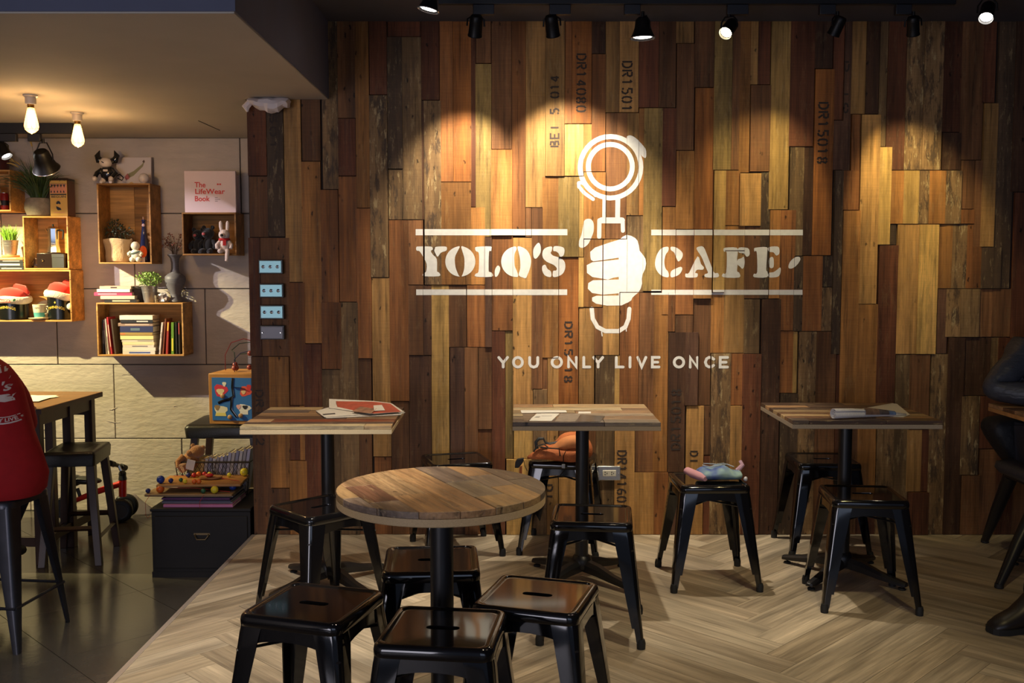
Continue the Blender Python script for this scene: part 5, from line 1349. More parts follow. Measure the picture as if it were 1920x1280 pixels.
def leaf_cloud(n, c, r, size, seed, zmin=None):
    rg = random.Random(seed); b = MB()
    for i in range(n):
        while True:
            p = Vector((rg.uniform(-1, 1), rg.uniform(-1, 1), rg.uniform(-1, 1)))
            if p.length <= 1: break
        p = Vector((p.x * r[0] + c[0], p.y * r[1] + c[1], p.z * r[2] + c[2]))
        d = Vector((rg.uniform(-1, 1), rg.uniform(-1, 1), rg.uniform(-.4, 1))).normalized(); s_ = d.cross(Vector((rg.uniform(-1, 1), rg.uniform(-1, 1), .3))).normalized(); L_ = size * rg.uniform(.6, 1.2)
        n0 = len(b.v); b.v += [p, p + d * L_ * .5 + s_ * L_ * .28, p + d * L_, p + d * L_ * .5 - s_ * L_ * .28]; b.f.append((n0, n0 + 1, n0 + 2, n0 + 3))
    return b
DKL = mat('dark_leaves', S(58, 66, 44), .7, noise=.4, nscale=30); GRL = mat('spring_leaves', S(138, 172, 84), .6, noise=.3, nscale=40)
b = MB()
for k in range(9): a = k * .7; b.tube([(.02 * math.cos(a), .015 * math.sin(a), .13), (.05 * math.cos(a), .035 * math.sin(a), .19), (.09 * math.cos(a), .05 * math.sin(a), .20 + .02 * (k % 4))], .0016, 5)
b.build('twigs', pmat('twig', S(70, 52, 38), .8), sk)
leaf_cloud(420, (0, 0, .19), (.11, .05, .055), .016, 5).build('foliage', DKL, sk, smooth=0); leaf_cloud(120, (-.015, 0, .245), (.04, .03, .04), .015, 6).build('foliage', DKL, sk, smooth=0)
bo = thing('bottle', 'slender dark blue glass bottle with a cork inside the tall crate', 'bottle', (base_at(272, 6.46), 6.46, f4 + .0004)); b = MB(); b.lathe([(.030, 0), (.033, .004), (.033, .03), (.028, .10), (.018, .19), (.0125, .24), (.012, .262), (.0165, .266), (.0165, .272), (.012, .274)], 22); b.build('glass_body', mat('cobalt_glass', (.008, .012, .05, 1), .1, coat=.4), bo)
b = MB(); b.lathe([(.007, .274), (.008, .292)], 12); b.build('cork', pmat('cork', S(120, 84, 58), .9), bo); b = MB(); b.ball((0, -.011, .238), (.010, .004, .011), 12, 8); b.build('seal', pmat('seal_paper', S(180, 150, 146), .8), bo)
wf = thing('ceramic_figurine', 'small plump white ceramic figurine beside the blue bottle', 'figurine', (base_at(255, 6.385), 6.385, f4 + .0004)); CER = mat('white_ceramic', S(222, 214, 192), .35)
b = MB(); b.ball((0, 0, .050), (.034, .022, .036), 14, 10); b.build('body', CER, wf, smooth=80); b = MB(); b.ball((0, -.002, .104), (.028, .024, .028), 14, 10); b.build('head', CER, wf, smooth=80)
for s_ in (-1, 1):
    b = MB(); b.ball((s_ * .020, -.006, .018), (.019, .018, .018), 12, 8); b.build('leg', CER, wf, smooth=80); b = MB(); b.tube([(s_ * .028, 0, .066), (s_ * .042, -.008, .054), (s_ * .036, -.018, .042)], [.010, .011, .009], 8); b.build('arm', CER, wf, smooth=80)
b = MB(); b.tube([(-.032, -.014, .052), (-.012, -.0235, .056), (.012, -.0235, .062), (.032, -.014, .070)], .0055, 8, sq=(.4, 1)); b.build('sash', pmat('grey_green_sash', S(86, 100, 86), .7), wf)
od = thing('orange_disc', 'bright orange round disc standing between figurine and blue bottle', 'ornament', (base_at(269, 6.41), 6.41, f4 + .034)); od.rotation_euler = (0, 0, .5)
b = MB(); b.lathe([(.001, -.006), (.024, -.006), (.028, -.003), (.028, .003), (.024, .006), (.001, .006)], 24, (0, 0, .034), Matrix.Rotation(math.pi / 2, 3, 'X'), sx=.85, sy=1.35); b.build('disc', mat('orange_glaze', S(232, 96, 28), .4), od); b = MB(); b.bb((-.01, -.003, -.034), (.01, .003, .0)); b.build('stem', GLW, od)
# ---- small crate: white picture box on top, plush toys inside
wb = thing('boxed_book', 'white boxed book with red lettering standing on the small crate', 'book', (base_at(397, 6.42), 6.42, t5 + .0004)); WB = mat('white_box', S(222, 202, 206), .6)
b = MB(); b.bb((-.164, 0, 0), (.164, .030, .266)); b.build('box', WB, wb, bevel=.002); REDL = pmat('red_lettering', S(206, 52, 50), .6)
for tx_, yy_, wd_, xx_ in (('The', .178, .070, -.063), ('LifeWear', .136, .190, .000), ('Book', .090, .096, -.050)):
    lettering('lettering', tx_, .05, REDL, wb, lambda x, y, X=xx_, Y=yy_: (X + x, -.0008, Y + y), .001, (wd_, .034))
b = MB(); b.bb((.045, -.0008, .176), (.056, 0, .186)); b.bb((.060, -.0008, .176), (.071, 0, .186)); b.build('emblem', REDL, wb, smooth=0)
b = MB(); [b.bb((.030, -.0008, .094 - .011 * i), (.030 + (.018, .034, .018)[i], 0, .098 - .011 * i)) for i in range(3)]; b.build('small_print', pmat('grey_print2', S(150, 130, 134), .7), wb, smooth=0)
wb2 = thing('picture_panel', 'pale thin panel leaning behind the white boxed book', 'panel', (base_at(405, 6.515), 6.515, t5 + .0004)); b = MB(); b.bb((-.16, 0, 0), (.165, .012, .25)); b.build('panel', pmat('pale_panel', S(190, 180, 188), .7), wb2, bevel=.001); b = MB(); b.bb((-.155, -.001, .005), (.16, .0, .245)); b.build('face_sheet', WB, wb2, smooth=0)
plush('plush_toy', 'white long-eared plush toy with a red scarf sitting at the small crate edge', 'plush toy', (base_at(421, 6.36), 6.37, f5 + .0008), .98, WHITEP, WHITEP, DARKN, 'long', .15, REDC, 'plush toys in the small crate', legdrop=True)
plush('plush_toy', 'black plush toy with pink nose, left of the dark pair in the small crate', 'plush toy', (base_at(373, 6.46), 6.46, f5 + .0005), 1.0, BLACKP, BLACKP, PINKN, 'short', .1, None, 'plush toys in the small crate')
plush('plush_toy', 'black plush toy with pink nose, right of the dark pair in the small crate', 'plush toy', (base_at(392, 6.45), 6.45, f5 + .0005), 1.08, BLACKP, BLACKP, PINKN, 'short', -.05, None, 'plush toys in the small crate')
# ---- on the low crate: dark pot, bucket plant, little glass, paper, vase
dp = bucket('dark grey flower pot behind the leafy bucket plant', base_at(256, 6.47), 6.47, t6 + .0004, .040, .054, .10, mat('dark_clay', S(82, 76, 70), .8))
b = MB(); b.lathe([(.055, .084), (.060, .088), (.060, .100), (.054, .102)], 24); b.build('rim', bpy.data.materials['dark_clay'], dp)
bk = bucket('galvanised bucket of leafy spring green plant on the low crate', base_at(279.5, 6.43), 6.43, t6 + .0004, .036, .052, .106)
leaf_cloud(520, (0, 0, .150), (.085, .06, .050), .016, 21).build('foliage', GRL, bk, smooth=0); b = MB()
for k in range(12): a = k * .55; b.tube([(.01 * math.cos(a), .01 * math.sin(a), .09), (.055 * math.cos(a), .04 * math.sin(a), .15 + .012 * (k % 4))], .0012, 5)
b.build('stems', GR2, bk)
sg = thing('shot_glass', 'tiny brownish glass beside the leafy bucket on the low crate', 'glass', (base_at(292, 6.385), 6.385, t6 + .0004)); b = MB(); b.lathe([(.008, 0), (.010, .003), (.013, .046), (.011, .046), (.008, .008), (.001, .006)], 16); b.build('bowl', mat('smoked_glass', (.7, .6, .45, 1), .05, trans=.8), sg); b = MB(); b.lathe([(.0125, .045), (.0134, .047), (.0115, .047)], 16); b.build('rim', CHROME, sg)
cp = thing('crumpled_foil', 'crumpled grey wrapping between the small glass and the vase', 'wrapping', (base_at(304, 6.40), 6.40, t6 + .0004)); b = MB(); rg = random.Random(4); b.ball((0, 0, .030), (.030, .020, .034), 10, 7); [p.__iadd__(Vector((rg.uniform(-.008, .008), rg.uniform(-.006, .006), rg.uniform(-.007, .009)))) for p in b.v]
for p in b.v: p.z = max(p.z, .0006)
b.build('wrapping', mat('foil', S(176, 170, 172), .4, .4), cp, smooth=0)
vs = thing('vase', 'tall dark grey clay vase with a narrow neck and dried flowers', 'vase', (base_at(328, 6.45), 6.45, t6 + .0004)); VASE = mat('grey_clay', S(88, 86, 92), .55, noise=.15, nscale=25, stretch=(1, 1, 4))
b = MB(); b.lathe([(.034, 0), (.046, .004), (.046, .012), (.030, .030), (.034, .060), (.056, .105), (.066, .145), (.064, .165), (.046, .182), (.030, .192), (.024, .215), (.024, .255), (.030, .285), (.040, .297), (.046, .304), (.044, .308), (.036, .302), (.022, .27), (.020, .22)], 30); b.build('body', VASE, vs, smooth=60)
rg = random.Random(9); b = MB(); fl_ = MB()
for k in range(22):
    a = rg.uniform(0, 6.28); q = rg.uniform(.03, .085); e = Vector((q * math.cos(a), q * .5 * math.sin(a), rg.uniform(.36, .44))); m_ = Vector((q * .25 * math.cos(a), q * .1 * math.sin(a), .33)); b.tube([(0, 0, .26), m_, e], .0013, 5)
    for j in range(5): fl_.ball(e + Vector((rg.uniform(-.014, .014), rg.uniform(-.012, .012), rg.uniform(-.02, .014))), rg.uniform(.003, .0055), 6, 5)
b.build('dry_stems', pmat('twig', S(70, 52, 38), .8), vs); tag(fl_.build('dry_flowers', mat('dry_flower', S(124, 78, 62), .9), vs), kind='stuff')

# ---- ceiling lamps: bare filament bulbs in porcelain sockets
PORC = mat('porcelain', S(206, 196, 188), .35); BULB = mat('lit_bulb_glass', (1, .62, .22, 1), .1, emit=(1, .52, .16, 1), es=1.3, alpha=.55); FIL = mat('glowing_filament', (1, .8, .5, 1), .5, emit=(1, .74, .36, 1), es=40); BRASS = mat('brass', S(150, 112, 60), .3, 1.0)
for u, v, lab in ((57, 178, 'bare filament bulb nearest the left edge under the plaster ceiling'), (144.5, 211, 'bare filament bulb farther back, second from the left edge')):
    p = at_z(u, v, DROPZ); t = thing('filament_bulb', lab, 'ceiling lamp', (p.x, p.y, DROPZ - .0005), 0, 'filament bulbs on the plaster ceiling')
    b = MB(); b.lathe([(.034, 0), (.034, -.006), (.026, -.012), (.026, -.040), (.022, -.046)], 24); b.build('socket', PORC, t); b = MB(); b.lathe([(.015, -.044), (.0165, -.048), (.015, -.062)], 18); b.build('screw_cap', BRASS, t)
    b = MB(); b.lathe([(.014, -.060), (.017, -.068), (.024, -.100), (.032, -.135), (.034, -.152), (.029, -.168), (.016, -.180), (.004, -.185), (.002, -.188)], 22); g_ = b.build('bulb', BULB, t, smooth=60)
    b = MB(); [b.tube([(.010 * math.cos(a), .010 * math.sin(a), -.075), (.016 * math.cos(a + .3), .016 * math.sin(a + .3), -.155)], .0016, 6) for a in [k * math.pi / 3 for k in range(6)]]; b.build('filament', FIL, g_)
    lo = light('bulb_glow', 'POINT', (0, 0, -.225), PB, (1, .60, .24), None, shadow_soft_size=.03); lo.parent = t
# ---- rear track with two spot heads
ra, rb = at_z(-120, 222, DROPZ), at_z(137, 222, DROPZ); RY = 5.9
xa, xb = at_y(-300, 235, RY).x, at_y(138, 235, RY).x
rk = thing('lighting_track', 'short black lighting track behind the two filament bulbs', 'lighting track', ((xa + xb) / 2, RY, DROPZ)); b = MB(); b.bb((-(xb - xa) / 2, -.018, -.060), ((xb - xa) / 2, .018, -.0005)); b.build('rail', bpy.data.materials['track_black'], rk, bevel=.002); b = MB(); b.bb((-(xb - xa) / 2, -.005, -.0615), ((xb - xa) / 2, .005, -.058)); b.build('slot', RUBBER, rk, smooth=0)
track_spot('small black spotlight at the left edge under the short rear track', at_y(4, 235, RY).x, RY, DROPZ - .060, (-2.0, 5.6, .6), 'can', True, 0, WARM, flip=1, disc=LAMPC, drop=.085, size=1.05)
track_spot('big round black spotlight hanging in a wide yoke from the short rear track', at_y(80, 235, RY).x, RY, DROPZ - .060, (-2.75, 6.4, 1.35), 'bell', False, 0, WARM, flip=-1, drop=.150, size=1.35)
# crumpled white cloth tied in the corner above the wood wall
pc = at_y(503, 187, 5.05); cl = thing('white_cloth', 'crumpled white cloth tied at the ceiling corner of the wood wall', 'cloth', (pc.x, 5.03, DROPZ - .0006)); b = MB(); rg = random.Random(12); R = []
for i in range(9):
    t_ = i / 8; x = -.085 + .19 * t_; hh = .035 + .030 * math.sin(math.pi * t_) + rg.uniform(-.012, .012) + (.018 if i == 5 else 0); R.append([(x + rg.uniform(-.006, .006), .045 * math.cos(a) * (1 + rg.uniform(-.2, .2)), min(-.0006, -hh * .5 + hh * .5 * math.sin(a) * (1 + rg.uniform(-.25, .25)))) for a in [k * math.pi / 5 for k in range(10)]])
b.rings(R); b.build('cloth', mat('white_cloth', S(228, 216, 214), .8), cl, smooth=25); b = MB(); b.tube([(-.085, 0, -.02), (-.108, .0, -.045), (-.10, 0, -.068)], [.016, .020, .005], 7); b.build('corner', bpy.data.materials['white_cloth'], cl, smooth=25)

# ---- high table, bar stools
DWOOD = mat('dark_stained_wood', S(62, 40, 30), .42, noise=.25, nscale=16, stretch=(1, 1, .2)); DTOP = mat('brown_table_top', S(128, 92, 58), .38, noise=.2, nscale=10, stretch=(.3, 3, 1)); LEATH = mat('black_leather', S(24, 22, 22), .35, bump=.15, bscale=160)
HZ = .632; cA, cB = at_z(77, 766, HZ), at_z(192, 734, HZ)
dv = (cB - cA); Ly = dv.length; an = math.atan2(dv.y, dv.x) - math.pi / 2
ht = thing('high_table', 'high dark wooden table with a brown top in the lower room', 'table', (cA.x, cA.y, LOWZ), an); H_ = HZ - LOWZ
TW = .95
b = MB(); b.bb((-TW, 0, H_ - .026), (0, Ly, H_)); b.build('top', DTOP, ht, bevel=.002); b = MB(); b.bb((-TW - .001, -.001, H_ - .030), (.001, Ly + .001, H_ - .004)); b.build('edge_band', DWOOD, ht, smooth=0)
for a_, c_ in (((-TW + .04, .045, H_ - .10), (-.04, .07, H_ - .03)), ((-TW + .06, Ly - .085, H_ - .13), (-.06, Ly - .06, H_ - .03)), ((-.07, .05, H_ - .10), (-.04, Ly - .05, H_ - .03)), ((-TW + .04, .045, H_ - .10), (-TW + .085, Ly - .06, H_ - .03))):
    b = MB(); b.bb(a_, c_); b.build('apron', DWOOD, ht, smooth=0)
for x_, y_ in ((-.055, .06), (-.055, Ly - .06), (-.055, Ly * .55), (-.30, Ly - .06), (-TW + .055, .06), (-TW + .055, Ly - .06)):
    b = MB(); b.bb((x_ - .024, y_ - .024, 0), (x_ + .024, y_ + .024, H_ - .03)); b.build('leg', DWOOD, ht, bevel=.003)
b = MB(); b.bb((-.07, .085, .10), (-.04, Ly - .085, .15)); b.build('stretcher', DWOOD, ht, smooth=0)
b = MB(); b.bb((-TW + .08, .045, .10), (-.08, .075, .15)); b.build('stretcher', DWOOD, ht, smooth=0)
pp = at_z(67, 750, HZ + .002)
for i in range(4):
    a = (-.10, .25, -.3, .05)[i]; b = MB(); M = Matrix.Rotation(a, 3, 'Z'); b.box((0, 0, 0), (.20, .27, .0008), M); o = b.build('paper_sheet', PAPER, None, smooth=0, loc=(pp.x - .09 + .012 * i, pp.y + .05, HZ + .0012 + .0016 * i)); tag(o, 'white paper sheet on the high table, %s of the loose pile' % ('undermost', 'second from the bottom', 'second from the top', 'topmost')[i], 'paper', 'paper sheets on the high table')
def wood_stool(name, label, x, y, a, SH=.70, kx=1.0, ky=1.0):
    t = thing(name, label, 'stool', (x, y, LOWZ), a); s_ = .19; first = None
    b = MB(); R = []
    for z_, q in ((SH - .085, .150), (SH - .078, .185), (SH - .02, .190), (SH - .004, .182), (SH, .168)): R.append([(sx * (q - .02) + .02 * math.cos(al), sy * (q - .02) + .02 * math.sin(al), z_) for sx, sy, a0 in ((1, 1, 0), (-1, 1, 1), (-1, -1, 2), (1, -1, 3)) for al in [math.pi / 2 * a0 + j * math.pi / 10 for j in range(6)]])
    R += [[(x_ * .72, y_ * .72, SH - .006) for x_, y_, _ in R[-1]], [(x_ * .3, y_ * .3, SH - .016) for x_, y_, _ in R[-1]]]
    b.rings([[(x_ * kx, y_ * ky, z_) for x_, y_, z_ in r_] for r_ in R]); b.build('seat', LEATH, t, smooth=60)
    for sx, sy in ((1, 1), (-1, 1), (-1, -1), (1, -1)):
        b = MB(); P = lambda z_, q, w_: [(sx * q * kx + w_ * ax_, sy * q * ky + w_ * ay_, z_) for ax_, ay_ in ((-1, -1), (1, -1), (1, 1), (-1, 1))]
        b.rings([P(0, s_ + .015, .018), P(SH - .08, s_ - .045, .021)]); b.build('leg', DWOOD, t, smooth=0, bevel=.002)
    for (p, q, z_) in (((1, -1), (-1, -1), .20), ((1, 1), (-1, 1), .20), ((1, -1), (1, 1), .14), ((-1, -1), (-1, 1), .14)):
        r_ = s_ + .015 - .06 * z_ / SH; b = MB(); b.tube([(p[0] * r_ * kx, p[1] * r_ * ky, z_), (q[0] * r_ * kx, q[1] * r_ * ky, z_)], .014, 4, sq=(1, 1)); b.build('stretcher', DWOOD, t, smooth=0)
    return t
wood_stool('bar_stool', 'dark wooden bar stool with a black leather seat at the high table', -2.425, 5.50, math.radians(8), .62, .72, .95)
wood_stool('bar_stool', 'black seated bar stool behind the chest carrying the activity cube', -1.74, 6.12, math.radians(2), .68, 1.2, 1.2)
# tall metal stool under the person in red
ms = thing('tall_metal_stool', 'tall gunmetal stool at the left edge under the person in red', 'stool', (-2.245, 4.28, LOWZ), math.radians(-6)); GUN = mat('gunmetal', S(70, 70, 76), .35, .7, noise=.1, nscale=20)
b = MB(); b.rings([rsq(.150, .05, .60), rsq(.158, .05, .604), rsq(.158, .05, .628), rsq(.150, .05, .638), rsq(.10, .04, .634), rsq(.02, .015, .633)]); b.build('seat', GUN, ms, smooth=50)
for sx, sy in ((1, 1), (-1, 1), (-1, -1), (1, -1)):
    b = MB(); R = []
    for z_, cx_, fl_2 in ((.615, .150, .085), (.45, .164, .070), (.2, .188, .045), (.03, .200, .028), (0, .202, .024)):
        rr_ = .02 if z_ > .1 else .01; pts = [(cx_ - fl_2, cx_)] + [(cx_ - rr_ + rr_ * math.cos(q), cx_ - rr_ + rr_ * math.sin(q)) for q in [math.pi / 2 - j * math.pi / 8 for j in range(5)]] + [(cx_, cx_ - fl_2)]; th = .004
        inn = [(cx_ - th, cx_ - fl_2)] + [(cx_ - rr_ + (rr_ - th) * math.cos(q), cx_ - rr_ + (rr_ - th) * math.sin(q)) for q in [j * math.pi / 8 for j in range(5)]] + [(cx_ - fl_2, cx_ - th)]; R.append([(sx * x_, sy * y_, z_) for x_, y_ in pts + inn])
    b.rings(R); b.build('leg', GUN, ms, smooth=40)
for p, q in (((1, -1), (-1, -1)), ((1, 1), (-1, 1)), ((1, -1), (1, 1)), ((-1, -1), (-1, 1))):
    b = MB(); b.tube([(p[0] * .185, p[1] * .185, .19), (q[0] * .185, q[1] * .185, .19)], .007, 6); b.build('stretcher', GUN, ms)
# ---- chest, magazines, bead toys, basket, bear, activity cube
CHW = mat('dark_chest_wood', S(20, 14, 12), .62, noise=.2, nscale=14, stretch=(.3, 1, 2)); IRON = mat('dark_brass', S(112, 94, 66), .45, .8)
ch = thing('wooden_chest', 'dark wooden drawer chest standing below the end of the wood wall', 'chest', (-1.622, 5.36, LOWZ)); w2, d2, hh = .258, .25, .366
b = MB(); b.bb((-w2, -d2, .02), (w2, d2, hh - .016)); b.build('body', CHW, ch, bevel=.003); b = MB(); b.bb((-w2 - .006, -d2 - .006, hh - .016), (w2 + .004, d2, hh)); b.build('lid', CHW, ch, bevel=.003); b = MB(); b.bb((-w2 - .003, -d2 - .003, 0), (w2 + .003, d2, .03)); b.build('plinth', CHW, ch, smooth=0)
b = MB(); b.bb((-w2 + .015, -d2 - .008, .05), (w2 - .015, -d2, hh - .04)); dr = b.build('drawer', CHW, ch, bevel=.003)
b = MB(); hx0 = .006; b.tube([(hx0 - .034, -d2 - .010, .232), (hx0 - .034, -d2 - .020, .225), (hx0 - .022, -d2 - .026, .208), (hx0 + .022, -d2 - .026, .208), (hx0 + .034, -d2 - .020, .225), (hx0 + .034, -d2 - .010, .232)], .0036, 7); b.bb((hx0 - .042, -d2 - .010, .228), (hx0 + .042, -d2 - .007, .238)); b.build('handle', IRON, dr)
CZ = LOWZ + hh + .0004
z = CZ
for lab, x0, x1, dy, h_, c in (('pink spined magazine at the bottom of the pile on the chest', -1.826, -1.462, 0, .014, (206, 122, 168)), ('grey magazine second from the bottom on the chest', -1.84, -1.47, .02, .009, (116, 112, 118)), ('dark blue magazine third from the bottom on the chest', -1.835, -1.475, .01, .008, (70, 70, 98)),
     ('purple magazine second from the top of the pile on the chest', -1.845, -1.485, .03, .009, (104, 52, 106)), ('white edged magazine on top of the pile on the chest', -1.83, -1.475, .05, .008, (150, 146, 150))):
    book(lab, 'magazines piled on the chest', x0, x1, z, z + h_, 5.135 + dy, .27, c, soft=True); z += h_ + .0006
MZ = z
BEADC = dict(b=(40, 66, 150), o=(224, 104, 36), y=(226, 206, 50), g=(40, 92, 62), r=(190, 40, 40), n=(40, 46, 110))
def bead_board(label, x, y, z0, rz, w_, d_, m, beads, tilt=0, cup=None):
    t = thing('bead_board', label, 'toy', (x, y, z0), rz); t.rotation_euler = (tilt, 0, rz); b = MB(); b.bb((-w_ / 2, -d_ / 2, 0), (w_ / 2, d_ / 2, .014)); b.build('board', m, t, bevel=.004)
    b = MB(); b.tube([(-w_ * .42, d_ * .34, .020), (0, d_ * .30, .020), (w_ * .46, -d_ * .30, .020)], .0018, 5); b.build('groove_string', pmat('red_string', S(176, 52, 36), .8), t)
    for bx, by, r_, c in beads:
        q = MB(); q.ball((bx, by, .0142 + r_), r_, 14, 10); q.build('bead', pmat('bead_' + c, S(*BEADC[c]), .35), t, smooth=80)
    if cup: q = MB(); q.lathe([(.040, .0142), (.052, .020), (.052, .028), (.030, .024), (.001, .023)], 16, (cup[0], cup[1], 0), sx=1.2, sy=.8); q.build('tray', pmat('toy_tray', S(150, 104, 62), .6), t); q = MB(); q.ball((cup[0] - .008, cup[1], .034), (.024, .018, .010), 12, 8); q.build('tray_beads', pmat('bead_r', S(*BEADC['r']), .35), t)
    for cx_, cy_, ln in ((-w_ / 2 + .03, -d_ / 2 - .004, .09), (w_ * .18, -d_ / 2 - .004, .10)):
        q = MB(); q.tube([(cx_, cy_ + .004, .010), (cx_ - .012, cy_ - .028, -.02), (cx_ - .012, cy_ - .030, -ln), (cx_, cy_ - .030, -ln - .014), (cx_ + .010, cy_ - .030, -ln)], .0012, 5)
        if label.startswith('lower'): q.build('string', pmat('red_string', S(176, 52, 36), .8), t)
    return t
TOYW = mat('toy_wood', S(176, 122, 62), .5, noise=.12, nscale=10, stretch=(1, 4, 1)); TOYG = mat('old_toy_wood', S(146, 116, 80), .6, noise=.12, nscale=10)
bead_board('lower old wooden bead board overhanging the magazines on the chest', -1.70, 5.225, MZ + .0006, 0, .46, .15, TOYG, [(-.218, -.05, .013, 'n'), (-.155, -.045, .021, 'o'), (.075, -.055, .013, 'g'), (.135, -.058, .020, 'y'), (.21, .02, .020, 'b')])
bead_board('upper orange wooden bead board with a small tray on the chest', -1.66, 5.30, MZ + .046, .05, .44, .24, TOYW, [(-.205, -.085, .021, 'b'), (-.155, -.075, .013, 'n'), (-.11, -.05, .011, 'g'), (-.075, -.095, .012, 'y'), (-.025, -.105, .013, 'o'), (.0, -.105, .013, 'o'), (-.10, .06, .013, 'n'), (-.07, .06, .013, 'r'), (-.05, .08, .014, 'o'), (-.02, .085, .013, 'r'), (.01, .075, .013, 'y'), (.12, .06, .012, 'y'), (.195, .085, .022, 'y')], cup=(.03, .02))
WIRE = mat('dark_wire', S(58, 50, 44), .5, .6)
bt = thing('wire_basket', 'wire mesh basket filled with magazines behind the bead boards', 'basket', (-1.645, 5.50, CZ)); bw, bd, bh = .185, .085, .185
b = MB(); b.tube([(-bw - .02, -bd - .01, bh), (bw + .02, -bd - .01, bh), (bw + .02, bd + .01, bh), (-bw - .02, bd + .01, bh)], .005, 6, closed=True); b.build('rim', WIRE, bt)
b = MB(); b.tube([(-bw, -bd, .004), (bw, -bd, .004), (bw, bd, .004), (-bw, bd, .004)], .004, 6, closed=True)
for x_, k_ in ((-bw, -1), (0, 0), (bw, 1)): b.tube([(x_, -bd, .004), (x_ + .02 * k_, -bd - .01, bh)], .003, 5); b.tube([(x_, bd, .004), (x_ + .02 * k_, bd + .01, bh)], .003, 5)
b.build('frame', WIRE, bt)
b = MB(); n_ = 17
for i in range(-6, n_):
    for s_ in (-1, 1):
        x0_ = -bw + i * .024 + (0 if s_ > 0 else 0); P = []
        for q in range(9):
            zz = bh * q / 8; xx = (x0_ + s_ * zz * .62) if s_ > 0 else (-bw + (i + 6.4) * .024 - zz * .62)
            if -bw - .02 * zz / bh <= xx <= bw + .02 * zz / bh: P.append((xx, -bd - .01 * zz / bh, zz))
        if len(P) > 1: b.tube(P, .0011, 4)
tag(b.build('mesh', WIRE, bt), kind='stuff')
b = MB(); b.bb((-bw, bd - .002, .004), (bw, bd, bh)); b.bb((-bw, -bd, .002), (bw, bd, .004)); b.build('lining', mat('basket_lining', S(116, 100, 82), .9), bt, smooth=0)
MC = [(176, 172, 186), (196, 186, 176), (150, 150, 168), (206, 200, 196), (168, 160, 156), (186, 180, 196), (140, 138, 150)]
for i in range(13):
    x_ = -1.735 + .0205 * i; h_ = .180 + .0055 * i + random.uniform(-.006, .006); book(('pale magazine packed upright in the wire basket, %s from the left' % ('first second third fourth fifth sixth seventh eighth ninth tenth eleventh twelfth thirteenth'.split()[i])), 'magazines in the wire basket', x_ - .0085, x_ + .0085, CZ + .012, CZ + .012 + h_, 5.435, .12, (206, 170, 96) if i == 0 else MC[i % 7], upright=True, lean=.16, soft=True)
for o in [o for o in bpy.data.objects if o.get('group') == 'magazines in the wire basket'][:1]: o['label'] = 'yellow magazine at the left of the packed ones in the wire basket'
tb = thing('teddy_bear', 'brown teddy bear with a white tag lying in the left of the wire basket', 'plush toy', (-1.80, 5.44, CZ + .165)); TED = mat('teddy_fur', S(168, 110, 58), .95, sheen=.5, bump=.5, bscale=180)
b = MB(); b.ball((.02, .02, .02), (.048, .04, .05), 14, 10); b.build('body', TED, tb, smooth=80); b = MB(); b.ball((.055, .02, .070), (.042, .038, .036), 14, 10); b.ball((.02, -.0, .065), (.02, .02, .018), 10, 8); b.build('head', TED, tb, smooth=80)
for x_, z_ in ((.032, .102), (.088, .092)): b = MB(); b.ball((x_, .02, z_), (.013, .009, .013), 10, 8); b.build('ear', TED, tb, smooth=80)
b = MB(); b.tube([(-.01, -.01, .05), (-.035, -.03, .02), (-.03, -.04, -.008)], [.018, .018, .015], 9); b.build('arm', TED, tb, smooth=80); b = MB(); b.tube([(.01, -.02, .0), (-.012, -.055, -.012)], [.022, .026], 9); b.build('leg', TED, tb, smooth=80)
b = MB(); b.box((.040, -.055, .010), (.045, .002, .056), Matrix.Rotation(.25, 3, 'Y')); b.build('tag', PAPER, tb, smooth=0)
ac = thing('activity_cube', 'wooden activity cube with blue animal panel and bead wires on a black seat', 'toy', (-1.655, 6.05, LOWZ + .682), math.radians(-7)); q = .145
b = MB(); b.bb((-q, -q, 0), (q, q, .305)); b.build('box', TOYW, ac, bevel=.004); PANB = mat('blue_panel', S(44, 106, 178), .5)
b = MB(); b.bb((-q + .022, -q - .003, .024), (q - .022, -q + .001, .281)); pn = b.build('front_panel', PANB, ac, smooth=0)
def pf(name, pts, col, lift=.0036):
    m_ = MB(); m_.prism(pts, lambda x, z_, d: (x, -q - d, z_), lift - .0006, lift); return m_.build(name, pmat('toyp_%d_%d_%d' % col, S(*col), .5), pn, smooth=0)
b = MB(); b.tube([(.01, -q - .004, .280), (.005, -q - .004, .225), (.012, -q - .004, .170), (-.02, -q - .004, .150), (-.06, -q - .004, .140), (-.085, -q - .004, .128)], .008, 6, sq=(1, .3)); b.tube([(.012, -q - .004, .225), (.06, -q - .004, .222), (.085, -q - .004, .215)], .008, 6, sq=(1, .3)); b.tube([(.0, -q - .004, .160), (-.005, -q - .004, .09), (.03, -q - .004, .045)], .008, 6, sq=(1, .3)); b.build('track_groove', GLB, pn)
def blob(cx, cz, rx, rz, n=12, ph=0, wob=.18): return [(cx + rx * (1 + wob * math.sin(3 * a + ph)) * math.cos(a), cz + rz * (1 + wob * math.sin(3 * a + ph)) * math.sin(a)) for a in [2 * math.pi * i / n for i in range(n)]]
pf('duck', blob(-.068, .205, .042, .036, ph=1), (206, 52, 76)); pf('duck_wing', blob(-.070, .198, .024, .018), (226, 206, 160), .0044); pf('duck_head', blob(-.045, .243, .012, .014), (232, 222, 206), .0042)
pf('hen', blob(.085, .200, .036, .030, ph=2), (222, 84, 66)); pf('hen_tail', blob(.108, .222, .014, .022), (206, 52, 50), .0042); pf('hen_wing', blob(.074, .196, .014, .012), (226, 190, 140), .0046)
pf('dog', blob(-.070, .085, .040, .030, ph=.5), (222, 214, 190)); pf('dog_ear', blob(-.092, .102, .016, .016), (150, 120, 84), .0044); pf('dog_legs', [(-.105, .05), (-.035, .05), (-.04, .07), (-.1, .07)], (222, 206, 120), .0042)
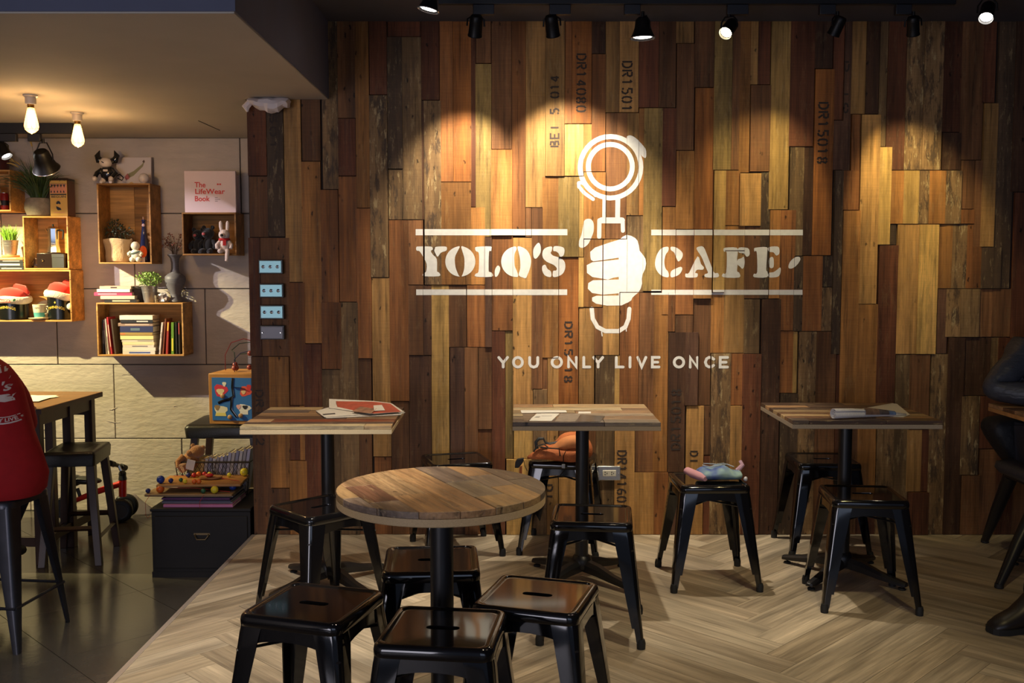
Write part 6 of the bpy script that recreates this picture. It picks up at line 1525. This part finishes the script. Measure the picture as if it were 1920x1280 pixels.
pf('cow', blob(.075, .100, .040, .024, ph=1.2), (226, 222, 218)); pf('cow_patch', blob(.082, .106, .016, .012), (30, 30, 34), .0044); pf('cow_head', blob(.042, .108, .014, .014), (226, 170, 172), .0044); pf('cow_legs', [(.05, .062), (.1, .062), (.1, .085), (.05, .085)], (226, 222, 218), .0042)
for x_, z_ in ((-.012, .045), (.055, .055), (-.055, .17)): m_ = MB(); m_.lathe([(.014, 0), (.014, .006), (.010, .009)], 14, (x_, -q - .004, z_), Matrix.Rotation(math.pi / 2, 3, 'X')); m_.build('slider_knob', pmat('knob_wood', S(166, 124, 80), .5), pn)
for pts, c in (([(-.12, .05, .305), (-.12, .05, .40), (-.08, .05, .475), (.0, .05, .50), (.09, .05, .48), (.13, .05, .40), (.13, .05, .305)], 'r'), ([(-.02, -.05, .305), (-.02, -.05, .38), (.02, -.05, .42), (.08, -.05, .435), (.12, -.05, .40), (.12, -.05, .305)], 'n'), ([(-.03, .0, .305), (-.04, .0, .42), (-.07, .03, .43), (-.03, .06, .47), (.05, .08, .48), (.12, .06, .45), (.09, 0, .42), (.0, -.01, .41)], 'g')):
    b = MB(); b.tube(pts, .0028, 6); b.build('bead_wire', pmat('wire_' + c, S(*[int(v_ * .55) for v_ in BEADC[c]]), .4), ac)
for x_, y_, z_ in ((-.035, -.0, .345), (-.03, .0, .325), (.075, -.05, .335), (.08, -.05, .42), (-.02, -.05, .33)): b = MB(); b.ball((x_, y_, z_), .017, 12, 8); b.build('bead', pmat('brown_bead', S(128, 50, 38), .4), ac, smooth=80)
# ---- balance bike and the prop by the wall
bi = thing('balance_bike', "child's red and black balance bike parked by the block wall", 'balance bike', (-2.60, 6.27, LOWZ)); REDM = mat('red_paint', S(206, 36, 24), .3, coat=.3); BPL = mat('black_plastic', S(22, 22, 24), .45)
def bk_(u, v, Y): p = at_y(u, v, Y); return (p.x + 2.60, Y - 6.27, p.z - LOWZ)
for u, dy in ((225, -.04), (236, .10)):
    c_ = bk_(u, 948, 6.27 + dy); R_ = Matrix.Rotation(math.pi / 2, 3, 'X') @ Matrix.Rotation(.25, 3, 'Y'); zc = .078
    b = MB(); b.lathe([(.046, -.016), (.066, -.018), (.076, -.010), (.078, 0), (.076, .010), (.066, .018), (.046, .016)], 28, (c_[0], c_[1], zc), R_); wv = b.build('wheel', BPL, bi, smooth=50); b = MB(); b.lathe([(.001, -.021), (.044, -.019), (.044, .019), (.001, .021)], 20, (c_[0], c_[1], zc), R_); b.build('hub', mat('hub_grey', S(60, 60, 64), .5), wv)
c_ = bk_(122, 940, 6.30); b = MB(); b.lathe([(.044, -.014), (.066, -.016), (.076, 0), (.066, .016), (.044, .014)], 26, (c_[0], c_[1], .078), Matrix.Rotation(math.pi / 2, 3, 'X')); b.build('wheel', BPL, bi, smooth=50)
f0, f1_, f2_, f3_ = bk_(230, 922, 6.27), bk_(230, 898, 6.27), bk_(228, 906, 6.27), bk_(136, 940, 6.29)
b = MB(); b.tube([bk_(230, 930, 6.27), bk_(230, 897, 6.27)], .024, 14); b.tube([f2_, bk_(180, 922, 6.28), f3_], [.020, .020, .016], 12); b.build('frame', REDM, bi, smooth=60)
b = MB(); b.tube([bk_(230, 899, 6.27), bk_(229.5, 886, 6.27)], [.026, .020], 14); b.ball(bk_(229.5, 888, 6.27), .024); b.build('head_cap', BPL, bi); b = MB(); b.tube([bk_(229, 887, 6.27), bk_(222, 872, 6.27)], .009, 8); b.build('stem', STEEL, bi)
b = MB(); b.tube([bk_(206, 868, 6.17), bk_(220, 872, 6.27), bk_(235, 877, 6.36)], .013, 10); b.build('handlebar', BPL, bi)
for e_, g_ in ((bk_(206, 868, 6.17), bk_(213, 870, 6.22)), (bk_(235, 877, 6.36), bk_(227, 874, 6.31))): b = MB(); b.tube([e_, g_], .019, 12); b.build('grip', RUBBER, bi)
b = MB(); s0 = bk_(137, 897, 6.29); b.ball((s0[0] + .07, s0[1], s0[2] - .01), (.115, .05, .026), 16, 8, Matrix.Rotation(.05, 3, 'Y')); b.ball((s0[0] + .01, s0[1], s0[2] - .012), (.05, .055, .036), 14, 8); b.build('saddle', BPL, bi, smooth=80); b = MB(); b.tube([bk_(145, 915, 6.29), bk_(150, 930, 6.285)], .012, 8); b.build('seat_post', BPL, bi)
wd_ = thing('grey_bag', 'limp grey cloth bag slumped against the block wall behind the bike', 'bag', (at_y(265, 950, 6.48).x, 6.48, LOWZ)); b = MB(); R = []
for z_, w_, x_ in ((.001, .075, .02), (.02, .078, .015), (.06, .045, -.01), (.10, .022, -.035), (.125, .008, -.045)): R.append([(x_ + w_ * math.cos(a), .035 * (1 - z_ * 4) * math.sin(a), z_) for a in [k * math.pi / 6 for k in range(12)]])
b.rings(R); b.build('cloth', mat('grey_cloth', S(112, 102, 108), .9), wd_, smooth=70); b = MB(); b.tube([(.09, -.02, .006), (.12, -.03, .008), (.15, -.02, .006)], .006, 6); b.build('strap', bpy.data.materials['grey_cloth'], wd_)
# ================================================================ PEOPLE
SKIN = mat('skin', S(206, 156, 128), .55); HAIR = mat('dark_hair', S(26, 22, 22), .5); REDT = mat('red_jersey', S(168, 18, 26), .85, noise=.08, nscale=30, bump=.15, bscale=14); JEAN = mat('dark_denim', S(30, 32, 42), .85)
def skin_mesh(name, verts, edges, m, parent, sub=2, root=0):
    """verts {key: (co, radius or (rx,ry))}: one continuous surface grown along a skeleton"""
    keys = list(verts); me = bpy.data.meshes.new(name); me.from_pydata([verts[k][0] for k in keys], [(keys.index(a), keys.index(b)) for a, b in edges], [])
    o = bpy.data.objects.new(name, me); COL.objects.link(o); o.parent = parent
    md = o.modifiers.new('skin', 'SKIN'); md.use_smooth_shade = True
    for i, k in enumerate(keys):
        r = verts[k][1]; r = r if isinstance(r, tuple) else (r, r); me.skin_vertices[0].data[i].radius = r
    me.skin_vertices[0].data[root].use_root = True
    if sub: s_ = o.modifiers.new('subsurf', 'SUBSURF'); s_.levels = sub; s_.render_levels = sub
    me.materials.append(m); return o
def chain(*ks): return list(zip(ks, ks[1:]))
def person(label, J, fwd, side, wear):
    """J: joints in world space; fwd/side: unit vectors of the chest"""
    t = thing('person', label, 'person', J['base']); B = Vector(J['base']); L_ = {k: Vector(v) - B for k, v in J.items() if k != 'base'}
    V, Eg = {}, []
    def put(k, p, r): V[k] = (tuple(p), r)
    put('pelvis', L_['pelvis'], .115); put('belly', L_['pelvis'].lerp(L_['chest'], .45), .112); put('chest', L_['chest'], .105); put('neck0', L_['neck'], .054); put('neck1', L_['neck'].lerp(L_['head'], .45), .052); put('head0', L_['head'] - (L_['head'] - L_['neck']).normalized() * .03, .072); put('head1', L_['head'] + (L_['head'] - L_['neck']).normalized() * .05, .085); put('head2', L_['head'] + (L_['head'] - L_['neck']).normalized() * .12, .060)
    Eg += chain('pelvis', 'belly', 'chest', 'neck0', 'neck1', 'head0', 'head1', 'head2')
    for s_ in 'lr':
        sh, el, wr = L_['shoulder_' + s_], L_['elbow_' + s_], L_['wrist_' + s_]
        put('sh' + s_, sh - Vector((0, 0, .012)), .044); put('el' + s_, el, .042); put('fa' + s_, el.lerp(wr, .35), .042); put('wr' + s_, wr, .027); d = (wr - el).normalized(); pl_ = wr + d * .055; put('pa' + s_, pl_, (.036, .020)); Eg += chain('chest', 'sh' + s_, 'el' + s_, 'fa' + s_, 'wr' + s_, 'pa' + s_)
        up = Vector((0, 0, 1)); sd = d.cross(up).normalized(); cu = (d - up * .35).normalized(); c2 = (d * .6 - up).normalized()
        for f_, (off, ln) in enumerate(((-.030, .030), (-.010, .036), (.010, .034), (.030, .026))):
            a0 = pl_ + sd * off * .9 + d * .018; a1 = a0 + cu * ln; a2 = a1 + c2 * ln * .8
            put('f%d0' % f_ + s_, a0, .0095); put('f%d1' % f_ + s_, a1, .0085); put('f%d2' % f_ + s_, a2, .0065); Eg += chain('pa' + s_, 'f%d0' % f_ + s_, 'f%d1' % f_ + s_, 'f%d2' % f_ + s_)
        th = wr + d * .02 + sd * .032; put('t0' + s_, th, .011); put('t1' + s_, th + (d + sd * .7).normalized() * .035, .010); put('t2' + s_, th + (d + sd * .3).normalized() * .062, .008); Eg += chain('wr' + s_, 't0' + s_, 't1' + s_, 't2' + s_)
        hp, kn, an_ = L_['hip_' + s_], L_['knee_' + s_], L_['ankle_' + s_]; to = L_['toe_' + s_]
        put('hp' + s_, hp, .085); put('kn' + s_, kn, .056); put('cf' + s_, kn.lerp(an_, .3), .052); put('an' + s_, an_, .030); put('to' + s_, an_.lerp(to, .7), (.022, .018)); Eg += chain('pelvis', 'hp' + s_, 'kn' + s_, 'cf' + s_, 'an' + s_, 'to' + s_)
    skin_mesh('body', V, Eg, SKIN, t, 2)
    # hair, face
    hd = L_['head']; upv = (L_['head'] - L_['neck']).normalized(); f_ = Vector(fwd)
    b = MB(); b.ball(hd + upv * .052 - f_ * .036, (.094, .090, .100), 18, 12); b.ball(hd + upv * .095 - f_ * .012, (.080, .078, .055), 16, 10); b.build('hair', HAIR, t, smooth=80)
    for s_ in (-1, 1):
        b = MB(); b.ball(hd + f_ * .078 + Vector(side) * .032 * s_ + upv * .02, .011, 10, 8); b.build('eye', mat('eye', S(40, 30, 26), .2) if 'eye' not in bpy.data.materials else bpy.data.materials['eye'], t)
        b = MB(); b.ball(hd + Vector(side) * .086 * s_ + upv * .01, (.012, .018, .028), 8, 8); b.build('ear', SKIN, t)
    b = MB(); b.ball(hd + f_ * .092 - upv * .008, (.013, .015, .018), 8, 8); b.build('nose', SKIN, t); b = MB(); b.ball(hd + f_ * .080 - upv * .042, (.022, .008, .006), 8, 6); b.build('mouth', mat('lips', S(150, 84, 80), .5) if 'lips' not in bpy.data.materials else bpy.data.materials['lips'], t)
    wear(t, L_)
    return t
# ---- person in red, back turned, on the tall metal stool
def wear_red(t, L_):
    B = Vector(t.location)
    def ctr(z): return Vector((-2.275, 4.245, z))
    # loose jersey: rings from hem to neck (z, half width, half depth, dx, dy)
    R = []
    for z_, hw_, hd_, dx, dy in ((.405, .215, .150, .012, 0), (.43, .238, .168, .012, 0), (.50, .250, .165, .016, -.005), (.58, .240, .155, .012, -.015), (.68, .215, .145, .006, -.02), (.78, .198, .138, 0, -.02), (.86, .184, .128, -.006, -.015), (.92, .164, .112, -.012, -.01), (.965, .135, .09, -.018, -.005), (1.0, .085, .07, -.022, .0), (1.015, .06, .055, -.022, .005)):
        c_ = ctr(z_) - B + Vector((dx, dy, 0)); R.append([c_ + Vector((hw_ * (abs(math.cos(a)) ** .85) * math.copysign(1, math.cos(a)) * (1 + .012 * math.sin(6 * a + 14 * z_)), hd_ * math.sin(a) * (1 + .02 * math.sin(5 * a + 9 * z_)), 0)) for a in [i * math.pi / 20 for i in range(40)]])
    b = MB(); b.rings(R, False, False); sh = b.build('shirt', REDT, t, smooth=80)
    V, Eg = {}, []
    for s_ in 'lr':
        V['a' + s_] = (tuple(L_['chest'].lerp(L_['shoulder_' + s_], .6) + Vector((0, 0, -.01))), .075); V['b' + s_] = (tuple(L_['shoulder_' + s_]), .078); V['c' + s_] = (tuple(L_['elbow_' + s_]), .060); V['d' + s_] = (tuple(L_['elbow_' + s_].lerp(L_['wrist_' + s_], .85)), .044); Eg += chain('a' + s_, 'b' + s_, 'c' + s_, 'd' + s_)
    Eg.append(('al', 'ar')); skin_mesh('sleeves', V, Eg, REDT, t, 2)
    V, Eg = {'p': (tuple(L_['pelvis'] + Vector((0, 0, -.02))), .125)}, []
    for s_ in 'lr': V['h' + s_] = (tuple(L_['hip_' + s_]), .098); V['k' + s_] = (tuple(L_['knee_' + s_]), .068); V['n' + s_] = (tuple(L_['knee_' + s_].lerp(L_['ankle_' + s_], .92)), .050); Eg += chain('p', 'h' + s_, 'k' + s_, 'n' + s_)
    skin_mesh('trousers', V, Eg, JEAN, t, 2)
    for s_ in 'lr':
        b = MB(); a, c = L_['ankle_' + s_] + Vector((0, -.03, -.045)), L_['toe_' + s_] + Vector((0, .05, -.012)); b.tube([a + Vector((0, -.02, .0)), a.lerp(c, .4) + Vector((0, 0, .01)), c], [.046, .050, .034], 12, sq=(1, .75)); b.build('shoe', RUBBER, t, smooth=70)
    # white print on the back of the jersey
    me = sh.data; tree = bvhtree.BVHTree.FromPolygons([v.co for v in me.vertices], [tuple(p.vertices) for p in me.polygons])
    PR = mat('white_print', S(226, 212, 208), .8)
    def on(x, z_):           # x,z relative to the print's centre, pressed on the back
        o = Vector((-2.125 + x * .85, 3.5, .862 + z_ * .85)) - B; h = tree.ray_cast(o, Vector((0, 1, 0)))
        return (h[0] + Vector((0, -.0025, 0))) if h[0] else None
    def decal(name, polys, m_):
        mb = MB()
        for p in polys:
            tri = geometry.tessellate_polygon([[Vector((a, c, 0)) for a, c in p]])
            bm = bmesh.new(); vs = [bm.verts.new((a, c, 0)) for a, c in p]
            for q in tri:
                try: bm.faces.new([vs[i] for i in q])
                except ValueError: pass
            for _ in range(2): bmesh.ops.subdivide_edges(bm, edges=[e for e in bm.edges if e.calc_length() > .022], cuts=1, use_grid_fill=True)
            bmesh.ops.triangulate(bm, faces=bm.faces[:])
            W_ = {v: on(v.co.x, v.co.y) for v in bm.verts}; idx = {}
            for v, w_ in W_.items():
                if w_ is not None: idx[v] = len(mb.v); mb.v.append(w_)
            for f in bm.faces:
                if all(v in idx for v in f.verts): mb.f.append(tuple(idx[v] for v in f.verts))
            bm.free()
        if mb.v:
            o = mb.build(name, m_, sh, smooth=0); return o
    def band(r0, r1, a0, a1, n=14, cx=0, cz=0): return [(cx + r * math.cos(math.radians(a)), cz + r * math.sin(math.radians(a))) for r, A in ((r1, [a0 + (a1 - a0) * i / n for i in range(n + 1)]), (r0, [a1 - (a1 - a0) * i / n for i in range(n + 1)])) for a in A]
    decal('print_ring', [band(.148, .155, 180, 360, 20), band(.119, .123, 195, 345, 18)], PR)
    decal('print_rays', [band(.075, .128, 18 + 9.2 * k, 18 + 9.2 * k + 4.6, 2, 0, .028) for k in range(16)] + [band(.128, .137, 12, 168, 16, 0, .028)], PR)
    decal('print_bar', [[(-.14, .072), (.125, .078), (.128, .068), (-.14, .060)]], PR)
    decal('print_cup', [[(-.052, -.014), (.052, -.006), (.046, -.028), (.030, -.042), (.0, -.048), (-.030, -.042), (-.048, -.028)], band(.012, .020, -90, 90, 8, .052, -.006), [(-.075, -.03), (-.062, -.058), (-.110, -.060), (-.098, -.04)], [(.075, -.024), (.062, -.052), (.110, -.050), (.098, -.032)]], PR)
    # arched motto under the cup and the script name above it
    v, f = text_polys("Yolo's Cafe", .062, .0012); pts = [(p.x, .026 + p.y + .12 * p.x) for p in v]; W_ = [on(a, c) for a, c in pts]
    mb = MB()
    ok = {i: w_ for i, w_ in enumerate(W_) if w_ is not None}; ren = {}
    for i, w_ in ok.items(): ren[i] = len(mb.v); mb.v.append(w_)
    mb.f = [tuple(ren[i] for i in q) for q in f if all(i in ren for i in q)]; mb.build('lettering', PR, sh, smooth=0)
    v, f = text_polys('YOU ONLY LIVE ONCE', .024, .0006); mb = MB(); ren = {}
    for i, p in enumerate(v):
        a = -math.pi / 2 + p.x / .138; w_ = on((.136 - p.y) * math.cos(a), (.136 - p.y) * math.sin(a))
        if w_ is not None: ren[i] = len(mb.v); mb.v.append(w_)
    mb.f = [tuple(ren[i] for i in q) for q in f if all(i in ren for i in q)]; mb.build('lettering', PR, sh, smooth=0)
zs_ = LOWZ
person('seated person in a red printed jersey, seen from behind at the left edge', dict(base=(-2.28, 4.26, .405), pelvis=(-2.275, 4.27, .50), chest=(-2.30, 4.27, .86), neck=(-2.325, 4.28, 1.02), head=(-2.37, 4.32, 1.105),
    shoulder_l=(-2.47, 4.29, .92), shoulder_r=(-2.175, 4.28, .89), elbow_l=(-2.58, 4.52, .72), elbow_r=(-2.235, 4.53, .66), wrist_l=(-2.52, 4.76, .69), wrist_r=(-2.36, 4.77, .69),
    hip_l=(-2.37, 4.30, .50), hip_r=(-2.18, 4.30, .50), knee_l=(-2.50, 4.70, .47), knee_r=(-2.29, 4.70, .47), ankle_l=(-2.56, 4.66, .07), ankle_r=(-2.44, 4.66, .07), toe_l=(-2.56, 4.80, .0), toe_r=(-2.44, 4.80, .0)), (0, 1, 0), (1, 0, 0), wear_red)
# ---- person in a dark quilted jacket at the right edge, arm on the table
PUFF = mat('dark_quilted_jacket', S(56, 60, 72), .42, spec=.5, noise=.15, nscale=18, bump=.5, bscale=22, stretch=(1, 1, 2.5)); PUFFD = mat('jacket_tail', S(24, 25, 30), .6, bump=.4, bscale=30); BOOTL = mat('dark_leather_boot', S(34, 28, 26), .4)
def wear_dark(t, L_):
    B = Vector(t.location); Z = lambda x, y, z: Vector((x, y, z)) - B
    V = {'hem': (tuple(L_['pelvis'] + Vector((0, 0, .02))), (.19, .165)), 'waist': (tuple(L_['pelvis'].lerp(L_['chest'], .5)), (.185, .155)), 'chest': (tuple(L_['chest']), (.19, .15)), 'col': (tuple(L_['neck']), .085), 'col2': (tuple(L_['neck'].lerp(L_['head'], .3)), .082)}
    Eg = chain('hem', 'waist', 'chest', 'col', 'col2')
    for s_ in 'lr':
        sh, el, wr = L_['shoulder_' + s_], L_['elbow_' + s_], L_['wrist_' + s_]
        V['s' + s_] = (tuple(sh), .078); V['u1' + s_] = (tuple(sh.lerp(el, .30)), .066); V['u2' + s_] = (tuple(sh.lerp(el, .5)), .072); V['u3' + s_] = (tuple(sh.lerp(el, .72)), .064); V['e' + s_] = (tuple(el), .064); V['f1' + s_] = (tuple(el.lerp(wr, .3)), .056); V['f2' + s_] = (tuple(el.lerp(wr, .5)), .060); V['f3' + s_] = (tuple(el.lerp(wr, .75)), .054); V['f4' + s_] = (tuple(el.lerp(wr, .95)), .046)
        Eg += chain('chest', 's' + s_, 'u1' + s_, 'u2' + s_, 'u3' + s_, 'e' + s_, 'f1' + s_, 'f2' + s_, 'f3' + s_, 'f4' + s_)
    skin_mesh('jacket', V, Eg, PUFF, t, 2)
    # the tail of the coat hanging beside the seat
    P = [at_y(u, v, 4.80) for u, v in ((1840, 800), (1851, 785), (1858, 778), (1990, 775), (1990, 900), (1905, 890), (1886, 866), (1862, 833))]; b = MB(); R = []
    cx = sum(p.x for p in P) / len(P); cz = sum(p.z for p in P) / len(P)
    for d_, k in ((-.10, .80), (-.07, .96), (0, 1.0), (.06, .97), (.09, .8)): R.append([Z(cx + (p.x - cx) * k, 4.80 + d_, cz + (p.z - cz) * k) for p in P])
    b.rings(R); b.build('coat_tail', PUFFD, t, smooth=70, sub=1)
    V, Eg = {'p': (tuple(L_['pelvis'] + Vector((0, 0, -.02))), .125)}, []
    for s_ in 'lr': V['h' + s_] = (tuple(L_['hip_' + s_]), .114); V['k' + s_] = (tuple(L_['knee_' + s_]), .078); V['n' + s_] = (tuple(L_['knee_' + s_].lerp(L_['ankle_' + s_], 1.0)), .054); Eg += chain('p', 'h' + s_, 'k' + s_, 'n' + s_)
    skin_mesh('trousers', V, Eg, JEAN, t, 2)
    for s_ in 'lr':
        an_, to = L_['ankle_' + s_], L_['toe_' + s_]; d = (to - an_); d.z = 0; d.normalize(); sd = Vector((-d.y, d.x, 0)); zb = -B.z + .001; R = []
        for q, hw_, ht in ((-.080, .034, .090), (-.066, .052, .170), (-.01, .058, .175), (.045, .050, .125), (.09, .047, .088), (.15, .046, .062), (.185, .034, .046), (.197, .016, .026)):
            c_ = Vector((an_.x, an_.y, 0)) + d * q; R.append([c_ + sd * hw_ * math.cos(a) + Vector((0, 0, zb + max(0, ht / 2 + ht / 2 * math.sin(a) * (1.0 if math.sin(a) > 0 else 1.0)))) for a in [k * math.pi / 8 for k in range(16)]])
        b = MB(); b.rings(R); bt_ = b.build('boot', BOOTL, t, smooth=70)
        R2 = []
        for q, hw_ in ((-.078, .030), (-.06, .043), (.0, .045), (.09, .048), (.15, .049), (.188, .036), (.2, .018)):
            c_ = Vector((an_.x, an_.y, 0)) + d * q; R2.append([c_ + sd * hw_ * e + Vector((0, 0, zb + z_)) for e, z_ in ((-1, 0), (1, 0), (1, .022), (-1, .022))])
        b = MB(); b.rings(R2); b.build('sole', RUBBER, bt_, smooth=30)
person('person in a dark quilted jacket at the right edge, elbow on the wooden table', dict(base=(2.52, 4.62, .0), pelvis=(2.56, 4.62, .56), chest=(2.60, 4.66, .93), neck=(2.64, 4.66, 1.10), head=(2.68, 4.60, 1.23),
    shoulder_l=(2.43, 4.68, .985), shoulder_r=(2.82, 4.66, 1.02), elbow_l=(2.228, 4.62, .812), elbow_r=(2.95, 4.50, .84), wrist_l=(2.47, 4.46, .800), wrist_r=(2.72, 4.38, .80),
    hip_l=(2.47, 4.60, .53), hip_r=(2.66, 4.60, .53), knee_l=(2.36, 4.16, .52), knee_r=(2.68, 4.16, .52), ankle_l=(2.005, 3.74, .10), ankle_r=(2.66, 4.10, .10), toe_l=(1.86, 3.70, .035), toe_r=(2.64, 3.95, .035)), (0, -1, 0), (-1, 0, 0), wear_dark)
# padded dark stool under that person
ps = thing('padded_stool', 'dark padded stool on splayed black legs at the right edge', 'stool', (2.52, 4.52, 0)); HIDE = mat('dark_grey_leather', S(56, 56, 62), .38, spec=.5, bump=.2, bscale=120)
b = MB(); b.rings([rsq(.17, .08, .412), rsq(.215, .10, .418), rsq(.232, .11, .440), rsq(.228, .11, .462), rsq(.20, .10, .474), rsq(.10, .06, .477)]); b.build('seat', HIDE, ps, smooth=70)
b = MB(); b.rings([rsq(.16, .06, .395), rsq(.19, .07, .398), rsq(.19, .07, .414)]); b.build('seat_frame', BLACKM, ps, smooth=40)
pb0, pb1 = at_z(1846.5, 1017, 0), at_z(1873, 1102, 0)
for q, (sx, sy) in enumerate(((-1, 1), (-1, -1), (1, -1), (1, 1))):
    e = (pb0 if q == 0 else pb1 if q == 1 else None); e = Vector((e.x - 2.52, e.y - 4.52, 0)) if e is not None else Vector((.30, sy * .26, 0))
    b = MB(); b.tube([(sx * .15, sy * .15, .402), (e.x * .62 + sx * .055, e.y * .62 + sy * .055, .17), (e.x, e.y, .012)], [.036, .028, .018], 8); lg = b.build('leg', BLACKM, ps, smooth=50); b = MB(); b.lathe([(.017, 0), (.020, .004), (.018, .02)], 10, (e.x, e.y, 0)); b.build('foot', RUBBER, lg)
